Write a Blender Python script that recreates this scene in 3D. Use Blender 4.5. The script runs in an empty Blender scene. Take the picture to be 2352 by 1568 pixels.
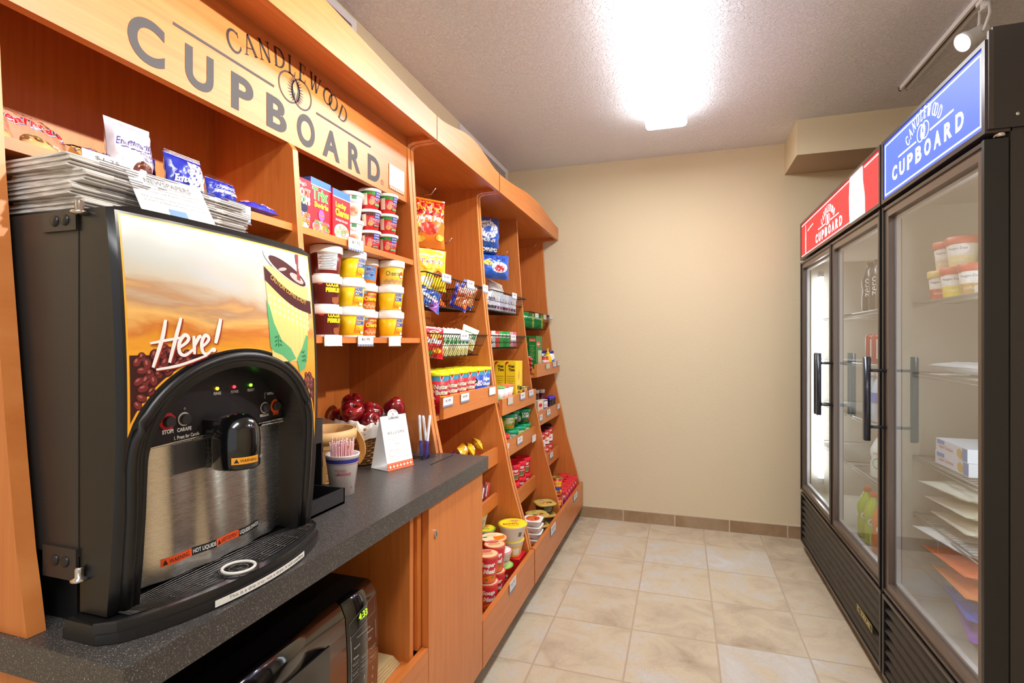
import bpy, bmesh, math, random
from mathutils import Vector, Matrix
PI = math.pi
random.seed(7)
scene = bpy.context.scene
COL = scene.collection
# ---------------------------------------------------------------- camera
FPX, VPX, VPY, CAMH = 1208.0, 1566.0, 786.7, 1.2
YAW = math.atan((VPX - 1176) / FPX)
cd = bpy.data.cameras.new('camera'); cam = bpy.data.objects.new('camera', cd); COL.objects.link(cam)
cd.sensor_fit = 'HORIZONTAL'; cd.sensor_width = 36.0; cd.lens = FPX / 2352 * 36.0
cd.shift_y = (VPY - 784) / 2352; cd.clip_start = 0.02; cd.clip_end = 60
cam.location = (0, 0, CAMH); cam.rotation_euler = (PI / 2, 0, YAW)
scene.camera = cam
# ---------------------------------------------------------------- world and exposure
w = bpy.data.worlds.new('world'); scene.world = w; w.use_nodes = True
w.node_tree.nodes['Background'].inputs[0].default_value = (0.96, 0.98, 1.0, 1)
w.node_tree.nodes['Background'].inputs[1].default_value = 0.46
vs = scene.view_settings
vs.view_transform = 'Standard'; vs.look = 'None'; vs.gamma = 1.0; vs.use_curve_mapping = False
vs.exposure = 0.78
E_FIX = 7.0       # strength of the fluorescent diffusers
E_AREA = 11.0     # watts thrown down by each fixture
E_SPOT = 75.0     # watts of a track spot
E_TUBE = 10.0      # cooler tubes
SI, CO = math.sin(YAW), math.cos(YAW)
def at(px, py, X):
    """where a point seen at px, py meets the vertical plane X (returns Y, Z)"""
    xc = (px - 1176) / FPX; t = X / (-SI + CO * xc)
    return t * (CO + SI * xc), CAMH + t * (VPY - py) / FPX
def yat(px, X): return at(px, 700, X)[0]
# ---------------------------------------------------------------- materials
MATS = {}
def lin(c):
    c = c / 255.0
    return c / 12.92 if c <= 0.04045 else ((c + 0.055) / 1.055) ** 2.4
def C(r, g, b): return (lin(r), lin(g), lin(b), 1)
def newmat(name):
    m = bpy.data.materials.new(name); m.use_nodes = True; MATS[name] = m
    nt = m.node_tree; return m, nt, nt.nodes['Principled BSDF'], nt.nodes, nt.links
def M(rgb, rough=0.5, metal=0.0, spec=0.5, emit=0.0, coat=0.0, mottle=0.0, alpha=1.0):
    key = 'm_%s_%s_%s_%s_%s_%s_%s_%s' % (rgb, rough, metal, spec, emit, coat, mottle, alpha)
    if key in MATS: return MATS[key]
    m, nt, p, N, L = newmat(key)
    p.inputs['Base Color'].default_value = C(*rgb)
    p.inputs['Roughness'].default_value = rough; p.inputs['Metallic'].default_value = metal
    p.inputs['Specular IOR Level'].default_value = spec
    if coat: p.inputs['Coat Weight'].default_value = coat; p.inputs['Coat Roughness'].default_value = 0.08
    if alpha < 1: p.inputs['Alpha'].default_value = alpha
    if emit:
        p.inputs['Emission Color'].default_value = C(*rgb); p.inputs['Emission Strength'].default_value = emit
    if mottle:
        t = N.new('ShaderNodeTexNoise'); t.inputs['Scale'].default_value = 60; t.inputs['Detail'].default_value = 3
        mx = N.new('ShaderNodeMix'); mx.data_type = 'RGBA'
        a = [max(0, x - mottle * 255) for x in rgb]; b = [min(255, x + mottle * 255) for x in rgb]
        mx.inputs[6].default_value = C(*a); mx.inputs[7].default_value = C(*b)
        L.new(t.outputs[0], mx.inputs[0]); L.new(mx.outputs[2], p.inputs['Base Color'])
    m.name = 'procedural'
    return m
def noise(N, L, vec, scale, detail=2, rough=0.5, dist=0.0):
    t = N.new('ShaderNodeTexNoise'); t.inputs['Scale'].default_value = scale
    t.inputs['Detail'].default_value = detail; t.inputs['Roughness'].default_value = rough
    t.inputs['Distortion'].default_value = dist
    if vec is not None: L.new(vec, t.inputs['Vector'])
    return t.outputs[0]
def ramp(N, L, fac, stops):
    r = N.new('ShaderNodeValToRGB'); e = r.color_ramp.elements
    e[0].position, e[0].color = stops[0]; e[1].position, e[1].color = stops[-1]
    for s in stops[1:-1]:
        n = e.new(s[0]); n.color = s[1]
    if fac is not None: L.new(fac, r.inputs[0])
    return r.outputs[0]
def mth(N, L, op, a, b=None, c=None):
    n = N.new('ShaderNodeMath'); n.operation = op
    for i, v in enumerate((a, b, c)):
        if v is None: continue
        if isinstance(v, (int, float)): n.inputs[i].default_value = v
        else: L.new(v, n.inputs[i])
    return n.outputs[0]
def mapping(N, L, scale, src='pos'):
    if src == 'pos': s = N.new('ShaderNodeNewGeometry').outputs['Position']
    else: s = N.new('ShaderNodeTexCoord').outputs['Object']
    mp = N.new('ShaderNodeMapping'); mp.inputs['Scale'].default_value = scale
    L.new(s, mp.inputs['Vector']); return mp.outputs[0]
def bump(N, L, p, h, strength, dist):
    b = N.new('ShaderNodeBump'); b.inputs['Strength'].default_value = strength; b.inputs['Distance'].default_value = dist
    L.new(h, b.inputs['Height']); L.new(b.outputs[0], p.inputs['Normal'])
def wood(name, scale, dark=(190, 104, 42), mid=(201, 115, 49), light=(209, 125, 57)):
    m, nt, p, N, L = newmat(name)
    g = noise(N, L, mapping(N, L, scale), 1.0, 6, 0.62, 0.6)
    g2 = noise(N, L, mapping(N, L, (3, 3, 3)), 1.0, 2, 0.5)
    f = mth(N, L, 'ADD', mth(N, L, 'MULTIPLY', g, 0.75), mth(N, L, 'MULTIPLY', g2, 0.25))
    c = ramp(N, L, f, [(0.34, C(*dark)), (0.5, C(*mid)), (0.66, C(*light))])
    L.new(c, p.inputs['Base Color'])
    p.inputs['Roughness'].default_value = 0.42; p.inputs['Specular IOR Level'].default_value = 0.4
    p.inputs['Coat Weight'].default_value = 0.55; p.inputs['Coat Roughness'].default_value = 0.36
    fine = noise(N, L, mapping(N, L, (900, 900, 900)), 1.0, 1)
    bump(N, L, p, fine, 0.08, 0.001)
    return m
WV = wood('cherry_veneer_upright', (90, 90, 4.5))
WH = wood('cherry_veneer_level', (90, 4.5, 90))
WE = wood('cherry_edge_band', (30, 3, 5), (196, 112, 50), (214, 130, 66), (226, 146, 84))
def wallmat(name, rgb, bs, bd):
    m, nt, p, N, L = newmat(name)
    p.inputs['Base Color'].default_value = C(*rgb); p.inputs['Roughness'].default_value = 0.85
    p.inputs['Specular IOR Level'].default_value = 0.2
    v = mapping(N, L, (1, 1, 1))
    h = noise(N, L, v, 85, 3, 0.5, 0.4)
    bump(N, L, p, ramp(N, L, h, [(0.42, (0, 0, 0, 1)), (0.6, (1, 1, 1, 1))]), bs, bd)
    return m
WALL = wallmat('orange_peel_beige_paint', (222, 206, 172), 0.2, 0.0015)
CEIL, _, p_, N_, L_ = newmat('knockdown_ceiling')
p_.inputs['Base Color'].default_value = C(236, 236, 240); p_.inputs['Roughness'].default_value = 0.9
p_.inputs['Specular IOR Level'].default_value = 0.15
h_ = noise(N_, L_, mapping(N_, L_, (1, 1, 1)), 70, 3, 0.5, 0.8)
bump(N_, L_, p_, ramp(N_, L_, h_, [(0.44, (0, 0, 0, 1)), (0.53, (1, 1, 1, 1))]), 0.7, 0.005)
SOFF = wallmat('darker_soffit_underside', (190, 165, 140), 0.1, 0.001)  # darker than the walls, used only on the soffit's bottom face
def tilemat(name, x0, sx, y0, sy, stops, grout, axis=1):
    m, nt, p, N, L = newmat(name)
    pos = N.new('ShaderNodeNewGeometry').outputs['Position']
    s = N.new('ShaderNodeSeparateXYZ'); L.new(pos, s.inputs[0])
    u = mth(N, L, 'DIVIDE', mth(N, L, 'SUBTRACT', s.outputs[0], x0), sx)
    v = mth(N, L, 'DIVIDE', mth(N, L, 'SUBTRACT', s.outputs[1], y0), sy)
    fu, fv = mth(N, L, 'FRACT', u), mth(N, L, 'FRACT', v)
    du = mth(N, L, 'MINIMUM', fu, mth(N, L, 'SUBTRACT', 1.0, fu)); dv = mth(N, L, 'MINIMUM', fv, mth(N, L, 'SUBTRACT', 1.0, fv))
    wob = mth(N, L, 'MULTIPLY', mth(N, L, 'SUBTRACT', noise(N, L, pos, 45, 2), 0.5), 0.006)
    d = mth(N, L, 'ADD', mth(N, L, 'MINIMUM', du, dv) if axis else du, wob)
    gm = N.new('ShaderNodeMapRange'); gm.interpolation_type = 'SMOOTHSTEP'
    gm.inputs[1].default_value = 0.007; gm.inputs[2].default_value = 0.014; L.new(d, gm.inputs[0])
    cb = N.new('ShaderNodeCombineXYZ'); L.new(mth(N, L, 'FLOOR', u), cb.inputs[0]); L.new(mth(N, L, 'FLOOR', v), cb.inputs[1])
    wn = N.new('ShaderNodeTexWhiteNoise'); wn.noise_dimensions = '3D'; L.new(cb.outputs[0], wn.inputs['Vector'])
    off = N.new('ShaderNodeVectorMath'); off.operation = 'MULTIPLY_ADD'
    L.new(wn.outputs['Color'], off.inputs[0]); off.inputs[1].default_value = (40, 40, 40); L.new(pos, off.inputs[2])
    n1 = noise(N, L, off.outputs[0], 5.5, 6, 0.6, 1.1); n2 = noise(N, L, off.outputs[0], 2.2, 2, 0.5, 0.4)
    f = mth(N, L, 'ADD', mth(N, L, 'ADD', mth(N, L, 'MULTIPLY', n1, 0.6), mth(N, L, 'MULTIPLY', n2, 0.4)),
            mth(N, L, 'MULTIPLY', mth(N, L, 'SUBTRACT', wn.outputs['Value'], 0.5), 0.09))
    c = ramp(N, L, f, stops)
    vein = ramp(N, L, noise(N, L, off.outputs[0], 9, 8, 0.65, 2.2), [(0.485, (1, 1, 1, 1)), (0.5, (0.84, 0.78, 0.7, 1)), (0.515, (1, 1, 1, 1))])
    mu = N.new('ShaderNodeMix'); mu.data_type = 'RGBA'; mu.blend_type = 'MULTIPLY'; mu.inputs[0].default_value = 0.7
    L.new(c, mu.inputs[6]); L.new(vein, mu.inputs[7])
    mx = N.new('ShaderNodeMix'); mx.data_type = 'RGBA'; mx.inputs[6].default_value = grout
    L.new(gm.outputs[0], mx.inputs[0]); L.new(mu.outputs[2], mx.inputs[7]); L.new(mx.outputs[2], p.inputs['Base Color'])
    p.inputs['Roughness'].default_value = 0.42; p.inputs['Specular IOR Level'].default_value = 0.35
    hh = mth(N, L, 'ADD', mth(N, L, 'MULTIPLY', gm.outputs[0], 0.8), mth(N, L, 'MULTIPLY', n1, 0.5))
    bump(N, L, p, hh, 0.25, 0.003)
    return m
FLOOR = tilemat('beige_stone_floor_tile', -0.5304, 0.3312, 3.6793, 0.3571,
    [(0.3, C(168, 148, 124)), (0.42, C(196, 180, 156)), (0.5, C(208, 192, 164)), (0.58, C(204, 196, 184)), (0.7, C(210, 208, 204))], C(186, 166, 142))
BASET = tilemat('brown_stone_baseboard_tile', -0.375, 0.3315, 0.0, 9.0,
    [(0.3, C(140, 110, 80)), (0.5, C(164, 136, 104)), (0.7, C(178, 156, 128))], C(202, 186, 166), axis=0)
def speckle(name, a, b, rough=0.35):
    m, nt, p, N, L = newmat(name)
    n = noise(N, L, mapping(N, L, (1, 1, 1)), 620, 2, 0.6)
    L.new(ramp(N, L, n, [(0.42, C(*a)), (0.6, C(*a)), (0.72, C(*b))]), p.inputs['Base Color'])
    p.inputs['Roughness'].default_value = rough; bump(N, L, p, n, 0.15, 0.0008); return m
COUNTER = speckle('speckled_charcoal_laminate', (66, 62, 60), (186, 182, 174), 0.34)
DARKSPK = speckle('speckled_black_plastic', (40, 38, 42), (86, 84, 88), 0.45)
def steelmat():
    m, nt, p, N, L = newmat('brushed_steel')
    p.inputs['Metallic'].default_value = 1.0; p.inputs['Base Color'].default_value = C(236, 232, 226)
    n = noise(N, L, mapping(N, L, (4, 4, 900)), 1.0, 2)
    L.new(mth(N, L, 'MULTIPLY_ADD', n, 0.14, 0.2), p.inputs['Roughness'])
    bump(N, L, p, n, 0.006, 0.0002); return m
STEEL = steelmat()
def glassmat(name, ior, tint=(1, 1, 1, 1), minr=0.0):
    m = bpy.data.materials.new(name); m.use_nodes = True; nt = m.node_tree; N, L = nt.nodes, nt.links
    N.remove(N['Principled BSDF']); out = N['Material Output']
    t = N.new('ShaderNodeBsdfTransparent'); t.inputs[0].default_value = tint
    g = N.new('ShaderNodeBsdfGlossy'); g.inputs['Roughness'].default_value = 0.0
    fr = N.new('ShaderNodeFresnel'); fr.inputs[0].default_value = ior
    gb = N.new('ShaderNodeNewGeometry').outputs['Backfacing']
    mx = N.new('ShaderNodeMixShader'); L.new(mth(N, L, 'MULTIPLY', mth(N, L, 'MAXIMUM', fr.outputs[0], minr), mth(N, L, 'SUBTRACT', 1.0, gb)), mx.inputs[0])
    L.new(t.outputs[0], mx.inputs[1]); L.new(g.outputs[0], mx.inputs[2]); L.new(mx.outputs[0], out.inputs[0]); return m
GLASS = glassmat('door_glass', 3.6, (0.9, 0.93, 0.95, 1))
CLEAR = glassmat('clear_acrylic', 1.45, (0.95, 0.95, 0.97, 1))
FILM = glassmat('clear_wrapper_film', 1.6, (0.97, 0.97, 0.97, 1))
def fabricate(name, rgb, sc, st, rough=0.7):
    m, nt, p, N, L = newmat(name); p.inputs['Base Color'].default_value = C(*rgb); p.inputs['Roughness'].default_value = rough
    n = noise(N, L, mapping(N, L, (1, 1, 1), 'obj'), sc, 3); bump(N, L, p, n, st, 0.003); return m
CLOTH = fabricate('white_liner_cloth', (236, 230, 222), 40, 0.5, 0.9)
NEWS, _, p_, N_, L_ = newmat('newsprint')
p_.inputs['Roughness'].default_value = 0.85
L_.new(ramp(N_, L_, noise(N_, L_, mapping(N_, L_, (30, 5, 420)), 1.0, 2), [(0.35, C(168, 158, 148)), (0.55, C(206, 198, 190)), (0.7, C(224, 218, 212))]), p_.inputs['Base Color'])
KRAFT = fabricate('kraft_paper', (196, 168, 120), 12, 0.35)
APPLE, _, p_, N_, L_ = newmat('red_apple_skin')
L_.new(ramp(N_, L_, noise(N_, L_, mapping(N_, L_, (60, 60, 9), 'obj'), 1.0, 4), [(0.32, C(74, 6, 14)), (0.55, C(128, 14, 24)), (0.74, C(178, 52, 40))]), p_.inputs['Base Color'])
p_.inputs['Roughness'].default_value = 0.18; p_.inputs['Coat Weight'].default_value = 0.4
BLACK = M((24, 22, 22), 0.4); BLACKG = M((10, 9, 10), 0.1, spec=0.6, coat=0.5); COOLER = M((44, 38, 36), 0.38, mottle=0.01)
WHITE = M((230, 229, 227), 0.5); PAPER = M((224, 223, 222), 0.7); WIRE = M((30, 24, 22), 0.35, 0.3)
CHROME = M((205, 200, 195), 0.15, 1.0); WICK = M((164, 116, 62), 0.6, mottle=0.08); SPLINT = M((216, 168, 104), 0.6, mottle=0.04)
# ---------------------------------------------------------------- objects
def tag_(o, label=None, cat=None, group=None, kind=None):
    if label: o['label'] = label
    if cat: o['category'] = cat
    if group: o['group'] = group
    if kind: o['kind'] = kind
    return o
def thing(name, label, cat, loc=(0, 0, 0), rot=(0, 0, 0), group=None):
    o = bpy.data.objects.new(name, None); o.empty_display_size = 0.03; COL.objects.link(o)
    o.location = loc; o.rotation_euler = rot if isinstance(rot, tuple) else (0, 0, rot)
    return tag_(o, label, cat, group)
class A:
    """collects shapes into one mesh with material slots"""
    def __init__(s): s.bm = bmesh.new(); s.mats = []; s.cur = 0
    def m(s, mat):
        if mat not in s.mats: s.mats.append(mat)
        s.cur = s.mats.index(mat); return s
    def face(s, vs, smooth=False):
        try: f = s.bm.faces.new(vs)
        except ValueError: return None
        f.material_index = s.cur; f.smooth = smooth; return f
    def box(s, x0, y0, z0, x1, y1, z1):
        v = [s.bm.verts.new((x, y, z)) for x in (x0, x1) for y in (y0, y1) for z in (z0, z1)]
        for q in ((0, 1, 3, 2), (4, 6, 7, 5), (0, 4, 5, 1), (2, 3, 7, 6), (0, 2, 6, 4), (1, 5, 7, 3)): s.face([v[i] for i in q])
        return s
    def prism(s, pts, axis, a, b, smooth=False):
        """pts: outline in the two remaining axes (cyclic order), extruded along axis from a to b"""
        def mk(p, t): return (t, p[0], p[1]) if axis == 0 else (p[0], t, p[1]) if axis == 1 else (p[0], p[1], t)
        va = [s.bm.verts.new(mk(p, a)) for p in pts]; vb = [s.bm.verts.new(mk(p, b)) for p in pts]
        s.face(va[::-1]); s.face(vb); n = len(pts)
        for i in range(n): s.face([va[i], va[(i + 1) % n], vb[(i + 1) % n], vb[i]], smooth)
        return s
    def lathe(s, prof, c=(0, 0, 0), n=28, sx=1.0, sy=1.0, cap0=True, cap1=True, smooth=True, sq=0.0):
        rings = []
        for r, z in prof:
            ring = []
            for i in range(n):
                a = 2 * PI * i / n; k = 1.0
                if sq: k = 1.0 / ((abs(math.cos(a)) ** sq + abs(math.sin(a)) ** sq) ** (1.0 / sq))
                ring.append(s.bm.verts.new((c[0] + r * k * sx * math.cos(a), c[1] + r * k * sy * math.sin(a), c[2] + z)))
            rings.append(ring)
        for k in range(len(rings) - 1):
            for i in range(n): s.face([rings[k][i], rings[k][(i + 1) % n], rings[k + 1][(i + 1) % n], rings[k + 1][i]], smooth)
        if cap0: s.face(rings[0][::-1])
        if cap1: s.face(rings[-1])
        return s
    def tube(s, pts, r, n=6, closed=False, cap=True):
        P = [Vector(p) for p in pts]; rings = []; N = len(P)
        for i, p in enumerate(P):
            if closed: d = P[(i + 1) % N] - P[i - 1]
            else: d = P[min(i + 1, N - 1)] - P[max(i - 1, 0)]
            if d.length < 1e-9: d = Vector((0, 0, 1))
            d.normalize(); up = Vector((0, 0, 1)) if abs(d.z) < 0.9 else Vector((1, 0, 0))
            a = d.cross(up).normalized(); b = a.cross(d)
            rr = r[i] if isinstance(r, (list, tuple)) else r
            rings.append([s.bm.verts.new(p + (a * math.cos(2 * PI * k / n) + b * math.sin(2 * PI * k / n)) * rr) for k in range(n)])
        for i in range(N if closed else N - 1):
            R0, R1 = rings[i], rings[(i + 1) % N]
            for k in range(n): s.face([R0[k], R1[k], R1[(k + 1) % n], R0[(k + 1) % n]], True)
        if cap and not closed: s.face(rings[0]); s.face(rings[-1][::-1])
        return s
    def grid(s, fn, nu, nv, smooth=True, flip=False):
        V = [[s.bm.verts.new(fn(i / nu, j / nv)) for j in range(nv + 1)] for i in range(nu + 1)]
        for i in range(nu):
            for j in range(nv):
                q = [V[i][j], V[i + 1][j], V[i + 1][j + 1], V[i][j + 1]]
                s.face(q[::-1] if flip else q, smooth)
        return s
    def ball(s, c, r, sx=1, sy=1, sz=1, n=14):
        return s.lathe([(max(1e-4, r * math.sin(PI * i / 10)), -r * sz * math.cos(PI * i / 10)) for i in range(11)], c, n, sx, sy)
    def bev(s, w=0.002, seg=2):
        es = [e for e in s.bm.edges if len(e.link_faces) == 2 and e.calc_face_angle(0) > 0.6]
        if es: bmesh.ops.bevel(s.bm, geom=es, offset=w, segments=seg, affect='EDGES', profile=0.5)
        return s
def obj(name, acc, parent=None, world=False, **kw):
    me = bpy.data.meshes.new(name); bmesh.ops.recalc_face_normals(acc.bm, faces=acc.bm.faces) if not kw.get('keep') else None
    acc.bm.to_mesh(me); acc.bm.free()
    for m in acc.mats: me.materials.append(m)
    o = bpy.data.objects.new(name, me); COL.objects.link(o)
    if parent:
        o.parent = parent
        if world:
            q = parent; off = Vector(q.location)
            while q.parent: q = q.parent; off += Vector(q.location)
            o.location = -off
    for k in ('label', 'kind'):
        if kw.get(k): o[k] = kw[k]
    return o
def solid(name, label, cat, acc, loc=(0, 0, 0), rot=(0, 0, 0), group=None):
    o = obj(name, acc); o.location = loc; o.rotation_euler = rot if isinstance(rot, tuple) else (0, 0, rot)
    return tag_(o, label, cat, group)
def dup(root, loc, rot=None, label=None, group=None):
    def cp(o, par):
        c = o.copy(); COL.objects.link(c); c.parent = par
        for ch in [x for x in CH.get(o.name, [])]: cp(ch, c)
        return c
    CH = {}
    for x in scene.objects:
        if x.parent: CH.setdefault(x.parent.name, []).append(x)
    r = cp(root, None); r.location = loc
    if rot is not None: r.rotation_euler = rot if isinstance(rot, tuple) else (0, 0, rot)
    if label: r['label'] = label
    if group: r['group'] = group
    return r
# ---------------------------------------------------------------- printing: text and flat shapes laid on a surface
GL = {}
def glyphs(txt, bold=0.0, res=3):
    k = (txt, bold, res)
    if k not in GL:
        cu = bpy.data.curves.new('t', 'FONT'); cu.body = txt; cu.size = 1.0; cu.offset = bold; cu.resolution_u = res; cu.align_x = 'LEFT'
        o = bpy.data.objects.new('t', cu); me = bpy.data.meshes.new_from_object(o)
        V = [(v.co.x, v.co.y) for v in me.vertices]; F = [tuple(p.vertices) for p in me.polygons]
        bpy.data.meshes.remove(me); bpy.data.objects.remove(o); bpy.data.curves.remove(cu)
        xs = [v[0] for v in V] or [0]; ys = [v[1] for v in V] or [0]
        GL[k] = (V, F, min(xs), max(xs), min(ys), max(ys))
    return GL[k]
def T(txt, cx, cy, w=None, h=None, rot=0.0, shear=0.0, bold=0.0, arch=None, res=3):
    """text fitted to width w and or height h, centred at cx, cy"""
    V, F, x0, x1, y0, y1 = glyphs(txt, bold, res)
    sw = w / (x1 - x0) if w else None; sh = h / (y1 - y0) if h else None
    sw = sw or sh; sh = sh or sw; mx, my = (x0 + x1) / 2, (y0 + y1) / 2; c, s_ = math.cos(rot), math.sin(rot); out = []
    for x, y in V:
        a, b = (x - mx) * sw, (y - my) * sh; a += shear * b
        if arch: b += arch * (1 - (2 * a / (w or 1)) ** 2)
        out.append((cx + a * c - b * s_, cy + a * s_ + b * c))
    return ('mesh', out, F)
def POLY(pts): return ('poly', pts)
def REC(x0, y0, x1, y1): return ('poly', [(x0, y0), (x1, y0), (x1, y1), (x0, y1)])
def ELL(cx, cy, rx, ry, rot=0.0, n=20):
    c, s_ = math.cos(rot), math.sin(rot)
    return ('poly', [(cx + rx * math.cos(2 * PI * i / n) * c - ry * math.sin(2 * PI * i / n) * s_,
                      cy + rx * math.cos(2 * PI * i / n) * s_ + ry * math.sin(2 * PI * i / n) * c) for i in range(n)])
def RIB(pts, wd, closed=False):
    """ribbon along pts; wd one width or a list"""
    n = len(pts); L_, R_ = [], []
    for i, p in enumerate(pts):
        a = pts[(i + 1) % n] if (closed or i < n - 1) else p; b = pts[i - 1] if (closed or i > 0) else p
        dx, dy = a[0] - b[0], a[1] - b[1]; d = math.hypot(dx, dy) or 1; ww = (wd[i] if isinstance(wd, (list, tuple)) else wd) / 2
        L_.append((p[0] - dy / d * ww, p[1] + dx / d * ww)); R_.append((p[0] + dy / d * ww, p[1] - dx / d * ww))
    V = L_ + R_; F = [(i, (i + 1) % n, n + (i + 1) % n, n + i) for i in range(n if closed else n - 1)]
    return ('mesh', V, F)
def spaced(txt, cx, cy, w_, h, lw, bold=.03):
    n = len(txt); return [T(ch, cx - w_ / 2 + lw / 2 + (w_ - lw) * i / (n - 1), cy, lw, h, bold=bold) for i, ch in enumerate(txt)]
def RING(cx, cy, rx, ry, wd, n=28, rot=0):
    return RIB([(cx + rx * math.cos(2 * PI * i / n), cy + ry * math.sin(2 * PI * i / n)) for i in range(n)], wd, True)
def XF(sh, sx, sy, dx, dy):
    if sh[0] == 'poly': return ('poly', [(x * sx + dx, y * sy + dy) for x, y in sh[1]])
    return ('mesh', [(x * sx + dx, y * sy + dy) for x, y in sh[1]], sh[2])
def ink(name, layers, mapper, parent, step=None, vstep=None, eps=0.0002, world=False):
    """layers: (material, [shapes]) drawn in order, each a hair above the last; mapper(u, v, h) -> point"""
    bm = bmesh.new(); mats = []
    for k, (mat, shapes) in enumerate(layers):
        if mat not in mats: mats.append(mat)
        mi = mats.index(mat); h = eps * (k + 1)
        for sh in shapes:
            if sh[0] == 'poly':
                vs_ = [bm.verts.new((x, y, h)) for x, y in sh[1]]; fl = [tuple(range(len(vs_)))]
            else:
                vs_ = [bm.verts.new((x, y, h)) for x, y in sh[1]]; fl = sh[2]
            for f in fl:
                try: ff = bm.faces.new([vs_[i] for i in f]); ff.material_index = mi
                except ValueError: pass
    bmesh.ops.triangulate(bm, faces=[f for f in bm.faces if len(f.verts) > 4])
    for st, ax in ((step, 0), (vstep, 1)):
        if not st: continue
        lo = min(v.co[ax] for v in bm.verts); hi = max(v.co[ax] for v in bm.verts); t = (math.floor(lo / st) + 1) * st
        no = (1, 0, 0) if ax == 0 else (0, 1, 0)
        while t < hi:
            co = (t, 0, 0) if ax == 0 else (0, t, 0)
            bmesh.ops.bisect_plane(bm, geom=bm.verts[:] + bm.edges[:] + bm.faces[:], plane_co=co, plane_no=no); t += st
    for f in bm.faces:
        if f.normal.z < 0: f.normal_flip()
    for v in bm.verts: v.co = mapper(v.co.x, v.co.y, v.co.z)
    bm.normal_update()
    me = bpy.data.meshes.new(name); bm.to_mesh(me); bm.free()
    for m in mats: me.materials.append(m)
    o = bpy.data.objects.new(name, me); COL.objects.link(o)
    if parent:
        o.parent = parent
        if world:
            q = parent; off = Vector(q.location)
            while q.parent: q = q.parent; off += Vector(q.location)
            o.location = -off
    return o
def flat(O, u, v):
    O, u, v = Vector(O), Vector(u), Vector(v); n = u.cross(v)
    return lambda a, b, h: O + u * a + v * b + n * h
def RX(X): return flat((X, 0, 0), (0, 1, 0), (0, 0, 1))      # faces +X: u = world Y, v = world Z
def LX(X): return flat((X, 0, 0), (0, -1, 0), (0, 0, 1))     # faces -X: u = -Y
def cyl(r0, r1, z0, z1, a0=0.0, sq=0.0):
    def f(u, v, h):
        t = (v - z0) / (z1 - z0); r = r0 + (r1 - r0) * t; a = a0 + u / ((r0 + r1) / 2); k = 1
        if sq: k = 1.0 / ((abs(math.cos(a)) ** sq + abs(math.sin(a)) ** sq) ** (1.0 / sq))
        return Vector(((r * k + h) * math.cos(a), (r * k + h) * math.sin(a), v))
    return f
# serif capitals drawn as ribbons (height 1); returns shapes and advance width
def arcp(cx, cy, rx, ry, a0, a1, n=14): return [(cx + rx * math.cos(math.radians(a0 + (a1 - a0) * i / n)), cy + ry * math.sin(math.radians(a0 + (a1 - a0) * i / n))) for i in range(n + 1)]
def wid(n, lo, hi, ph=0): return [lo + (hi - lo) * math.sin(PI * i / n) for i in range(n + 1)]
def bar(x0, y0, x1, y1, w_): return RIB([(x0, y0), (x1, y1)], w_)
TH, TK, SF = 0.065, 0.15, 0.045
def serif(ch):
    S = lambda x, y, l=0.14: RIB([(x - l, y), (x + l, y)], SF)
    if ch == 'C': return [RIB(arcp(0.47, 0.5, 0.43, 0.5, 40, 325, 20), [TH + (TK - TH) * max(0, math.sin(PI * i / 20)) for i in range(21)]), bar(0.8, 0.66, 0.83, 0.93, SF), bar(0.8, 0.1, 0.86, 0.3, SF)], 0.9
    if ch == 'A': return [bar(0.08, 0, 0.42, 1, TH), bar(0.42, 1, 0.8, 0, TK), bar(0.2, 0.34, 0.64, 0.34, SF), S(0.08, 0.01), S(0.8, 0.01)], 0.9
    if ch == 'N': return [bar(0.14, 0, 0.14, 1, TH), bar(0.12, 1, 0.76, 0, TK), bar(0.76, 0, 0.76, 1, TH), S(0.14, 0.01), S(0.08, 0.99, 0.1), S(0.76, 0.99)], 0.94
    if ch == 'D': return [bar(0.16, 0, 0.16, 1, TK), RIB([(0.04, 0.985), (0.35, 0.985)] + arcp(0.35, 0.5, 0.47, 0.485, 90, -90, 14) + [(0.04, 0.015)], [SF, SF] + [TH + (TK - TH) * math.sin(PI * i / 14) for i in range(15)] + [SF])], 0.92
    if ch == 'L': return [bar(0.18, 0, 0.18, 1, TK), S(0.18, 0.99), bar(0.04, 0.015, 0.62, 0.015, SF), bar(0.6, 0, 0.66, 0.26, SF)], 0.74
    if ch == 'E': return [bar(0.18, 0, 0.18, 1, TK), bar(0.04, 0.985, 0.6, 0.985, SF), bar(0.59, 1, 0.6, 0.78, SF), bar(0.18, 0.52, 0.48, 0.52, SF), bar(0.48, 0.42, 0.48, 0.62, SF), bar(0.04, 0.015, 0.62, 0.015, SF), bar(0.6, 0, 0.66, 0.24, SF)], 0.76
    if ch == 'W': return [bar(0.1, 1, 0.36, 0, TK), bar(0.36, 0, 0.62, 1, TH), bar(0.5, 1, 0.76, 0, TK), bar(0.76, 0, 1.04, 1, TH), S(0.1, 0.99), S(0.56, 0.99, 0.1), S(1.04, 0.99, 0.12)], 1.18
    if ch == 'O': return [RIB(arcp(0.47, 0.5, 0.42, 0.48, 90, 435, 24)[:-1] + [(0.47, 0.98)], [TH + (TK - TH) * abs(math.sin(PI * i / 12)) for i in range(25)])], 0.94
    return [], 0.4
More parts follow.
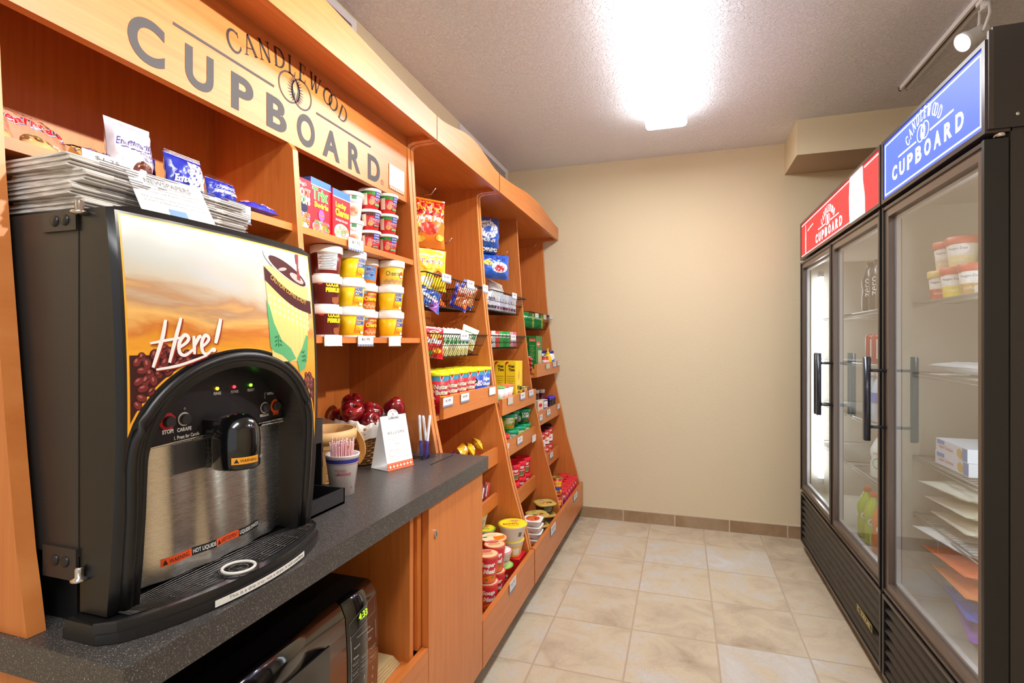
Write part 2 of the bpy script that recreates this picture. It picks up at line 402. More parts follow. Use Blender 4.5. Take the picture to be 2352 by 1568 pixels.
def serif_arc(txt, cx, cy, R, a_half, h, sq=0.92):
    """serif word along a circle whose centre lies R below; returns shapes; OO overlap"""
    adv = []; x = 0
    for i, ch in enumerate(txt):
        wd = serif(ch)[1]; adv.append((ch, x, wd)); x += wd + (0.1 if not (ch == 'O' and i + 1 < len(txt) and txt[i + 1] == 'O') else -0.4)
    tot = x - 0.1; out = []
    for ch, x0, wd in adv:
        for sh in serif(ch)[0]:
            mid = x0 + wd / 2; th = -(mid / tot - 0.5) * 2 * a_half; c, s_ = math.cos(th), math.sin(th); V = []
            bx, by = cx + R * math.sin(-th), cy - R + R * math.cos(th)
            for a, b in sh[1]:
                px_, py_ = (a - wd / 2) * h * sq, b * h
                V.append((bx + px_ * c - py_ * s_, by + px_ * s_ + py_ * c))
            out.append(('mesh', V, sh[2]) if sh[0] == 'mesh' else ('poly', V))
    return out
def emblem(cx, cy, r):
    """two linked rings with a rayed flame between them"""
    o = [RING(cx - 0.62 * r, cy, r, r, 0.12 * r, 40), RING(cx + 0.62 * r, cy, r, r, 0.12 * r, 40)]
    for i in range(26):
        a = 2 * PI * i / 26 + 0.1
        if abs(math.sin(a)) > 0.96: continue
        ux, uy = 0.34 * math.cos(a), 0.66 * math.sin(a); vx, vy = 0.82 * math.cos(a), 1.0 * math.sin(a)
        o.append(RIB([(cx + ux * r, cy + uy * r), (cx + vx * r, cy + vy * r)], [0.13 * r, 0.01 * r]))
    o.append(POLY([(cx + x * r, cy + y * r) for x, y in ((0.0, 0.84), (0.3, 0.45), (0.38, 0.05), (0.28, -0.35), (0.0, -0.74), (0.1, -0.3), (0.22, 0.1), (0.12, 0.45))]))
    o.append(POLY([(cx + x * r, cy + y * r) for x, y in ((0.0, -0.74), (-0.3, -0.4), (-0.38, 0.0), (-0.3, 0.4), (-0.26, 0.05), (-0.1, -0.25), (-0.02, -0.05), (-0.05, -0.4))]))
    return o
# ================================================================ the room
RL, RR, RB, RF, RH = -1.18, 1.42, 3.61, -2.0, 2.43
def struct(name, acc): o = obj(name, acc); o['kind'] = 'structure'; return o
struct('floor', A().m(FLOOR).box(RL - .1, RF - .1, -0.1, RR + .1, RB + .1, 0))
struct('ceiling', A().m(CEIL).box(RL - .1, RF - .1, RH, RR + .1, RB + .1, RH + 0.1))
struct('wall_left', A().m(WALL).box(RL - 0.1, RF, 0, RL, RB, RH))
struct('wall_back', A().m(WALL).box(RL - .1, RB, 0, RR + .1, RB + 0.1, RH))
struct('wall_right', A().m(WALL).box(RR, RF, 0, RR + 0.1, RB, RH))
#struct('wall_front', A().m(WALL).box(RL - .1, RF - 0.1, 0, RR + .1, RF, RH))
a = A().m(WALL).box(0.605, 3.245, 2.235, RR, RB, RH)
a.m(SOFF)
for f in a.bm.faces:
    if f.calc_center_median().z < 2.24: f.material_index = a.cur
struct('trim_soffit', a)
struct('baseboard_back', A().m(BASET).box(-0.76, RB - 0.011, 0, RR, RB, 0.073).m(M((206, 190, 168), 0.8)).box(-0.76, RB - 0.009, 0.073, RR, RB, 0.077))
# ================================================================ wooden cabinets
PROF = [(0, -.66), (.08, -.66), (.24, -.668), (.38, -.705), (.55, -.757), (.72, -.79), (.92, -.838), (1.17, -.868), (1.45, -.90), (1.7, -.917), (1.895, -.93)]
def pf(z):
    for (a0, b0), (a1, b1) in zip(PROF, PROF[1:]):
        if z <= a1: return b0 + (b1 - b0) * (z - a0) / (a1 - a0)
    return PROF[-1][1]
CX, TOPZ = -0.822, 1.935
def side_panel(parent, y0, y1, zb, arm=True, name='side_panel'):
    zs = [zb] + [z for z, x in PROF if z > zb + 0.01]
    zz = []
    for z0, z1 in zip(zs, zs[1:]): zz += [z0, (z0 + z1) / 2]
    zz.append(zs[-1])
    sm = lambda z: (pf(max(zb, z - .06)) + 2 * pf(z) + pf(min(1.895, z + .06))) / 4
    pts = [(sm(z), z) for z in zz]
    if arm: pts += [(-.924, 1.904), (-.905, 1.91), (CX - .018, 1.912), (CX - .018, TOPZ)]
    else: pts += [(-.93, TOPZ)]
    pts += [(-1.172, TOPZ), (-1.172, zb)]
    ac = A().m(WV).prism(pts, 1, y0, y1)
    ac.m(WE)
    for f in ac.bm.faces:
        if f.normal.x > 0.3 or (abs(f.calc_center_median().y - (y0 + y1) / 2) < 1e-4 and f.calc_center_median().x > -1.0 and f.calc_center_median().z < 1.93): f.material_index = ac.cur
    return obj(name, ac, parent, True)
def cornice(parent, y0, y1, ph=(0, 1)):
    n = 24; pts = [(y0, 1.915), (y1, 1.915)]
    for i in range(n + 1):
        t = 1 - i / n; pts.append((y0 + (y1 - y0) * t, 2.0 + 0.042 * math.sin(PI * (ph[0] + (ph[1] - ph[0]) * t)) ** 2))
    ac = A().m(WH).prism(pts, 0, CX - 0.019, CX)
    obj('cornice', ac, parent, True)
def plate(parent, name, x0, y0, z0, x1, y1, z1, mat=None, b=0.0012, **k):
    ac = A().m(mat or WH).box(x0, y0, z0, x1, y1, z1)
    if b: ac.bev(b, 1)
    return obj(name, ac, parent, True, **k)
# --- coffee station cabinet
cab1 = thing('display_cabinet', 'tall cherry wood cabinet holding the coffee machine under the big lettered sign', 'cabinet', (-1.17, 0.46, 0))
side_panel(cab1, 0.46, 0.482, 0.8125); side_panel(cab1, 1.665, 1.686, 0.8125)
plate(cab1, 'back_panel', -1.176, 0.482, 0.8125, -1.168, 1.665, TOPZ, WV)
plate(cab1, 'divider', -1.168, 1.072, 1.2, -0.93, 1.091, 1.93, WV, name_=0) if False else None
ac = A().m(WV).prism([(-.93, 1.697), (-.917, 1.68), (-.90, 1.45), (-.872, 1.19), (-1.168, 1.19), (-1.168, 1.93), (-.952, 1.93), (-.952, 1.697)], 1, 1.072, 1.091); obj('divider', ac, cab1, True)
plate(cab1, 'shelf', -1.168, 0.482, 1.477, -0.918, 1.072, 1.495)
plate(cab1, 'shelf', -1.168, 1.091, 1.474, -0.904, 1.665, 1.492)
plate(cab1, 'shelf', -1.168, 1.091, 1.199, -0.878, 1.665, 1.216)
plate(cab1, 'top_board', -1.168, 0.482, 1.93, CX - .019, 1.665, 1.948)
cornice(cab1, 0.30, 1.683, (0.25, 1.0))
sb = plate(cab1, 'sign_board', -0.95, 0.482, 1.697, -0.93, 1.665, 1.93, WH)
INKC = M((58, 52, 52), 0.6)
mp = RX(-0.93)
lets = [('C', .674, .744), ('U', .787, .853), ('P', .898, .96), ('B', 1.0, 1.066), ('O', 1.103, 1.171), ('A', 1.203, 1.278), ('R', 1.319, 1.38), ('D', 1.42, 1.488)]
for ch, y0, y1 in lets:
    ink('sign_letter', [(INKC, [T(ch, (y0 + y1) / 2, 1.7505, y1 - y0, .079 if ch not in 'CO' else .083, bold=0.034, res=8)])], mp, sb, eps=0.0008, world=True)
ink('sign_rule', [(INKC, [REC(.761, 1.811, 1.024, 1.8165)])], mp, sb, eps=0.0008, world=True)
ink('sign_rule', [(INKC, [REC(1.177, 1.811, 1.436, 1.8165)])], mp, sb, eps=0.0008, world=True)
BK = M((30, 24, 24), 0.5)
ink('sign_letters', [(BK, serif_arc('CANDLEWOOD', 1.1, 1.871, 0.52, 0.405, 0.045, 0.9))], mp, sb, eps=0.0008, world=True)
ink('sign_emblem', [(INKC, emblem(1.098, 1.836, 0.036)), ], mp, sb, eps=0.0008, world=True)
ink('sign_mark', [(INKC, [RING(1.502, 1.722, .0075, .0075, .0014, 18), T('R', 1.502, 1.722, .005, .008)])], mp, sb, eps=0.0008, world=True)
# base part of the coffee station
base = thing('base_cabinet', 'low cherry wood cabinet under the counter with an open microwave niche and a locked door', 'cabinet', (-1.17, 0.47, 0))
plate(base, 'side_panel', -1.17, 0.47, 0.09, -0.655, 0.489, 0.766, WV)
plate(base, 'niche_side', -1.168, 1.218, 0.37, -0.672, 1.236, 0.766, WV)
plate(base, 'niche_side', -1.168, 1.238, 0.37, -0.685, 1.258, 0.766, WV)
plate(base, 'side_panel', -1.17, 1.664, 0.09, -0.672, 1.683, 0.766, WV)
plate(base, 'back_panel', -1.176, 0.489, 0.09, -1.17, 1.664, 0.766, WV)
plate(base, 'niche_floor', -1.168, 0.489, 0.352, -0.672, 1.218, 0.37, WH)
plate(base, 'lower_front', -0.67, 0.489, 0.09, -0.65, 1.279, 0.377, WH)
plate(base, 'toe_kick', -1.15, 0.49, 0.0, -0.70, 1.66, 0.09, M((16, 14, 14), 0.6), 0)
plate(base, 'filler_strip', -0.69, 1.258, 0.377, -0.672, 1.29, 0.766, WV)
dr = plate(base, 'door', -0.67, 1.282, 0.085, -0.65, 1.683, 0.762, WV, 0.0015)
ac = A().m(CHROME).prism([(1.322 + .0085 * math.cos(2 * PI * i / 16), .67 + .0115 * math.sin(2 * PI * i / 16)) for i in range(16)], 0, -.65, -.646)
ac.m(BLACK).box(-.6462, 1.3205, .664, -.6457, 1.3235, .676); obj('lock', ac, dr, True, label='small chrome cam lock')
# counter
ct = A().m(COUNTER).box(-1.172, 0.452, 0.767, -0.63, 1.688, 0.812)
solid('countertop', 'speckled charcoal laminate countertop carrying the coffee machine and baskets', 'counter', ct)
ac = A().m(M((12, 12, 12), 0.8)).prism([(-.762, 1.512), (-.757, 1.508), (-.749, 1.664), (-.754, 1.668)], 2, .8121, .8127)
solid('counter_slot', 'narrow dark payment slot cut in the counter near its right end', 'slot', ac)
# --- unit with one column, and unit with two columns
def lip(parent, x, y0, y1, z0, z1, depth=0.016): return plate(parent, 'front_lip', x - depth, y0, z0, x, y1, z1, WH, 0.0015)
def shelf(parent, y0, y1, z, x): return plate(parent, 'shelf', -1.165, y0, z - .018, x, y1, z, WH, 0)
cab2 = thing('display_cabinet', 'narrow cherry wood display unit just right of the coffee station', 'cabinet', (-1.17, 1.69, 0))
side_panel(cab2, 1.69, 1.71, 0.08); side_panel(cab2, 2.328, 2.348, 0.08)
plate(cab2, 'back_panel', -1.176, 1.71, 0.08, -1.168, 2.328, TOPZ, WV)
plate(cab2, 'top_board', -1.168, 1.71, 1.93, CX - .019, 2.328, 1.948)
cornice(cab2, 1.688, 2.347)
for z in (1.86, 1.30, 1.56, 1.08): plate(cab2, 'wall_rail', -1.168, 1.712, z - .04, -1.15, 2.326, z, WH)
for z in (1.825,): plate(cab2, 'metal_rail', -1.15, 1.712, z - .004, -1.146, 2.326, z + .008, M((110, 104, 100), 0.3, 0.9), 0)
shelf(cab2, 1.71, 2.328, 0.936, -.838); lip(cab2, -.82, 1.735, 2.326, 0.922, 1.002)
shelf(cab2, 1.71, 2.328, 0.65, -.838); lip(cab2, -.82, 1.712, 2.326, 0.636, 0.71)
shelf(cab2, 1.71, 2.328, 0.455, -.838); lip(cab2, -.82, 1.712, 2.326, 0.441, 0.497)
plate(cab2, 'bin_floor', -1.165, 1.71, .16, -.668, 2.328, .175, WH)
plate(cab2, 'bin_front', -.668, 1.69, .078, -.65, 2.348, .242, WH, .0015)
plate(cab2, 'toe_kick', -1.15, 1.70, 0, -.70, 2.34, .08, M((14, 12, 12), .6), 0)
cab3 = thing('display_cabinet', 'wide two-column cherry wood display unit against the back wall', 'cabinet', (-1.17, 2.355, 0))
side_panel(cab3, 2.357, 2.377, 0.08); side_panel(cab3, 2.965, 2.983, 0.08, False, 'divider'); side_panel(cab3, 3.575, 3.597, 0.08)
plate(cab3, 'back_panel', -1.176, 2.377, 0.08, -1.168, 3.575, TOPZ, WV)
plate(cab3, 'top_board', -1.168, 2.377, 1.93, CX - .019, 3.575, 1.948)
cornice(cab3, 2.358, 3.598)
for y0, y1 in ((2.379, 2.963), (2.985, 3.573)):
    for z in (1.86, 1.56, 1.3): plate(cab3, 'wall_rail', -1.168, y0, z - .04, -1.15, y1, z, WH)
    plate(cab3, 'metal_rail', -1.15, y0, 1.70, -1.146, y1, 1.712, M((110, 104, 100), 0.3, 0.9), 0)
for z0, z1, xx in ((.852, .931, -.81), (.639, .712, -.81), (.351, .426, -.81)):
    shelf(cab3, 2.377, 2.965, z0 + .014, xx - .018); lip(cab3, xx, 2.36 if z0 > .8 else 2.379, 2.963, z0, z1)
for z0, z1, xx in ((.997, 1.073, -.807), (.703, .783, -.807), (.412, .49, -.807)):
    shelf(cab3, 2.983, 3.575, z0 + .014, xx - .018); lip(cab3, xx, 2.975 if z0 > .9 else 2.985, 3.573, z0, z1)
plate(cab3, 'bin_floor', -1.165, 2.377, .16, -.666, 3.575, .175, WH)
plate(cab3, 'bin_front', -.666, 2.357, .078, -.648, 3.6, .242, WH, .0015)
plate(cab3, 'toe_kick', -1.15, 2.36, 0, -.70, 3.597, .08, M((14, 12, 12), .6), 0)
# vents on the left wall
def vent(y0, y1, label):
    t = thing('wall_vent', label, 'vent', (RL, (y0 + y1) / 2, 2.33), group='return air vents above the cabinets')
    W_ = M((232, 230, 232), 0.5); ac = A().m(W_)
    z0, z1 = 2.24, 2.412
    ac.box(RL, y0, z1 - .03, RL + .012, y1, z1); ac.box(RL, y0, z0, RL + .012, y1, z0 + .03)
    ac.box(RL, y0, z0 + .03, RL + .012, y0 + .03, z1 - .03); ac.box(RL, y1 - .03, z0 + .03, RL + .012, y1, z1 - .03)
    obj('frame', ac, t, True)
    obj('duct', A().m(M((60, 46, 34), 0.8)).box(RL + .0005, y0 + .03, z0 + .03, RL + .002, y1 - .03, z1 - .03), t, True)
    ac = A().m(M((190, 186, 186), 0.5))
    for k in range(7): ac.prism([(RL + .003, z0 + .034 + k * .016), (RL + .009, z0 + .04 + k * .016), (RL + .009, z0 + .0415 + k * .016), (RL + .003, z0 + .0355 + k * .016)], 1, y0 + .03, y1 - .03)
    obj('louvre', ac, t, True)
vent(2.685, 3.515, 'white louvred vent on the left wall near the back corner')
vent(0.86, 1.709, 'white vent frame on the left wall above the big lettered sign')
# ================================================================ ceiling light, track light
def ceiling_light(x, y0, y1, label):
    t = thing('ceiling_light', label, 'light', (x, (y0 + y1) / 2, RH), group='fluorescent ceiling fixtures')
    obj('housing', A().m(WHITE).box(x - .1, y0, RH - .018, x + .1, y1, RH - .0005), t, True)
    D = M((246, 250, 255), 0.4, emit=E_FIX); n = 10; pts = [(x - .108, RH - .018)]
    for dx, dz in ((-.106, .062), (-.098, .074), (-.085, .078), (.085, .078), (.098, .074), (.106, .062)): pts.append((x + dx, RH - dz))
    pts.append((x + .108, RH - .018))
    obj('diffuser', A().m(D).prism(pts, 1, y0 + .002, y1 - .002), t, True)
    ld = bpy.data.lights.new('tubes', 'AREA'); ld.shape = 'RECTANGLE'; ld.size = .19; ld.size_y = y1 - y0 - .06; ld.energy = E_AREA; ld.color = (.94, .975, 1)
    lo = bpy.data.objects.new('tube_light', ld); COL.objects.link(lo); lo.parent = t; lo.location = (0, 0, -.0795)
    return t
ceiling_light(-0.08, 1.73, 2.95, 'long white glowing fluorescent fixture on the ceiling')
ceiling_light(-0.08, -1.1, 0.12, 'second fluorescent ceiling fixture behind the viewer')
tr = thing('track_light', 'white ceiling track with a small spotlight above the blue lit cooler sign', 'light', (1.01, 1.7, RH))
ac = A().m(WHITE).box(0.995, 0.2, RH - .02, 1.005, 2.985, RH).box(1.021, 0.2, RH - .02, 1.031, 2.985, RH).box(0.995, 2.975, RH - .02, 1.031, 2.985, RH).m(BLACK).box(1.005, 0.2, RH - .006, 1.021, 2.975, RH - .001)
obj('track', ac, tr, True)
def spot(y, target, w_, k=1.0):
    base_ = Vector((1.013, y, RH - .02)); c = Vector((0.975, y + .0, RH - .15)); tg = Vector(target); d = (tg - c).normalized()
    ac = A().m(WHITE).box(1.0, y - .03, RH - .035, 1.026, y + .03, RH - .018).lathe([(.012, -.03), (.012, 0)], tuple(base_ + Vector((0, 0, -.012))), 12)
    ac.tube([(1.013, y - .03, RH - .05), (1.013, y - .034, RH - .09), c + Vector((.02, -.034, .0))], .005); ac.tube([(1.013, y - .03, RH - .05), (1.013, y + .03, RH - .05)], .006); ac.tube([(1.013, y + .03, RH - .05), (1.013, y + .034, RH - .09), c + Vector((.02, .034, .0))], .005)
    obj('yoke', ac, tr, True)
    q = Vector((0, 0, 1)).rotation_difference(d); ac = A().m(WHITE)
    ac.lathe([(.018, -.075), (.03, -.07), (.034, -.03), (.036, 0.0), (.044, .03), (.046, .05), (.043, .05), (.038, .02), (.02, .0)], (0, 0, 0), 24, cap1=False)
    ac.m(M((255, 244, 225), 0.4, emit=14.0)).lathe([(.041, .034), (.02, .044), (.001, .046)], (0, 0, 0), 24, cap0=False)
    for v in ac.bm.verts: v.co = q @ (v.co * k) + c
    obj('lamp_head', ac, tr, True)
    ld = bpy.data.lights.new('spot', 'SPOT'); ld.energy = w_; ld.spot_size = 1.2 if y != .95 else .75; ld.spot_blend = 0.9; ld.color = (1, .95, .88); ld.shadow_soft_size = .03
    lo = bpy.data.objects.new('spot_light', ld); COL.objects.link(lo); lo.location = c + d * .06; lo.rotation_euler = Vector((0, 0, -1)).rotation_difference(d).to_euler()
    lo.parent = tr; lo.location = Vector(lo.location) - Vector(tr.location)
spot(2.27, (-.6, 1.9, 1.3), E_SPOT * .2, .72)
spot(0.95, (-.93, 0.85, 1.8), E_SPOT * 2.2)
spot(1.5, (-.9, 1.6, 1.4), E_SPOT)
# ================================================================ coffee machine
ZC = 0.8125
cm = thing('coffee_machine', 'tall black coffee dispenser with a sunset and coffee bean picture on its front', 'coffee machine', (-0.92, 0.69, ZC))
Y0, Y1, YM = 0.490, 0.886, 0.688
def Xf(Y, z): return -.717 + .018 * (1 - ((Y - YM) / .198) ** 2) + .02 * max(0, 1 - ((z - 1.1) / .285) ** 2)
CB = M((46, 40, 37), 0.42); CBD = M((22, 20, 20), 0.35)
ac = A().m(CB).box(-1.14, Y0, .915, -.764, Y1, 1.378).bev(.003, 2); obj('body', ac, cm, True)
obj('stand', A().m(M((14, 13, 13), .6)).box(-1.10, Y0 + .02, ZC + .001, -.80, Y1 - .02, .915), cm, True)
# door: a bowed slab with an arched opening, built as a grid of strips
def arch_in(t): a = PI * t; return (.683 - .154 * math.cos(a), 1.03 + .131 * math.sin(a))
def arch_out(t): a = PI * t; return (.6835 - .183 * math.cos(a), 1.03 + .157 * math.sin(a) ** 0.9)
outline_l = [(Y0, .84), (Y0, .95), (Y0, 1.03)]
ac = A().m(CBD)
def slab(pa, pb, xa=0.0, back=-.763):
    """strip between two matching 2D polylines, front on the bowed surface, with thickness to the back"""
    n = len(pa)
    F = [[ac.bm.verts.new((Xf(*pa[i]) + xa, pa[i][0], pa[i][1])), ac.bm.verts.new((Xf(*pb[i]) + xa, pb[i][0], pb[i][1]))] for i in range(n)]
    K = [[ac.bm.verts.new((back, pa[i][0], pa[i][1])), ac.bm.verts.new((back, pb[i][0], pb[i][1]))] for i in range(n)]
    for i in range(n - 1):
        ac.face([F[i][0], F[i + 1][0], F[i + 1][1], F[i][1]], True); ac.face([K[i][0], K[i][1], K[i + 1][1], K[i + 1][0]])
        ac.face([F[i][0], K[i][0], K[i + 1][0], F[i + 1][0]]); ac.face([F[i][1], F[i + 1][1], K[i + 1][1], K[i][1]])
    for i in (0, n - 1): ac.face([F[i][0], F[i][1], K[i][1], K[i][0]])
N_ = 40
A_in = [(.529, .842), (.529, .9), (.529, .97)] + [arch_in(i / N_) for i in range(N_ + 1)] + [(.837, .97), (.837, .9), (.837, .842)]
A_ou = [(Y0, .842), (Y0, .9), (Y0, .97)] + [(Y0, 1.03)] * 1
# outer rectangle matched to the arch parameter
def rect_out(t):
    y, z = arch_in(t); dy, dz = y - .683, z - .98
    k = min(.198 / abs(dy) if abs(dy) > 1e-6 else 9, .405 / dz if dz > 1e-6 else 9); yy = .688 + dy * k; return (max(Y0, min(Y1, yy)), min(1.385, .98 + dz * k))
A_ou = [(Y0, .842), (Y0, .9), (Y0, .97)] + [rect_out(i / N_) for i in range(N_ + 1)] + [(Y1, .97), (Y1, .9), (Y1, .842)]
mid = [[(a_[0] + (b_[0] - a_[0]) * t, a_[1] + (b_[1] - a_[1]) * t) for a_, b_ in zip(A_in, A_ou)] for t in (0, .25, .5, .75, 1)]
for p0, p1 in zip(mid, mid[1:]): slab(p0, p1)
bmesh.ops.remove_doubles(ac.bm, verts=ac.bm.verts, dist=.0003)
door = obj('door', ac, cm, True, label='black bowed door with an arched opening')
# raised arch rim
ac = A().m(CBD); R0 = [(.512, .845), (.512, .9), (.512, .97)] + [((arch_in(i / N_)[0] * .35 + arch_out(i / N_)[0] * .65), (arch_in(i / N_)[1] * .35 + arch_out(i / N_)[1] * .65)) for i in range(N_ + 1)] + [(.856, .97), (.856, .9), (.856, .845)]
ac.tube([(Xf(*p) - .002, p[0], p[1]) for p in R0], .009, 8); obj('arch_rim', ac, cm, True)
# picture panel
fm = lambda u, v, h: Vector((Xf(u, v) + .0014 + h, u, v))
def gfx():
    m, nt, p, N, L = newmat('sunset_print')
    pos = N.new('ShaderNodeNewGeometry').outputs['Position']; s = N.new('ShaderNodeSeparateXYZ'); L.new(pos, s.inputs[0])
    cl = noise(N, L, mapping(N, L, (0.1, 5, 22)), 1.0, 4, .55, .6); z = mth(N, L, 'MULTIPLY_ADD', mth(N, L, 'SUBTRACT', cl, .5), .13, s.outputs[2])
    t = N.new('ShaderNodeMapRange'); t.inputs[1].default_value = 1.13; t.inputs[2].default_value = 1.36; L.new(z, t.inputs[0])
    L.new(ramp(N, L, t.outputs[0], [(0, C(255, 160, 24)), (.22, C(250, 172, 50)), (.36, C(216, 128, 56)), (.46, C(244, 190, 110)), (.56, C(196, 150, 110)), (.66, C(206, 194, 172)), (.85, C(196, 198, 194)), (1, C(200, 202, 198))]), p.inputs['Base Color'])
    p.inputs['Roughness'].default_value = .22; p.inputs['Coat Weight'].default_value = .5; p.inputs['Coat Roughness'].default_value = .12; return m
SUN = gfx(); YEL = M((252, 178, 48), .3); BRD = M((34, 30, 32), .25)
def cut(y, z, inset=0):   # inside the picture area?
    e = ((y - .6835) / (.183 + inset)) ** 2 + ((max(z, 1.03) - 1.03) / (.157 + inset)) ** 2
    return .503 + inset < y < .873 - inset and z < 1.373 - inset and e > 1 and z > 1.03
def region(inset, zl, zr):
    """picture outline as quads between the arch and the outer frame"""
    n = 60; o = []
    y0, y1, zt = .499 + inset, .878 - inset, 1.376 - inset
    pts = []
    for i in range(n + 1):
        y = y0 + (y1 - y0) * i / n; q = (y - .6835) / (.183 + inset)
        zb = 1.03 + (.157 + inset) * math.sqrt(max(0, 1 - q * q)) ** .9 if abs(q) < 1 else (zl if y < .68 else zr)
        pts.append((y, max(zb, zl if y < .68 else zr)))
    return [('poly', [(a_[0], a_[1]), (b_[0], b_[1]), (b_[0], zt), (a_[0], zt)]) for a_, b_ in zip(pts, pts[1:])]
rnd = random.Random(3); beans, beanl, beand = [], [], []
def beanok(y, z):
    top = 1.186 + .008 * math.sin(y * 60) if y < .74 else 1.186 - (y - .72) * .42
    if y > .80: top = 1.137
    return cut(y, z, .010) and z < top
tries = 0; placed = []
while tries < 9000 and len(placed) < 190:
    tries += 1; y = rnd.uniform(.505, .872); z = rnd.uniform(1.05, 1.2)
    if .735 < y < .84 and z > 1.12: continue
    if beanok(y, z) and all((y - a_) ** 2 + (z - b_) ** 2 > .0088 ** 2 for a_, b_ in placed): placed.append((y, z))
for y, z in placed:
    r = rnd.uniform(.0066, .0085); an = rnd.uniform(0, PI)
    beand.append(ELL(y, z, r * 1.05, r * .8, an, 12)); beans.append(ELL(y + .0003, z + .0006, r * .88, r * .62, an, 12)); beanl.append(ELL(y - .001, z + .0024, r * .42, r * .2, an, 8))
under = [q for q in region(.0065, 1.04, 1.04)]
bz = []
for q in under:
    (ya, za), (yb, zb) = q[1][0], q[1][1]; ym = (ya + yb) / 2
    top = (1.183 if ym < .72 else 1.183 - (ym - .72) * .5) if ym < .80 else 1.13
    if top > max(za, zb) and not (.74 < ym < .82): bz.append(('poly', [(ya, za), (yb, zb), (yb, top), (ya, top)]))
creases = [RIB([(y - .004, z - .002), (y, z + .0003), (y + .004, z + .0025)], .0011) for y, z in placed[::2]]
def cupx(t, z): # cup side lines
    k = (1.33 - z) / .17; return (.7365 + .010 * k) * (1 - t) + (.866 - .022 * k) * t
cupq = [('poly', [(cupx(i / 8, 1.166 + .02 * abs(i / 8 - .5)), 1.166), (cupx((i + 1) / 8, 1.166), 1.166), (cupx((i + 1) / 8, 1.335), 1.335), (cupx(i / 8, 1.335), 1.335)]) for i in range(8)]
bandf = lambda t, k: (cupx(t, 1.33) + .0003, 1.334 - .052 * t - .012 * math.sin(PI * t) - k)
band = [('poly', [bandf(i / 10, .0), bandf((i + 1) / 10, 0), bandf((i + 1) / 10, -.024), bandf(i / 10, -.024)]) for i in range(10)]
band = [('poly', [(x, z - .025) for x, z in q[1]]) for q in band]
green = [POLY([(.7365, 1.275), (.744, 1.262), (.752, 1.235), (.77, 1.205), (.795, 1.19), (.81, 1.17), (.79, 1.165), (.77, 1.178), (.75, 1.184), (.741, 1.192)]), POLY([(.812, 1.17), (.83, 1.19), (.845, 1.215), (.852, 1.212), (.846, 1.17), (.838, 1.15), (.82, 1.145)])]
leaf = [ELL(.755 + .006 * (i % 3), 1.196 + .007 * (i // 3), .004, .0016, .7 + i) for i in range(8)] + [ELL(.83 + .005 * (i % 3), 1.166 + .008 * (i // 3), .004, .0016, .3 + i) for i in range(8)]
pat = [ELL(.745 + .012 * i, 1.283 - .012 * j - .0035 * i, .0038, .0042) for i in range(10) for j in range(3)]
def smoothp(P, k=5):
    Q = [P[0]] + list(P) + [P[-1]]; o = []
    for i in range(1, len(Q) - 2):
        for j in range(k):
            t = j / k; o.append(tuple(.5 * ((2 * Q[i][a]) + (Q[i + 1][a] - Q[i - 1][a]) * t + (2 * Q[i - 1][a] - 5 * Q[i][a] + 4 * Q[i + 1][a] - Q[i + 2][a]) * t * t + (3 * Q[i][a] - Q[i - 1][a] - 3 * Q[i + 1][a] + Q[i + 2][a]) * t ** 3) for a in range(len(P[0]))))
    return o + [tuple(P[-1])]
def stroke(pts, w_=.0055):
    pts = smoothp(pts); return RIB(pts, [w_ * (.7 + .3 * math.sin(PI * i / (len(pts) - 1))) for i in range(len(pts))])
here = [stroke([(.552, 1.232), (.546, 1.205), (.533, 1.166)]), stroke([(.574, 1.236), (.566, 1.21), (.555, 1.172)]), stroke([(.530, 1.199), (.55, 1.203), (.577, 1.208)], .004),
        stroke([(.568, 1.192), (.580, 1.2), (.584, 1.207), (.578, 1.211), (.57, 1.2), (.57, 1.186), (.578, 1.182), (.59, 1.19)]), stroke([(.592, 1.21), (.592, 1.183)]), stroke([(.593, 1.196), (.599, 1.207), (.604, 1.21)]),
        stroke([(.603, 1.193), (.612, 1.2), (.616, 1.207), (.61, 1.211), (.604, 1.2), (.605, 1.187), (.612, 1.183), (.622, 1.191)]), stroke([(.638, 1.237), (.632, 1.216), (.627, 1.199)], .007), ELL(.6235, 1.189, .0042, .0036), stroke([(.537, 1.163), (.57, 1.168), (.612, 1.181)], .004)]
swo = lambda S_: [XF(q, 1, 1, .0018, -.0012) for q in S_]
sign = ink('picture_panel', [(BRD, region(0, 1.025, 1.0)), (YEL, region(.0035, 1.03, 1.012)), (SUN, region(.0058, 1.036, 1.022)), (M((60, 18, 18), .4), bz), (M((58, 12, 14), .4), beand), (M((122, 44, 42), .35), beans), (M((176, 104, 96), .3), beanl), (M((58, 12, 14), .4), creases),
    (M((252, 214, 130), .3), cupq), (M((255, 232, 176), .3), pat), (M((94, 178, 118), .3), green), (M((40, 120, 76), .3), leaf), (M((68, 22, 34), .3), band), (M((226, 232, 234), .3), [ELL(.8015, 1.338, .067, .021, -.34, 30)]),
    (M((74, 30, 34), .3), [ELL(.802, 1.332, .056, .0135, -.36, 26)]), (M((196, 170, 168), .3), [ELL(.826, 1.322, .022, .007, -.3), ELL(.785, 1.334, .012, .003, .2)]), (M((142, 60, 58), .3), [POLY([(.828, 1.369), (.838, 1.369), (.834, 1.345), (.838, 1.318), (.826, 1.32), (.829, 1.345)])]),
    (M((240, 190, 90), .3), [T('CAUTION: COFFEE IS HOT!', .8, 1.297, .106, .0085, rot=-.38, arch=-.004)]), (M((168, 40, 30), .3), swo(here)), (M((250, 246, 240), .3), here)], fm, cm, step=.012, vstep=.02, eps=.00012, world=True)
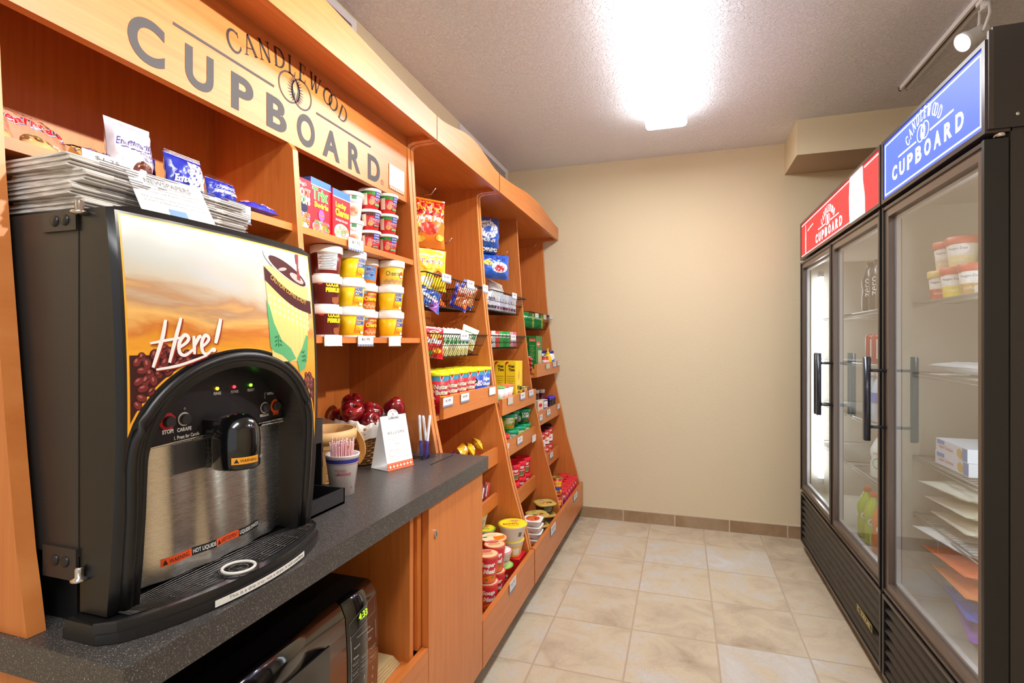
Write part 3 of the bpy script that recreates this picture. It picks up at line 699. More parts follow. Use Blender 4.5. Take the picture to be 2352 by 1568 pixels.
# control panel in the arch, slightly recessed
XC = -.738
n = 30; pts = [(.531, 1.045)] + [(arch_in(i / n)[0], max(1.05, arch_in(i / n)[1])) for i in range(2, n - 1)] + [(.835, 1.056)]
ac = A().m(M((36, 33, 38), .38)).prism(pts, 0, -.762, XC); obj('control_panel', ac, cm, True)
ac = A().m(CHROME).tube([(XC + .001, .531, 1.045), (XC + .001, .835, 1.056)], .0018, 6); obj('panel_edge', ac, cm, True)
cw = M((226, 224, 226), .5); cmap = RX(XC + .0004)
PB = lambda px, py: at(px, py, XC)
yy = [PB(385, 968), PB(422, 962), PB(607, 936), PB(632, 932), PB(656, 928)]
octo = lambda c, r: POLY([(c[0] + r * math.cos(PI / 8 + i * PI / 4), c[1] + r * math.sin(PI / 8 + i * PI / 4)) for i in range(8)])
def tl(txt, px, py, w_, h=.0058, rot=.0, **k):
    y, z = PB(px, py); return T(txt, y, z, w_, h, rot, **k)
ink('panel_print', [(M((212, 40, 44), .5), [octo(yy[0], .0138)]), (M((232, 96, 30), .5), [ELL(*yy[3], .0125, .0135)]), (cw, [ELL(*yy[1], .0108, .0108), ELL(*yy[2], .0105, .0105), ELL(*yy[4], .0098, .0105)]),
    (M((120, 118, 120), .5), [ELL(*PB(423, 938), .0022, .0022), ELL(*PB(607, 913), .002, .002), ELL(*PB(632, 910), .002, .002)]),
    (cw, [tl('STOP!', 384, 991, .0185, .0066, bold=.05), tl('CARAFE', 422, 985, .025, .0062, bold=.04), tl('1. Press for Carafe', 428, 1000, .044, .0058, .02, bold=.03), tl('and choose product', 436, 1009, .046, .0058, .02, bold=.03),
          tl('RINSE', 498, 903, .0145, .005, bold=.02), tl('POWER', 538, 899, .0165, .005, bold=.02), tl('READY', 575, 895, .0155, .005, bold=.02), tl('REFILL', 620, 903, .017, .0045, bold=.02), tl('REGULAR', 606, 953, .0215, .005, bold=.02), tl('HOT', 655, 944, .010, .0045, bold=.02), tl('WATER', 656, 950, .016, .0045, bold=.02),
          tl('2. Press and hold when in manual mode or', 628, 964, .074, .0045, bold=.02), tl('press and release when in portion mode', 631, 970, .068, .0045, bold=.02),
          RIB([PB(607, 910), PB(607, 902), PB(610, 902)], .0009), RIB([PB(628, 899), PB(632, 899), PB(632, 907)], .0009)]), (M((232, 96, 30), .5), [tl('DECAF', 632, 949, .0145, .005, bold=.03)])], cmap, cm, eps=.0002, world=True)
for k, c in enumerate(yy):
    ac = A().m(M((58, 56, 60), .4)).lathe([(.0085, 0), (.0085, .006), (.0075, .008)], (0, 0, 0), 18)
    for v in ac.bm.verts: v.co = Vector((XC + v.co.z, c[0] + v.co.x, c[1] + v.co.y))
    obj('button', ac, cm, True)
for (px, py), col in (((498, 892), (255, 190, 30)), ((537, 888), (255, 40, 50)), ((575, 884), (110, 255, 40))):
    c = PB(px, py); ac = A().m(M(col, .4, emit=3.0)).ball((XC + .001, c[0], c[1]), .0028); obj('indicator_light', ac, cm, True)
# spout
def sx(t, z): return 0
ac = A().m(M((12, 11, 12), .16, coat=.6)); n = 24; prof = [(0.031, .996), (.033, .999), (.0335, 1.043), (.032, 1.06), (.027, 1.073), (.018, 1.081), (.006, 1.084)]
ac.lathe([(r, z) for r, z in prof], (-.70, .686, 0), 30, 1.15, 1.05); ac.box(-.76, .655, 1.045, -.70, .711, 1.075)
sp = obj('spout', ac, cm, True)
ink('warning_sticker', [(M((240, 160, 40), .5), [REC(-.022, 1.006, .018, 1.017)]), (M((30, 20, 16), .5), [T('WARNING', .002, 1.0115, .026, .005), POLY([(-.019, 1.0085), (-.012, 1.0085), (-.0155, 1.015)])]), (WHITE, [T('HOT LIQUIDS', .034, 1.0125, .024, .005)])],
    lambda u, v, h: Vector((-.70 + (.0338 + h) * 1.15 * math.cos(u / .034 - .35), .686 + (.0338 + h) * 1.05 * math.sin(u / .034 - .35), v)), cm, step=.006, eps=.0004, world=True)
obj('bracket', A().m(M((120, 118, 118), .3, .9)).box(-.752, .60, 1.0, -.73, .655, 1.045).bev(.004, 2), cm, True)
# steel splash panel, gently waved
def steelx(u, v):
    y = .531 + (.837 - .531) * u; z = .845 + (1.046 - .845) * v
    return Vector((-.748 + .022 * math.sin(PI * u) + .0022 * math.cos(u * 9 * PI) * (1 - .3 * v) - .012 * (1 - abs(2 * u - 1)) * v, y, z))
obj('splash_panel', A().m(STEEL).grid(steelx, 60, 6), cm, True, label='brushed steel splash panel')
def sm(u, v, h):   # on the steel
    p = steelx((u - .531) / .306, (v - .845) / .201); return p + Vector((h + .0006, 0, 0))
OR = M((238, 86, 34), .5)
zs = lambda y: .8705 + .0 * y
ink('hot_liquids_sticker', [(OR, [REC(.583, .866, .631, .8775), REC(.651 + .02, .866, .719, .8775)]), (BLACK, [REC(.631, .866, .671, .8775), REC(.719, .866, .772, .8775)]),
    (M((60, 20, 12), .5), [T('WARNING', .61, .8717, .033, .007), POLY([(.585, .868), (.592, .868), (.5885, .876)]), T('AVERTISSEMENT', .699, .8717, .036, .007), POLY([(.673, .868), (.68, .868), (.6765, .876)])]),
    (WHITE, [T('HOT LIQUIDS', .651, .8717, .037, .0078, bold=.02), T('LIQUIDES CHAUDS', .7455, .8717, .05, .0078, bold=.02)])], sm, cm, step=.006, eps=.0002, world=True)
# drip tray and grille
def trayedge(t, out=0.0):
    y = .475 + (.893 - .475) * t; k = math.sin(PI * min(1, max(0, (t * 1.0)))) ** .55
    return (-.716 + (.076 + out) * k, y)
TP = [trayedge(i / 30) for i in range(31)]
ac = A().m(M((34, 32, 32), .35)); out = [(-.768, .893 - .0)] + [(-.768, .475)] + TP
ac.prism([(x + (.004 if x > -.76 else -.004), y) for x, y in out], 2, ZC + .0005, .826); ac.prism(out, 2, .826, .838)
tray = obj('drip_tray', ac, cm, True)
RIM = M((70, 68, 70), .14, .6)
ac = A().m(RIM); TI = [trayedge(i / 30, -.016) for i in range(31)]
for i in range(30):
    q = [TP[i], TP[i + 1], TI[i + 1], TI[i]]; ac.prism([(x, y) for x, y in q], 2, .838, .8405)
obj('tray_rim', ac, cm, True)
obj('tray_well', A().m(M((6, 6, 7), .5)).prism([(-.765, .885), (-.765, .483)] + TI, 2, .8385, .8392), cm, True)
ac = A().m(M((90, 86, 84), .25, .9))
for k in range(11):
    off = -.018 - k * .0075; P_ = []
    for i in range(2, 29):
        x, y = trayedge(i / 30, off)
        if x > -.75 and math.hypot(x + .668, y - .66) > .026: P_.append((x, y, .8425))
        elif len(P_) > 1: ac.tube(P_, .0008, 4); P_ = []
    if len(P_) > 1: ac.tube(P_, .0008, 4)
for k in range(9):
    y = .52 + k * .04
    if abs(y - .66) < .03: continue
    t = (y - .475) / .418; x = trayedge(t, -.018)[0]; ac.tube([(-.75, y, .8415), (x, y, .8415)], .0008, 4)
for a_ in (0.3, 1.4, 2.4): ac.tube([(-.668 - .024 * math.cos(a_), .66 - .024 * math.sin(a_), .8425), (-.668 + .024 * math.cos(a_), .66 + .024 * math.sin(a_), .8425)], .0008, 4)
for r in (.028, .014): ac.tube([(-.668 + r * math.cos(2 * PI * i / 32), .66 + r * math.sin(2 * PI * i / 32), .843) for i in range(32)], .001, 4, True)
obj('grille', ac, cm, True)
obj('cup_ring', A().m(M((226, 222, 212), .4)).tube([(-.668 + .0235 * math.cos(2 * PI * i / 40), .66 + .0235 * math.sin(2 * PI * i / 40), .8445) for i in range(40)], .0024, 8, True), cm, True)
def tm(u, v, h):
    x, y = trayedge(u); x2, y2 = trayedge(u + .01); d = Vector((y2 - y, -(x2 - x), 0)).normalized()
    k = (v - ZC) / .03; return Vector((x + .004, y, v)) + d * (h + .0012)
ink('tray_label', [(M((244, 242, 236), .5), [REC(.285, .8155, .745, .8255)]), (M((110, 104, 104), .5), [T('This is a drip tray, not a drain. It will overflow.', .535, .8205, .40, .0062)])], tm, cm, step=.02, eps=.0003, world=True)
# hinges
for zt in (1.372, .905):
    ac = A().m(CB).box(-.83, Y0 - .004, zt - .022, -.765, Y0, zt + .004 if zt > 1 else zt + .02).bev(.003, 2); hb = obj('hinge_bracket', ac, cm, True)
    for dx in (-.805, -.785):
        ac = A().m(CBD).ball((dx, Y0 - .004, zt - .008 if zt > 1 else zt + .002), .0075, 1, .5, 1); obj('screw', ac, hb, True)
    ac = A().m(CHROME).lathe([(.003, -.008), (.010, -.006), (.010, -.003), (.005, -.001), (.005, .01), (.003, .012)], (-.755, Y0 - .006, zt + .004 if zt > 1 else zt - .012), 20); obj('hinge_pin', ac, hb, True)
obj('side_seam', A().m(M((12, 11, 11), .6)).box(-.766, Y0 - .0006, .917, -.7645, Y0 + .001, 1.376), cm, True)
# ================================================================ newspapers and newspaper card on top
INKG = M((96, 88, 86), .8)
def newspaper(cx, cy, z, rot, h, label, wv=.0):
    t = thing('newspaper', label, 'newspaper', (cx, cy, z), rot, 'folded newspapers on the coffee machine')
    ac = A().m(NEWS); L_, W_ = .17, .30; n = 18
    # folded sheaf: rounded spine on the +X side, several sheets fanned toward the back
    for s in range(5):
        zz0, zz1 = h * s / 5, h * (s + .86) / 5; ins = .004 * abs(s - 2)
        pts = []
        for i in range(7):
            a_ = -PI / 2 + PI * i / 6; pts.append((L_ / 2 - ins - .004 + (zz1 - zz0) / 2 * math.cos(a_), (zz0 + zz1) / 2 + (zz1 - zz0) / 2 * math.sin(a_)))
        pts += [(-L_ / 2 + .006 * s, zz1 * 1.0), (-L_ / 2 + .006 * s, zz0)]
        ac.prism(pts, 1, -W_ / 2 + .002 * (s % 2), W_ / 2 - .003 * (s % 3), True)
    obj('sheets', ac, t)
    rows = []
    for c_ in range(4):
        for r_ in range(max(2, int(h / .0035))):
            rows.append(REC(-.115 + c_ * .068, .0025 + r_ * .0034, -.115 + c_ * .068 + .056 - .012 * ((r_ * 7 + c_ * 3) % 4 == 0), .0025 + r_ * .0034 + .0015))
    ink('newsprint_columns', [(INKG, rows)], lambda u, v, hh: Vector((L_ / 2 + .0012 + hh, u, v)), t)
    return t
newspaper(-.865, .655, 1.3865, .02, .017, 'bottom folded newspaper of the stack lying on the coffee machine')
newspaper(-.868, .648, 1.4045, -.02, .018, 'second folded newspaper from the bottom of the stack on the coffee machine')
newspaper(-.862, .652, 1.4235, .035, .018, 'second folded newspaper from the top of the stack on the coffee machine')
newspaper(-.87, .645, 1.4425, -.01, .019, 'top folded newspaper of the stack on the coffee machine')
def card(name, label, cat, w_, h_, layers, loc, yaw, lean, group=None, th=.0012, mat=None):
    """upright card: front faces local +X"""
    t = thing(name, label, cat, loc, (0, -lean, yaw), group)
    obj('card_sheet', A().m(mat or PAPER).box(-th, -w_ / 2, 0, 0, w_ / 2, h_), t)
    if layers: ink('print', layers, flat((.0003, 0, 0), (0, 1, 0), (0, 0, 1)), t, eps=.0003)
    return t
GR = M((118, 112, 112), .7); BL = M((110, 140, 190), .7)
lines = lambda x0, x1, ys, hh=.0016: [REC(x0 + .004 * (i % 3), y, x1 - .005 * ((i * 2) % 3), y + hh) for i, y in enumerate(ys)]
card('notice_card', 'white card headed NEWSPAPERS leaning on the newspaper stack', 'sign', .118, .088, [(GR, [T('NEWSPAPERS', 0, .072, .074, .0095, bold=.01), REC(-.037, .0645, .037, .0652),
    T('Complimentary weekday newspaper for', 0, .0575, .098, .0052), T('Priority Club Rewards members.', 0, .0505, .08, .0052), T('Not a member? Stop by the Front Desk', 0, .039, .1, .0052), T('or visit CandlewoodSuites.com to join.', 0, .032, .1, .0052)]), (BL, [REC(-.016, .008, .012, .022)])],
    (-.742, .625, 1.3875), -.10, .55)
# ================================================================ counter objects
hol = thing('condiment_holder', 'speckled black plastic condiment holder beside the coffee machine', 'holder', (-.90, .99, ZC))
XR = -.80
ac = A().m(DARKSPK).box(-1.06, .905, ZC, -.852, .908, 1.012).box(-1.06, 1.098, ZC, -.852, 1.102, 1.012).box(-1.06, .908, ZC, -1.056, 1.098, 1.012).box(-1.056, .908, .952, -.852, 1.098, 1.012)
obj('frame', ac, hol, True)
ac = A().m(DARKSPK).box(-.99, .91, ZC, -.775, .914, .852).box(-.779, .91, ZC, -.775, 1.085, .85).box(-.99, 1.081, ZC, -.775, 1.085, .85).box(-.99, .91, ZC, -.775, 1.085, .818)
obj('tray', ac, hol, True)
pc = thing('paper_cup', 'white paper cup with a blue rim stripe packed with stirrer straws', 'cup', (-.832, 1.155, ZC))
cr = lambda z: .029 + (.0415 - .029) * z / .098
ac = A().m(M((240, 232, 230), .6)).lathe([(.027, .0), (.029, .0), (.0415, .098), (.0432, .1), (.0432, .103), (.040, .102), (.028, .004)], (0, 0, 0), 36, cap0=True, cap1=True); obj('cup_wall', ac, pc)
ink('cup_print', [(M((48, 48, 140), .6), [REC(-.08, .083, .08, .093)]), (M((170, 70, 90), .6), [REC(-.08, .0795, .08, .0805), REC(-.08, .0945, .08, .0952), REC(.028, .015, .030, .08), T('Valdez', -.018, .066, .026, .008, shear=.3), T('caffeREALE', -.012, .056, .038, .0075, bold=.03), T('A.', .012, .02, .008, .008)])],
    lambda u, v, h: Vector(((cr(v) + h) * math.cos(u / .035 - .55), (cr(v) + h) * math.sin(u / .035 - .55), v)), pc, step=.006, eps=.0004)
rs = random.Random(11); STW = M((238, 214, 214), .4); STR = M((206, 90, 104), .4); st0 = None
for i in range(50):
    r, a_ = .030 * math.sqrt((i + .5) / 50), i * 2.39996; x, y = r * math.cos(a_), r * math.sin(a_); k_ = 3.7
    loc = (-.832 + x * .62, 1.155 + y * .62, ZC + .0055); rot = (-math.atan(k_ * y), math.atan(k_ * x), 0)
    if st0 is None:
        st0 = thing('stirrer_straw', 'thin red and white stirrer straw bunched with others in the paper cup', 'straw', loc, rot, 'stirrer straws in the paper cup')
        obj('tube', A().m(STW).tube([(0, 0, 0), (0, 0, .128)], .00155, 6), st0); obj('red_stripe', A().m(STR).box(.0009, -.0006, .002, .0017, .0006, .126).box(-.0017, -.0006, .002, -.0009, .0006, .126), st0)
    else: q = dup(st0, loc, rot); q.scale = (1, 1, rs.uniform(.93, 1.07))
# wicker basket with liner and apples
wb = thing('wicker_basket', 'brown wicker basket lined with white cloth and heaped with apples', 'basket', (-1.01, 1.512, ZC), -.2)
BW, BD, BHt = .10, .098, .118
def rr(t, sy, sx_, k=4.0):
    a_ = 2 * PI * t; c, s_ = math.cos(a_), math.sin(a_); q = (abs(c) ** k + abs(s_) ** k) ** (-1 / k); return (sx_ * c * q, sy * s_ * q)
ac = A().m(WICK)
for r_ in range(15):
    f_ = r_ / 14; P_ = []
    for i in range(96):
        x, y = rr(i / 96, BW * (.86 + .14 * f_), BD * (.84 + .16 * f_)); w_ = .0032 * math.sin(i / 96 * 2 * PI * 24 + PI * (r_ % 2)); l_ = math.hypot(x, y)
        P_.append((x + x / l_ * w_, y + y / l_ * w_, .006 + f_ * (BHt - .006)))
    ac.tube(P_, .0043, 5, True)
for i in range(48):
    x0, y0 = rr(i / 48, BW * .86, BD * .84); x1, y1 = rr(i / 48, BW, BD); ac.tube([(x0, y0, .003), (x1, y1, BHt)], .0028, 5)
P_ = [rr(i / 40, BW * .85, BD * .83) for i in range(40)]; ac.prism(P_, 2, .001, .006)
obj('weave', ac, wb)
ac = A().m(CLOTH)
def liner(u, v):
    # v 0: inside bottom ... 1: outer drape hem
    P_ = [(.80, .02), (.93, .09), (1.0, .128), (1.05, .134), (1.085, .122), (1.085, .088)]
    k = v * 5; i = min(4, int(k)); f_ = k - i; s_ = P_[i][0] * (1 - f_) + P_[i + 1][0] * f_; z = P_[i][1] * (1 - f_) + P_[i + 1][1] * f_
    x, y = rr(u, BW, BD); wv = .004 * math.sin(u * 2 * PI * 11) + .003 * math.sin(u * 2 * PI * 23 + v * 3)
    return Vector((x * s_ + x / BD * wv * v, y * s_ + y / BW * wv * v, z + wv * .8 * (v > .3) + (.016 if abs(y) > BW * .9 and v > .3 else 0) * min(1, v)))
ac.grid(liner, 120, 15); obj('cloth_liner', ac, wb)
def apple(loc, rot, r, label):
    t = thing('apple', label, 'apple', loc, rot, 'red apples in the lined basket'); ac = A().m(APPLE)
    pr_ = [(.001, -.80), (.14, -.88), (.3, -.92), (.52, -.84), (.76, -.56), (.94, -.16), (1.0, .22), (.96, .52), (.82, .76), (.58, .9), (.36, .90), (.18, .78), (.05, .62), (.001, .58)]
    ac.lathe([(a_ * r, b_ * r) for a_, b_ in pr_], (0, 0, 0), 32, cap0=False, cap1=False); obj('flesh', ac, t)
    obj('stem', A().m(M((110, 74, 40), .7)).tube([(0, 0, r * .58), (.001, .001, r * .8), (.004, .002, r * 1.08)], [.0012, .001, .0018], 6), t)
for c_, r_, ro, lb in (((-1.0, 1.437, .975), .038, (.35, .5, 0), 'dark red apple at the near left corner of the heap, stem facing up'), ((-1.08, 1.56, .985), .038, (.2, -.3, 1), 'dark red apple behind the front left one, highest on the left side'),
    ((-.99, 1.528, .962), .037, (.5, -.3, 2), 'red apple in the middle of the front row, partly behind the welcome card'), ((-.95, 1.457, .944), .033, (.9, .6, 1), 'low red apple tucked at the front edge of the liner with a long stem'),
    ((-.935, 1.592, .975), .037, (-.3, .5, 3), 'red apple at the far right end of the heap beside the card top'), ((-1.075, 1.475, .945), .036, (.1, -.4, 5), 'red apple low at the back left of the heap')):
    apple(c_, ro, r_, lb)
# splint basket with a leather-like handle
sb_ = thing('splint_basket', 'pale woven wood-splint basket with a riveted swing handle', 'basket', (-.972, 1.262, ZC))
ac = A().m(SPLINT)
def ov(t, s_=1.0): return (.085 * s_ * math.cos(2 * PI * t), .095 * s_ * math.sin(2 * PI * t))
for k in range(5):
    z0 = .012 + k * .021
    for i in range(36):
        o = .002 * (1 if (i + k) % 2 else -1); f0, f1 = .84 + .028 * k, .84 + .028 * (k + .8)
        a0, b0 = ov(i / 36, f0), ov((i + 1) / 36, f0); a1, b1 = ov(i / 36, f1), ov((i + 1) / 36, f1); q = lambda p: (p[0] * (1 + o * 6), p[1] * (1 + o * 6))
        a0, b0, a1, b1 = q(a0), q(b0), q(a1), q(b1)
        V = [ac.bm.verts.new((a0[0], a0[1], z0)), ac.bm.verts.new((b0[0], b0[1], z0)), ac.bm.verts.new((b1[0], b1[1], z0 + .018)), ac.bm.verts.new((a1[0], a1[1], z0 + .018))]; ac.face(V)
for i in range(18):
    p0, p1 = ov((i + .5) / 18, .85), ov((i + .5) / 18, .975); t_ = Vector((-p0[1], p0[0], 0)).normalized() * .008
    V = [Vector((p0[0], p0[1], .005)) - t_, Vector((p0[0], p0[1], .005)) + t_, Vector((p1[0], p1[1], .135)) + t_, Vector((p1[0], p1[1], .135)) - t_]; ac.face([ac.bm.verts.new(v) for v in V])
ac.prism([ov(i / 30, .83) for i in range(30)], 2, .002, .006)
obj('weave', ac, sb_)
ac = A().m(M((222, 176, 116), .55, mottle=.03))
for s0, s1 in ((1.0, 1.03), (.93, .955)): ac.lathe([(s0, .112), (s1, .112), (s1, .142), (s0, .142), (s0, .112)], (0, 0, 0), 48, .085, .095, False, False)
obj('rim_band', ac, sb_)
ac = A().m(M((214, 160, 92), .5)); P_ = [(.02, .098, .13), (.04, .102, .112), (.055, .104, .085), (.058, .102, .055), (.045, .097, .03)]; P_ = smoothp(P_)
for (x0, y0, z0), (x1, y1, z1) in zip(P_, P_[1:]):
    d = Vector((x1 - x0, 0, z1 - z0)).normalized(); n_ = Vector((d.z, 0, -d.x)) * .010
    a_, b_ = Vector((x0, y0, z0)), Vector((x1, y1, z1)); V = [a_ - n_, a_ + n_, b_ + n_, b_ - n_]
    f1 = [ac.bm.verts.new(v) for v in V]; f2 = [ac.bm.verts.new(v + Vector((0, .004, 0))) for v in V]; ac.face(f1); ac.face(f2[::-1])
    for i in range(4): ac.face([f1[i], f1[(i + 1) % 4], f2[(i + 1) % 4], f2[i]])
hd = obj('handle', ac, sb_); obj('rivet', A().m(CHROME).ball((.024, .102, .124), .005, 1, .6, 1), hd)
# welcome tent card
wc = thing('welcome_card', 'white tent card reading WELCOME with an orange patterned foot', 'sign', (-.824, 1.44, ZC), (0, 0, -.30))
t_ = math.radians(13); up = Vector((-math.sin(t_), 0, math.cos(t_))); H_ = .165; W_ = .105; ac = A().m(M((242, 240, 238), .6))
outl = [(-W_ / 2, 0), (W_ / 2, 0), (W_ / 2, H_)] + [(.022 * math.cos(PI * i / 12), H_ + .019 * math.sin(PI * i / 12)) for i in range(13)] + [(-W_ / 2, H_)]
V = [ac.bm.verts.new(Vector((0, y, 0)) + up * z) for y, z in outl]; V2 = [ac.bm.verts.new(Vector((-.001, y, 0)) + up * z) for y, z in outl]; ac.face(V); ac.face(V2[::-1])
for i in range(len(V)): ac.face([V[i], V2[i], V2[(i + 1) % len(V)], V[(i + 1) % len(V)]])
ac.prism([(-.001, 0.0004), (-.078, .0004), (-.078, .0012), (-.001, .0012)], 1, -W_ / 2, W_ / 2); ac.prism([(-.037, .1605), (-.038, .161), (-.078, .001), (-.077, .001)], 1, -W_ / 2, W_ / 2)
obj('card_sheet', ac, wc)
SL = M((96, 96, 112), .7); OG = M((226, 92, 40), .6)
ink('card_print', [(OG, [REC(-W_ / 2, 0, W_ / 2, .022)]), (M((250, 220, 205), .6), [REC(-W_ / 2, .003, W_ / 2, .0035), REC(-W_ / 2, .0185, W_ / 2, .019)] + [ELL(-.042 + i * .014, .011, .0035, .0042) for i in range(7)] + [ELL(-.049 + i * .014, .011, .001, .001) for i in range(8)]),
    (SL, [T('CUPBOARD', 0, H_ - .008, .044, .0068, bold=.015), REC(-.022, H_ - .0022, .022, H_ - .0016), ] + serif_arc('CANDLEWOOD', 0, H_ + .0125, .02, .8, .0045) + emblem(0, H_ + .004, .0035)),
    (M((120, 116, 120), .7), [T('W E L C O M E', 0, .112, .068, .0085)]), (M((186, 182, 186), .7), [T("Glad you're here. Help yourself,", 0, .1, .06, .0042), T("we're always open, and always on", 0, .0945, .068, .0042), T('the honor system.', 0, .089, .04, .0042), T('Enjoy.', 0, .078, .018, .007), T('To charge to your suite:', -.02, .06, .045, .004, bold=.02),
      T('Just fill out a Charge Slip and drop it in the slot.', 0, .054, .085, .004), T('OR', -.038, .048, .008, .004), T('To pay cash:', -.028, .042, .025, .004, bold=.02), T('Just deposit the correct amount of money in the slot', 0, .036, .085, .004), T('envelope provided.', -.02, .03, .04, .004)])],
    lambda u, v, h: Vector((h + .0004, u, 0)) + up * v, wc, eps=.0002)
# acrylic holder and pens
ah = thing('acrylic_holder', 'clear acrylic form holder with a pen pocket at the right of the counter', 'holder', (-.845, 1.592, ZC), (0, 0, -.2))
ac = A().m(CLEAR)
ac.prism([(.0, .0), (.003, .0), (-.022, .125), (-.025, .125)], 1, -.036, .026); ac.box(-.03, -.036, 0, .045, .055, .003); ac.box(.042, -.036, .003, .045, .055, .055); ac.box(-.02, .052, .003, .045, .055, .07); ac.box(.0, .0, .003, .043, .003, .055); ac.box(.0, -.036, .003, .045, -.033, .055)
obj('pocket', ac, ah)
def pen(loc, rot, cap, label):
    t = thing('pen', label, 'pen', loc, rot, 'pens in the acrylic holder')
    obj('barrel', A().m(M((242, 242, 244), .3)).lathe([(.0015, 0), (.0045, .012), (.0048, .13), (.0035, .137)], (0, 0, 0), 12), t)
    obj('cap', A().m(cap).lathe([(.003, -.002), (.0056, .0), (.0056, .05), (.005, .052)], (0, 0, 0), 12), t)
pen((-.811, 1.578, ZC + .008), (-.18, .02, 0), M((84, 60, 160), .3), 'white pen with a violet cap leaning to the right')
pen((-.824, 1.618, ZC + .006), (.16, -.05, 0), M((70, 84, 170), .3), 'white pen with a blue cap leaning to the left')
pen((-.838, 1.60, ZC + .006), (.04, -.04, 0), M((70, 84, 170), .3), 'white pen standing behind the two crossed pens')
# ================================================================ microwave and paper bags in the niche
mw = thing('microwave', 'glossy black microwave oven in the niche under the counter showing 4:33', 'microwave', (-.9, .75, .3705))
mw.scale = (1, 1, 1)
MX0, MX1, MY0, MY1, MZ0, MZ1 = -1.10, -.672, .50, 1.055, .375, .655
def mface(y, z): return MX1 + .014 * (1 - ((z - .5) / .15) ** 2) * .6
ac = A().m(M((8, 8, 9), .35)).box(MX0, MY0, MZ0, MX1 - .02, MY1, MZ1); 
for x_ in (MX0 + .03, MX1 - .05):
    for y_ in (MY0 + .04, MY1 - .04): ac.box(x_, y_ - .01, .3706, x_ + .02, y_ + .01, MZ0)
obj('body', ac, mw, True)
pr_ = [(MX1 - .02, MZ0 + .004), (MX1 - .004, MZ0 + .004)] + [(mface(0, MZ0 + .02 + (MZ1 - MZ0 - .05) * i / 8), MZ0 + .02 + (MZ1 - MZ0 - .05) * i / 8) for i in range(9)] + [(MX1 - .008, MZ1 - .006), (MX1 - .02, MZ1 + .001)]
obj('door', A().m(BLACKG).prism(pr_, 1, MY0, .937, True), mw, True)
cpn = obj('control_panel', A().m(BLACKG).prism(pr_, 1, .940, MY1, True), mw, True)
obj('window', A().m(M((20, 20, 20), .06, coat=.6)).prism([(MX1 + .005, .41), (MX1 + .0095, .41), (MX1 + .0095, .60), (MX1 + .005, .60)], 1, .54, .88).bev(.002, 2), mw, True)
mwm = lambda u, v, h: Vector((mface(0, v) + h + .0006, u, v))
lg = M((170, 166, 160), .5)
btn = lambda x, y, s=.013: RIB([(x - s, y - .006), (x - s, y + .006), (x + s, y + .006), (x + s, y - .006)], .0006, True)
ink('keypad_print', [(M((96, 92, 88), .3), [RIB([(.95, .575), (.95, .605), (1.045, .625), (1.045, .59)], .0016, True)]), (M((150, 230, 30), .4, emit=1.6), [T('4:33', 1.0, .603, .032, .014)]),
    (lg, [T('Convenience Cooking', .998, .566, .05, .0045), T('Beverage', 1.022, .556, .022, .005, bold=.02), T('Popcorn', .972, .548, .022, .005, bold=.02), T('Cook', 1.02, .54, .012, .005, bold=.02), T('Reheat', .968, .528, .018, .005, bold=.02)] + [btn(x_, y_) for y_ in (.512, .492) for x_ in (.965, .998, 1.031)] + [T(t2, x_, y_, .018, .004) for t2, x_, y_ in (('Time', .965, .514), ('Defrost', .998, .514), ('Auto', 1.031, .514), ('Power', .965, .494), ('Clock', .998, .494), ('Timer', 1.031, .494))]
       + [T(str(k + 1), .965 + .033 * (k % 3), .468 - .018 * (k // 3), None, .008) for k in range(9)] + [T('0', .998, .414, None, .008), btn(.965, .398), btn(1.031, .414), T('Stop', .965, .398, .014, .004), T('Start', 1.031, .414, .014, .004), REC(.95, .58, .951, .48), RIB([(.952, .524), (.952, .57)], .0008), RIB([(1.045, .53), (1.045, .57)], .0008)])],
    mwm, mw, vstep=.02, eps=.0002, world=True)
for k in range(5):
    t = solid('paper_bag', ['lowest flat kraft paper bag in the stack beside the microwave', 'second kraft paper bag from the bottom of the stack beside the microwave', 'middle kraft paper bag of the stack beside the microwave', 'kraft paper bag just under the top one beside the microwave', 'topmost flat kraft paper bag of the stack beside the microwave'][k], 'paper bag',
      A().m(KRAFT).box(-.17, -.065, 0, .17, .065, .0045).bev(.001, 1), (-.86 - .003 * k, 1.132 - .002 * k, .371 + k * .0062), (0, 0, .03 - .012 * k), 'flat kraft paper bags beside the microwave')
# ================================================================ goods
def TUB(name, label, cat, group, r0, r1, h, body, lid, layers, loc, yaw=0.0, lidh=.006, over=.003, neck=None, step=.008, n=32, shoulder=0.0):
    """tapered round container: body, lid, printed label; the front faces local +X"""
    t = thing(name, label, cat, loc, yaw, group)
    hb = h - lidh
    layers = [(m0, s0) for m0, s0 in layers] if layers else None
    prof = [(r0 * .93, 0), (r0, .002), (r1, hb - shoulder)] + ([(r1 * .96, hb)] if shoulder else [])
    obj('body', A().m(body).lathe(prof, (0, 0, 0), n), t)
    if lid: obj('lid', A().m(lid).lathe([(r1 + over * .5, hb - lidh * .6), (r1 + over, hb - lidh * .3), (r1 + over, h - .001), (r1 + over - .002, h), (r1 - .004, h), (r1 - .006, h - .0015), (.001, h - .0015)], (0, 0, 0), n, cap1=False), t)
    if layers: ink('label_print', layers, cyl(r0, r1, .002, hb - shoulder), t, step=step, eps=.00025)
    return t
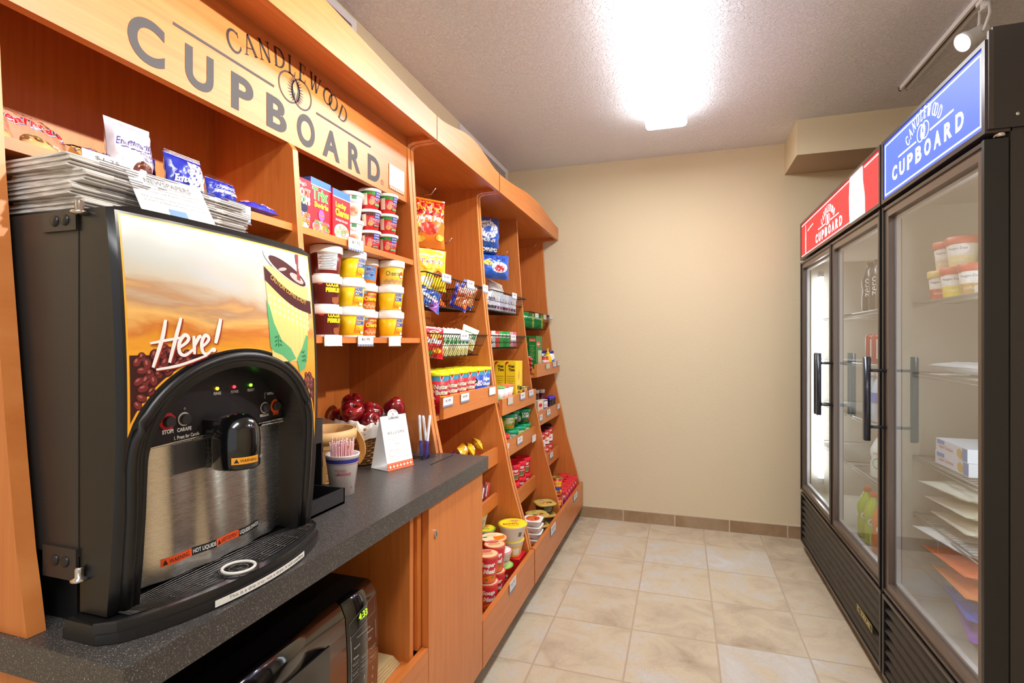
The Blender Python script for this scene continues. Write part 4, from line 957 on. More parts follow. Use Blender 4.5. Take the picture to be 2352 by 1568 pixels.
def BOX(name, label, cat, group, w_, d, h, mat, front, side, loc, yaw=0.0, top=None):
    """carton: front faces local +X (width along Y), side print on the -Y face"""
    t = thing(name, label, cat, loc, yaw, group)
    ac = A().m(mat).box(-d / 2, -w_ / 2, 0, d / 2, w_ / 2, h).bev(.0008, 1); obj('carton', ac, t)
    if front: ink('front_print', front, flat((d / 2, 0, 0), (0, 1, 0), (0, 0, 1)), t, eps=.0003)
    if side: ink('side_print', side, flat((0, -w_ / 2, 0), (1, 0, 0), (0, 0, 1)), t, eps=.0003)
    return t
def pillow(w_, h, t, cr=.1, wr=.002, seed=0):
    def f(u, v):   # u, v in -1..1 -> bulge
        e = max(0.0, 1 - abs(u) ** 2.6) * max(0.0, 1 - (abs(v) / (1 - cr)) ** 2.4 if abs(v) < 1 - cr else 0)
        k = math.sin(u * 9 + seed) * math.sin(v * 7 + seed * 2) + .6 * math.sin(u * 17 + v * 13 + seed)
        return t / 2 * e ** .55 + wr * k * (e ** .4)
    return f
def POUCH(name, label, cat, group, w_, h, t, mat, layers, loc, rot=(0, 0, 0), seed=0, inner=None, cr=.08, crimp=None):
    o = thing(name, label, cat, loc, rot, group); f = pillow(w_, h, t, cr, .0016 + t * .03, seed)
    P_ = lambda s_: (lambda u, v: Vector((s_ * (f(2 * u - 1, 2 * v - 1) + .0004), (u - .5) * w_ * (1 - .05 * math.sin(PI * v)), v * h)))
    ac = A().m(mat).grid(P_(1), 16, 20).grid(P_(-1), 16, 20, flip=True); bmesh.ops.remove_doubles(ac.bm, verts=ac.bm.verts, dist=.0002); obj('wrapper', ac, o, keep=1)
    if crimp:
        ac = A().m(crimp)
        for zz in (0, h * (1 - cr * .5)):
            for i in range(3): ac.box(.0006, -w_ * .48, zz + .0015 + i * .003, .0016, w_ * .48, zz + .0027 + i * .003)
        obj('crimp', ac, o)
    if inner: inner(o)
    if layers: ink('print', layers, lambda u, v, hh: Vector((f(max(-1, min(1, 2 * u / w_)), max(-1, min(1, 2 * v / h - 1))) + .0009 + hh, u * (1 - .05 * math.sin(PI * v / h)), v)), o, step=w_ / 12, vstep=h / 14, eps=.0003)
    return o
def ptag(px0, px1, py0, py1, X, price, label):
    """price ticket in a clear clip on a shelf edge"""
    ya, yb = yat(px0, X), yat(px1, X); pc, pyc = (px0 + px1) / 2, (py0 + py1) / 2
    ym, zm = at(pc, pyc, X); w_ = yb - ya; h = (py1 - py0) * (X / (-SI + CO * (pc - 1176) / FPX)) / FPX * .9
    o = thing('price_tag', label, 'price tag', (X + .003, ym, zm - h / 2), 0, 'price tickets on the shelf edges')
    obj('ticket', A().m(PAPER if price != '-' else M((196, 190, 176), .5)).box(-.001, -w_ / 2, 0, 0, w_ / 2, h), o)
    L_ = [(M((88, 108, 160), .6), [REC(-w_ / 2, .0, w_ / 2, h * .17)]), (M((230, 232, 240), .6), [ELL(-w_ * .4 + w_ * .16 * i, h * .085, w_ * .03, h * .035, 0, 6) for i in range(6)]),
          (M((84, 80, 86), .6), [T(price, 0, h * .66, w_ * .5, h * .26), T('Try it', 0, h * .4, w_ * .24, h * .09)])] if price not in ('', '-') else None
    if L_: ink('ticket_print', L_, flat((0, 0, 0), (0, 1, 0), (0, 0, 1)), o, eps=.0003)
    obj('clip', A().m(CHROME).box(.0, -w_ / 2 - .001, -.001, .0012, w_ / 2 + .001, .0012).box(.0, -w_ / 2 - .001, .001, .0012, -w_ / 2 + .0004, h), o)
    return o
RED = (206, 24, 34); YLW = (252, 206, 16); m_ = M
wht = M((244, 240, 236), .4); red = M(RED, .4); yel = M(YLW, .35); blu = M((36, 56, 150), .35); grn = M((24, 140, 56), .35); brn = M((110, 28, 24), .35); org = M((238, 124, 24), .35); blk = M((26, 22, 24), .5)
cream = M((246, 226, 186), .5); ltb = M((120, 176, 222), .4); pur = M((86, 50, 150), .4); tan = M((206, 160, 98), .5); pink = M((232, 120, 140), .4); dgr = M((16, 104, 46), .35); lgr = M((170, 208, 70), .4); gry = M((180, 176, 176), .5)
# ---- pastries on the upper left shelf
Z1 = 1.4958
def buns(o):
    ac = A().m(M((226, 178, 112), .7, mottle=.08))
    for i in range(2): ac.ball((-.012, -.034 + .068 * i, .048), .024, .5, 1.1, 1.2, 20)
    obj('pastry', ac, o)
y_, z_ = at(82, 330, -.955)
POUCH('pastry_bag', 'clear bag of pastries with red script lettering at the left end of the upper shelf', 'pastry', 'pastries on the upper left shelf', .134, .10, .045, FILM, [(blu, [T("Svenhard's", 0, .052, .116, .03, shear=.25, bold=.05)]), (wht, [T("Svenhard's", 0, .052, .114, .028, shear=.25, bold=.035)]), (red, [T("Svenhard's", 0, .052, .112, .025, shear=.25, bold=.02), POLY([(-.004, .078), (.004, .078), (0, .088)])])], (-.975, .562, Z1 + .002), (0, -.75, .08), 1, buns)
POUCH('pastry_bag', 'clear bag of pastry cut off by the left cabinet side on the upper shelf', 'pastry', 'pastries on the upper left shelf', .10, .10, .04, FILM, [(M((170, 60, 70), .4), [T('SWEET', 0, .03, .06, .012)])], (-1.06, .535, Z1 + .003), (0, -.5, .0), 5, buns)
def loaf(o): obj('pastry', A().m(M((214, 160, 84), .7, mottle=.08)).box(-.010, -.036, .008, .008, .036, .046).bev(.007, 3), o)
POUCH('pastry_pack', 'flat dark-edged pack of golden pastry behind the $1.25 ticket', 'pastry', 'pastries on the upper left shelf', .09, .06, .028, FILM, [(M((40, 30, 40), .4), [REC(-.044, .053, .044, .059), REC(-.044, .001, .044, .005)]), (M((60, 48, 120), .4), [T("Entenmann's", -.004, .034, .07, .011, shear=.2)])], (-.955, .655, Z1 + .004), (0, -.9, .0), 2, loaf)
def donut(o):
    ac = A().m(M((96, 44, 26), .3, coat=.3)); R, r = .019, .009
    ac.tube([(.0195, .02 + R * math.cos(2 * PI * i / 24), .030 + R * math.sin(2 * PI * i / 24)) for i in range(24)], r, 10, True)
    obj('donut_picture', ac, o)
wb_ = M((186, 180, 190), .3, coat=.3)
POUCH('donut_bag', 'upright silvery white bag of frosted donuts on the upper shelf', 'pastry', 'pastries on the upper left shelf', .084, .118, .048, wb_, [(M((70, 52, 130), .4), [T("Entenmann's", 0, .072, .068, .014, shear=.15), RIB([(-.03, .062), (0, .059), (.03, .063)], .0014), T('FROSTED', .021, .055, .032, .005), T('DONUTS', .023, .047, .026, .005)]), (M((92, 44, 30), .35), [RING(.012, .023, .014, .012, .013, 24)]), (M((150, 96, 76), .3), [RIB([(.003, .033), (.012, .037), (.021, .033)], .002)])], (-.985, .722, Z1 + .001), (0, -.12, -.05), 3, None, .14)
def cake(o): obj('cake', A().m(M((240, 224, 190), .7)).box(-.006, -.012, .012, .012, .030, .055).bev(.005, 2), o)
for k, (px, w_, h, lab) in enumerate(((424, .085, .078, 'blue wrapper with a clear window showing cream cakes, behind the newspaper card'), (506, .075, .055, 'low dark blue pastry wrapper with clear crimped top right of the windowed one'))):
    y_ = yat(px, -.955)
    POUCH('cake_pack', lab, 'pastry', 'pastries on the upper left shelf', w_, h, .04, M((34, 44, 150), .25, coat=.3), [(M((214, 206, 200), .3), [REC(-.005, .012, w_ * .42, h * .82)] if k == 0 else [REC(-w_ * .4, h * .38, w_ * .4, h * .5)]), (M((60, 50, 130), .4) if k == 0 else wht, [T("Entenmann's", .016 if k == 0 else 0, h * .66, .036, .008, shear=.2)]), (wht, [T('Enten-mini', .0, h * .32, .07, .014, bold=.03)] if k == 0 else [T('DONUT CAKE', 0, h * .6, .05, .006)])], (-.95, y_, Z1 + .001), (0, -.15, .02), 7 + k, None, .1, FILM)
    if k == 0: POUCH('cake_pack', 'plain dark blue wrapper seen edge-on left of the windowed cake pack', 'pastry', 'pastries on the upper left shelf', .04, .07, .02, M((30, 38, 130), .25, coat=.3), None, (-1.0, y_ - .045, Z1 + .001), (0, -.1, -.1), 9)
y_ = yat(600, -.935)
POUCH('pastry_bar', 'slim blue wrapped pastry bar lying flat at the right end of the upper shelf', 'pastry', 'pastries on the upper left shelf', .10, .042, .02, M((44, 52, 170), .25, coat=.3), [(pink, [ELL(-.034, .03, .012, .008)]), (wht, [T('Real Apple', .02, .014, .04, .008, bold=.02)])], (-.925, y_, Z1 + .011), (0, -1.25, .0), 4)
ptag(187, 300, 356, 396, -.916, '$1.25', 'white $1.25 price ticket on the upper left shelf edge, half hidden by newspapers')
ptag(522, 574, 466, 512, -.916, '$1.50', 'white $1.50 price ticket on the upper left shelf edge near its right end')
# ---- cereal boxes and cups
Z2 = 1.4925
redb = M((204, 22, 38), .4)
def cyY(px, X): return yat(px, X)
def cerealbox(px0, px1, h, X, label, lay, side=None):
    y0, y1 = yat(px0, X), yat(px1, X); w_ = (y1 - y0) * .98
    return BOX('cereal_box', label, 'cereal box', 'small cereal boxes on the upper right shelf', w_, .04, h, redb, lay(w_, h), side, (X - .02, (y0 + y1) / 2, Z2), 0.02)
loops = lambda w_, h, cs, n, y0, y1, s=1: [(M(c, .4), [RING(rnd.uniform(-w_ * .36, w_ * .36), rnd.uniform(y0, y1), .0042, .0036, .002, 10) for _ in range(n)]) for c in cs]
cerealbox(676, 717, .140, -.948, 'red cereal box lettered FROOT LOOPS at the left of the shelf', lambda w_, h: [(wht, [T("Kellogg's", -.006, h * .9, w_ * .6, .012, shear=.2), ELL(0, h * .22, w_ * .42, .026)]), (M((20, 20, 60), .4), [ELL(.004, h * .46, .016, .013)]), (wht, [T('FROOT', 0, h * .74, w_ * .86, .024, bold=.06), T('LOOPS', 0, h * .6, w_ * .86, .022, bold=.06)]), (M((60, 140, 60), .4), [T('FR', -w_ * .26, h * .74, w_ * .3, .02, bold=.02), T('OP', 0, h * .6, w_ * .32, .018, bold=.02)]), (M((226, 90, 40), .4), [T('OT', w_ * .22, h * .74, w_ * .34, .02, bold=.02), T('LO', -w_ * .25, h * .6, w_ * .3, .018, bold=.02)])] + loops(w_, h, [(70, 150, 70), (240, 190, 40), (120, 80, 160), (230, 110, 40)], 12, h * .12, h * .34))
cerealbox(714, 762, .156, -.952, 'red cereal box lettered Trix with swirls, second from the left', lambda w_, h: [(M((60, 110, 190), .4), [REC(-w_ / 2, h * .88, w_ / 2, h)]), (wht, [REC(-w_ / 2, h * .865, w_ / 2, h * .88), T('Trix', -.004, h * .74, w_ * .8, .034, bold=.05), ELL(-.006, h * .16, w_ * .36, .018)]), (M((60, 170, 50), .4), [T('Trix', -.004, h * .74, w_ * .76, .032, bold=.03)]), (M((250, 220, 60), .4), [T('Swirls', 0, h * .55, w_ * .7, .016, bold=.04)]), (M((150, 80, 170), .4), [ELL(0, h * .38, .013, .016)]), (M((240, 120, 60), .4), [RIB([(-.012, h * .4), (.0, h * .36), (.012, h * .4)], .004)])] + loops(w_, h, [(240, 190, 40), (80, 160, 70), (160, 90, 170), (236, 110, 50)], 14, h * .08, h * .26),
          [(M((60, 110, 190), .4), [REC(-.019, .137, .019, .156)]), (M((240, 210, 80), .5), [T('Trix', 0, .12, .03, .012)])])
cerealbox(760, 802, .150, -.948, 'red cereal box lettered Lucky Charms, third from the left', lambda w_, h: [(M((60, 110, 190), .4), [REC(-w_ / 2, h * .86, w_ / 2, h)]), (wht, [REC(-w_ / 2, h * .845, w_ / 2, h * .86), ELL(0, h * .2, w_ * .42, .024), T('SWEETENED', 0, h * .42, w_ * .7, .006)]), (M((250, 214, 40), .4), [T('Lucky', -.004, h * .7, w_ * .62, .02, bold=.05), T('Charms', .002, h * .57, w_ * .78, .022, bold=.05)])] + loops(w_, h, [(230, 180, 90), (240, 150, 170), (120, 170, 90)], 12, h * .1, h * .3))
def heartcup(loc, label): return TUB('oatmeal_cup', label, 'cup', 'white oatmeal cups on the upper right shelf', .029, .0375, .086, M((240, 232, 226), .45), wht, [(M((60, 130, 80), .5), [REC(-.002, .062, .012, .074)]), (M((206, 110, 110), .5), [T('Heart', .006, .054, .026, .009, shear=.2)]), (M((222, 160, 130), .5), [ELL(.006, .026, .017, .016)]), (M((190, 110, 80), .5), [ELL(.003, .03, .008, .006), ELL(.012, .022, .006, .005)])], loc, -.8, .008)
y_ = yat(806, -.985)
heartcup((-.985, y_, Z2), 'lower white oatmeal cup with pale red script, right of the cereal boxes'); heartcup((-.985, y_, Z2 + .0865), 'upper white oatmeal cup with pale red script, right of the cereal boxes')
def quaker(loc, kind, label, yaw=-.5):
    top, mid_ = ((26, 140, 50), (204, 30, 36)) if kind == 'g' else ((84, 34, 30), (190, 34, 36))
    return TUB('oatmeal_cup', label, 'cup', 'red and green oatmeal cups stacked on the upper right shelf', .026, .034, .0668, M(mid_, .35), wht, [(M(top, .35), [REC(-.09, .046, .09, .0655)]), (M((244, 226, 200), .5), [REC(-.038, .014, -.022, .05)]) , (M((214, 150, 90), .5), [ELL(-.008, .022, .009, .008)]), (M((52, 56, 150), .35), [REC(.004, .028, .026, .063)]), (wht, [T('QUAKER', .015, .052, .018, .0052), T('OATMEAL', .015, .044, .019, .0052)]), (wht, [T('Express', .008, .033, .040, .014, shear=.3, bold=.08)]), (M((206, 24, 40), .35), [T('Express', .008, .033, .038, .012, shear=.3, bold=.03)]), (M((40, 150, 60) if kind == 'g' else (90, 60, 50), .4), [REC(.002, .012, .024, .02)]), (wht, [T('BAKED APPLE', .013, .016, .018, .003)])], loc, yaw, .006, .003)
for cpx, X, nm, kinds in ((850, -.965, 'left', 'bbg'), (888, -.945, 'right', 'ggg')):
    y_ = yat(cpx, X)
    for k, kd in enumerate(kinds): quaker((X, y_, Z2 + .0674 * k), kd, '%s red oatmeal cup with %s band, %s of the %s stack' % ('small', 'green' if kd == 'g' else 'brown', ('bottom', 'middle', 'top')[k], nm), -.75 + .12 * k)
ptag(798, 833, 547, 579, -.903, '$1.75', '$1.75 price ticket on the edge of the shelf with the cereal boxes')
# cereal tubs
Z3 = 1.2168
pebb = lambda: [(M((84, 20, 20), .35), [REC(-.1, .006, .1, .074)]), (M((222, 46, 60), .35), [ELL(-.022, .064, .009, .006)]), (wht, [T('Post', -.022, .064, .012, .006)]), (M((250, 220, 40), .35), [T('COCOA', .012, .060, .036, .013, bold=.07), T('PEBBLES', .014, .045, .042, .013, bold=.07)]), (M((150, 80, 40), .5), [ELL(.024, .016, .014, .01), ELL(.014, .022, .004, .003), ELL(.032, .027, .003, .003)])]
honey = lambda: [(M((240, 140, 30), .35), [POLY([(-.004, .01), (.034, .014), (.03, .066), (.004, .066)])]), (M((252, 206, 16), .35), [POLY([(.001, .018), (.031, .021), (.027, .06), (.007, .06)])]), (M((222, 46, 60), .35), [ELL(-.006, .066, .007, .004)]), (wht, [T('Post', -.006, .066, .009, .0045)]), (wht, [T('HONEY', .018, .056, .030, .0125, bold=.09), T('COMB', .018, .042, .032, .0145, bold=.09)]), (M((30, 80, 170), .35), [T('HONEY', .018, .056, .028, .011, bold=.04), T('COMB', .018, .042, .030, .013, bold=.04)]), (M((240, 160, 30), .4), [ELL(.008, .024, .008, .005), ELL(.022, .02, .008, .006)]), (wht, [ELL(.026, .013, .008, .004)])]
hnut = lambda: [(M((214, 120, 40), .4), [REC(-.1, .004, .1, .03)]), (M((120, 180, 220), .4), [REC(-.03, .055, -.006, .068)]), (M((208, 34, 48), .35), [ELL(-.014, .032, .009, .009)]), (M((250, 214, 40), .35), [T('Honey Nut', .014, .054, .03, .008, bold=.03), T('Cheerios', .012, .04, .05, .014, bold=.05)]), (cream, [RING(.01 + .007 * i, .014 + .005 * (i % 2), .003, .003, .0016, 10) for i in range(-3, 4)])]
cheer = lambda: [(blk, [T('Cheerios', -.005, .042, .056, .015)]), (M((222, 180, 110), .45), [REC(-.1, .004, .1, .022)]), (M((190, 130, 70), .5), [RING(-.04 + .009 * i, .014 + .004 * (i % 2), .0035, .0035, .0018, 10) for i in range(10)]), (M((214, 90, 50), .4), [ELL(.022, .038, .009, .011)]), (wht, [REC(.014, .03, .03, .036)])]
miniw = lambda: [(M((90, 150, 220), .35), [POLY([(-.024, .018), (.022, .014), (.026, .058), (-.02, .062)])]), (wht, [T('Mini', 0, .05, .028, .014, bold=.1), T('Wheats', 0, .034, .036, .014, bold=.1)]), (M((40, 70, 170), .35), [T('Mini', 0, .05, .026, .012, bold=.04), T('Wheats', 0, .034, .034, .012, bold=.04)])]
nutr = lambda: [(wht, [REC(-.026, .016, .028, .072)]), (M((60, 56, 56), .5), lines(-.024, .026, [.018 + .0045 * i for i in range(12)], .0016) + [REC(-.024, .067, .004, .071)])]
KINDS = {'p': (brn, pebb, 'brown tub lettered COCOA PEBBLES'), 'y': (yel, honey, 'yellow tub lettered HONEY COMB'), 'n': (M((176, 70, 20), .35), hnut, 'rust-brown tub lettered Honey Nut Cheerios'), 'c': (M((244, 200, 60), .35), cheer, 'pale yellow tub lettered Cheerios'), 'm': (org, miniw, 'orange tub lettered Mini Wheats'), 'f': (brn, nutr, 'brown tub turned to show its nutrition table')}
def cereal(kind, loc, where, yaw):
    b, l, nm = KINDS[kind]
    return TUB('cereal_tub', nm + ', ' + where, 'cereal tub', 'cereal tubs stacked on the lower shelf', .035, .0425, .085, b, wht, l() + [(wht, [REC(-.14, .0, .14, .0055)])], loc, yaw, .014, .0025)
cols = ((749, -.96, 'ppf', 'first'), (806, -.95, 'yyy', 'second'), (843, -.985, 'nnm', 'third'), (892, -.94, 'yyc', 'fourth'))
for cpx, X, kinds, nm in cols:
    y_ = yat(cpx, X)
    for k, kd in enumerate(kinds): cereal(kd, (X - .002 * (k % 2), y_ + .002 * (k - 1), Z3 + .0853 * k), '%s of the %s column' % (('bottom', 'middle', 'top')[k], nm), -.72 + .1 * ((k * 2 + ord(kd)) % 3) - (.25 if kd in 'f' else 0))
y_ = yat(700, -1.03)
for k in range(3): cereal('p', (-1.045, 1.165, Z3 + .0853 * k), '%s of the column half hidden behind the coffee machine' % ('bottom', 'middle', 'top')[k], -.6)
ptag(743, 784, 768, 795, -.877, '', 'blank white ticket at the left of the cereal tub shelf')
ptag(820, 856, 770, 796, -.877, '$1.75', '$1.75 price ticket in the middle of the cereal tub shelf')
ptag(891, 919, 772, 796, -.877, '', 'blank white ticket at the right of the cereal tub shelf')
card('recipe_card', 'small white card reading ROAST OR TOAST stuck on the sign board right end', 'sign', .098, .082, [(M((222, 120, 80), .6), [REC(-.049, .0, .049, .011)]), (M((244, 214, 196), .6), [ELL(-.04 + .0115 * i, .0055, .0035, .0035, 0, 8) for i in range(8)]), (gry, [T('ROAST OR TOAST', 0, .048, .076, .006)] + serif_arc('CANDLEWOOD', 0, .07, .012, .8, .003) + [T('CUPBOARD', 0, .062, .03, .003)]), (M((208, 204, 204), .6), lines(-.034, .034, [.018 + .0045 * i for i in range(6)], .0012))], (-.9275, 1.592, 1.716), 0, 0)
# ---- wire baskets
def wire_basket(label, y0, y1, xt, xb, zt, zb, back=-1.135, dy=.021):
    o = thing('wire_basket', label, 'basket', (back, (y0 + y1) / 2, zb), 0, 'black wire baskets on the display units'); r = .0017
    zbk = zb + .006
    ac = A().m(WIRE); ac.tube([(xt, y0, zt), (xt, y1, zt), (back, y1, zt + .0), (back, y0, zt)], .003, 6, True); obj('rim_wire', ac, o, True)
    ac = A().m(WIRE); y = y0 + dy
    while y < y1 - dy * .5: ac.tube([(xt, y, zt), (xb, y, zb), (back, y, zbk), (back, y, zt)], r, 5); y += dy
    for f_ in (.0,): ac.tube([(xb, y0 + .012, zb), (xb, y1 - .012, zb), (back, y1 - .012, zbk), (back, y0 + .012, zbk)], r * 1.3, 5, True)
    xm, zm = (xt + xb) / 2, (zt + zb) / 2; ac.tube([(xm, y0 + .006, zm), (xm, y1 - .006, zm), (back, y1 - .006, zm), (back, y0 + .006, zm)], r, 5, True)
    for x in [xb - .03 * k for k in range(1, 8)]:
        if x > back: ac.tube([(x, y0, zt), (x, y0 + .012, zbk), (x, y1 - .012, zbk), (x, y1, zt)], r, 5)
    obj('wires', ac, o, True); return o
wire_basket('deep black wire basket high in the narrow unit', 1.715, 2.322, -.885, -.93, 1.458, 1.345)
wire_basket('black wire basket of red bags and green packs in the narrow unit', 1.715, 2.322, -.872, -.915, 1.234, 1.142)
wire_basket('black wire basket of white bags high in the wide unit left column', 2.382, 2.958, -.868, -.91, 1.455, 1.362)
wire_basket('black wire basket of candy packs in the wide unit left column', 2.382, 2.958, -.868, -.91, 1.235, 1.168)
wire_basket('black wire basket of green packs in the wide unit right column', 2.99, 3.568, -.862, -.90, 1.385, 1.288)
# ---- hooks
def hook(px, py, X, label, rail=-1.146):
    y_, z_ = at(px, py, X); o = thing('peg_hook', label, 'hook', (rail, y_, z_ - .02), 0, 'chrome peg hooks on the back rails'); L_ = X - rail
    obj('rod', A().m(CHROME).tube([(0, 0, 0), (L_ * .5, 0, -.004), (L_ - .02, 0, -.002), (L_, 0, .02)], .0022, 6), o); obj('mount', A().m(CHROME).box(0, -.006, -.012, .004, .006, .012), o); return y_, z_ - .02
hook(1001, 432, -.95, 'peg hook at the top holding the red snack bag'); hook(1005, 538, -.96, 'peg hook in front of the red snack bag, lower end'); hook(1038, 546, -.95, 'empty peg hook right of the hanging snack bags'); hook(973, 520, -.965, 'peg hook at the middle of the red snack bag, left end')
hook(1128, 502, -.96, 'upper peg hook in the wide unit left column'); hook(1166, 577, -.96, 'empty lower peg hook in the wide unit left column'); hook(1146, 588, -.97, 'peg hook holding the blue bags in the left column')
hook(1234, 558, -.96, 'leftmost of the three peg hooks high in the right column'); hook(1242, 563, -.955, 'middle of the three peg hooks high in the right column'); hook(1250, 569, -.95, 'rightmost of the three peg hooks high in the right column'); hook(1193, 585, -.97, 'peg hook beside the divider in the right column')
# ---- hanging bags
def hang(px, pyt, pyb, X, wpx, label, mat, lay, seed, lean=.0, yaw=-.6, t_=.085):
    y_, zt = at(px, pyt, X); _, zb = at(px, pyb, X); w_ = (yat(px + wpx / 2, X) - yat(px - wpx / 2, X)) * .86; h = zt - zb
    return POUCH('snack_bag', label, 'snack bag', 'snack bags hanging on hooks', w_, h, t_, mat, lay(w_, h), (X, y_, zb), (lean, 0, yaw), seed, None, .09)
foil = lambda c: M(c, .22, .0, coat=.5)
hang(975, 455, 568, -1.0, 58, 'red and orange hanging bag of cheese snack mix', foil((226, 120, 30)), lambda w_, h: [(foil((176, 20, 28)), [REC(-w_ * .5, h * .62, w_ * .5, h * .97)]), (M((240, 176, 40), .4), [T("Chester's", 0, h * .77, w_ * .84, h * .16, bold=.02), T('Fries', 0, h * .9, w_ * .4, h * .07)]), (wht, [T('Snack Mix', 0, h * .56, w_ * .8, h * .1, shear=.2, bold=.04)]), (M((214, 60, 40), .4), [ELL(.0, h * .36, w_ * .24, h * .12)]), (M((250, 200, 80), .4), [ELL(-w_ * .3, h * .4, w_ * .1, h * .05), ELL(w_ * .3, h * .2, w_ * .12, h * .06), ELL(-w_ * .2, h * .14, w_ * .12, h * .06)])], 1)
hang(986, 572, 668, -.985, 50, 'yellow foil bag of snacks standing in the upper basket below the red bag', foil((244, 200, 40)), lambda w_, h: [(wht, [T('Teddy', 0, h * .68, w_ * .8, h * .17, bold=.06), ELL(-w_ * .2, h * .2, w_ * .22, h * .14)]), (M((170, 90, 30), .4), [T('Teddy', 0, h * .68, w_ * .76, h * .14, bold=.01), ELL(w_ * .16, h * .4, w_ * .16, h * .08)]), (M((230, 170, 30), .4), [T('Grahams', 0, h * .52, w_ * .7, h * .08)])], 2, .0, -.5, .05)
hang(960, 565, 640, -1.06, 24, 'red bag edge just visible behind the yellow foil bag', foil((196, 40, 24)), lambda w_, h: [(org, [REC(-w_ * .3, h * .3, w_ * .3, h * .6)])], 9)
hang(1113, 498, 566, -1.02, 34, 'blue hanging bag with a white ring in the wide unit left column', foil((30, 92, 190)), lambda w_, h: [(wht, [RING(0, h * .55, w_ * .26, h * .2, w_ * .16), T('MINI', 0, h * .2, w_ * .5, h * .1, bold=.03)])], 3)
hang(1115, 566, 584, -1.03, 26, 'dark blue and white cookie bag under the ringed blue bag', foil((24, 36, 80)), lambda w_, h: [(wht, [T('OREO', 0, h * .5, w_ * .8, h * .5, bold=.05)])], 4)
hang(1131, 584, 640, -1.0, 38, 'blue candy bag with bright pictures hanging in the left column', foil((40, 100, 210)), lambda w_, h: [(M((250, 220, 60), .4), [ELL(-w_ * .25, h * .6, w_ * .14, h * .1)]), (wht, [ELL(.1 * w_, h * .45, w_ * .26, h * .22)]), (red, [ELL(.1 * w_, h * .42, w_ * .15, h * .14)]), (M((60, 30, 120), .4), [T('MINI', 0, h * .8, w_ * .6, h * .12)])], 5)
# bags lying in baskets: (px, py of middle, X, width, height, thickness, colour, label, layers, tilt)
def inb(px, py, X, w_, h, t_, mat, label, lay, rot, seed, name='snack_bag', grp='packs in the upper wire baskets', cat='snack bag', dz=0):
    y_, z_ = at(px, py, X); return POUCH(name, label, cat, grp, w_, h, t_, mat, lay, (X, y_, z_ - h / 2 * math.cos(rot[1]) + dz), rot, seed, None, .1)
inb(978, 672, -.95, .13, .12, .04, foil((40, 90, 180)), 'blue and yellow snack bag lying in the left of the upper basket', [(M((250, 214, 50), .4), [REC(-.06, .08, .0, .115)]), (M((140, 70, 160), .4), [REC(.01, .0, .05, .05)]), (wht, [REC(-.05, .03, .04, .045)]), (org, [ELL(-.04, .012, .02, .012)])], (-.6, -.5, -.3), 6)
inb(1008, 690, -1.0, .12, .06, .03, foil((210, 90, 30)), 'orange snack bag lying at the bottom left of the upper basket', [(yel, [ELL(0, .03, .03, .014)])], (-.3, -.9, 0), 16)
for k in range(4):
    inb((1050, 1063, 1076, 1089)[k], (683, 679, 676, 677)[k], -.95 - .004 * k, .08, .105, .022, foil((200, 92, 40)) if k % 2 == 0 else foil((196, 140, 80)), ('orange nut bag with blue stripe, leftmost of four in the upper basket', 'brown nut bag, second of four in the upper basket', 'orange nut bag with blue stripe, third of four in the upper basket', 'brown nut bag, rightmost of four in the upper basket')[k],
        [(M((40, 50, 170), .3), [REC(-.042, .0, -.026, .118), REC(-.042, .0, .04, .012)]), (M((226, 150, 70), .5), [ELL(rnd.uniform(-.02, .034), rnd.uniform(.015, .06), .005, .004, k) for _ in range(14)]), (wht, [T('NUTS', .004, .085, .05, .014, bold=.03)])], (-.40, -.2, -.75), 20 + k)
for k in range(3):
    inb((977, 983, 990)[k], 786, -.93 - .045 * (2 - k), .10, .125, .03, foil((206, 28, 34)), ('red candy bag at the very left of the lower basket, rearmost', 'red candy bag in the middle of the three at the left of the lower basket', 'red and yellow candy bag at the front left of the lower basket')[k],
        [(M((250, 180, 40), .4), [ELL(.01, .09, .03, .012), ELL(.02, .03, .02, .01)]), (wht, [T('Skittles', 0, .068, .076, .024, shear=.3, bold=.07)]), (M((60, 90, 190), .4), [ELL(-.03, .025, .009, .009)]), (M((70, 160, 70), .4), [ELL(-.008, .02, .009, .009)])], (-.1, -.15, -.7), 30 + k, 'candy_bag', 'candy bags and packs in the lower wire basket', 'candy bag')
gp = None
for k in range(9):
    px = 1012 + k * 8.2 if k < 8 else 1082; X = -.957; y_ = 1.88 + .043 * k; z_ = 1.154 if k < 8 else 1.175
    lay = [(M((30, 130, 60), .35), [REC(-.03, .05, .034, .078)]), (wht, [T('SUNCHIPS', 0, .064, .05, .009)]), (M((214, 200, 120), .45), [REC(-.03, .0, .034, .03)]), (M((190, 150, 70), .45), [ELL(0, .022, .02, .01)])]
    ords = ('first', 'second', 'third', 'fourth', 'fifth', 'sixth', 'seventh', 'eighth')
    lab = '%s from the left of the leaning green and cream cracker packs' % ords[k] if k < 8 else 'green and white cracker pack standing up higher at the right of the lower basket'
    if gp is None: gp = POUCH('cracker_pack', lab, 'cracker pack', 'candy bags and packs in the lower wire basket', .085, .105, .022, M((232, 226, 200), .3, coat=.3), lay, (X, y_, z_), (-.28, -.12, -.75), 40, None, .1)
    else: dup(gp, (X, y_ + (.0 if k < 8 else .03), z_), (-.28 - (.1 if k == 8 else .012 * (k % 3)), -.12, -.75), lab)
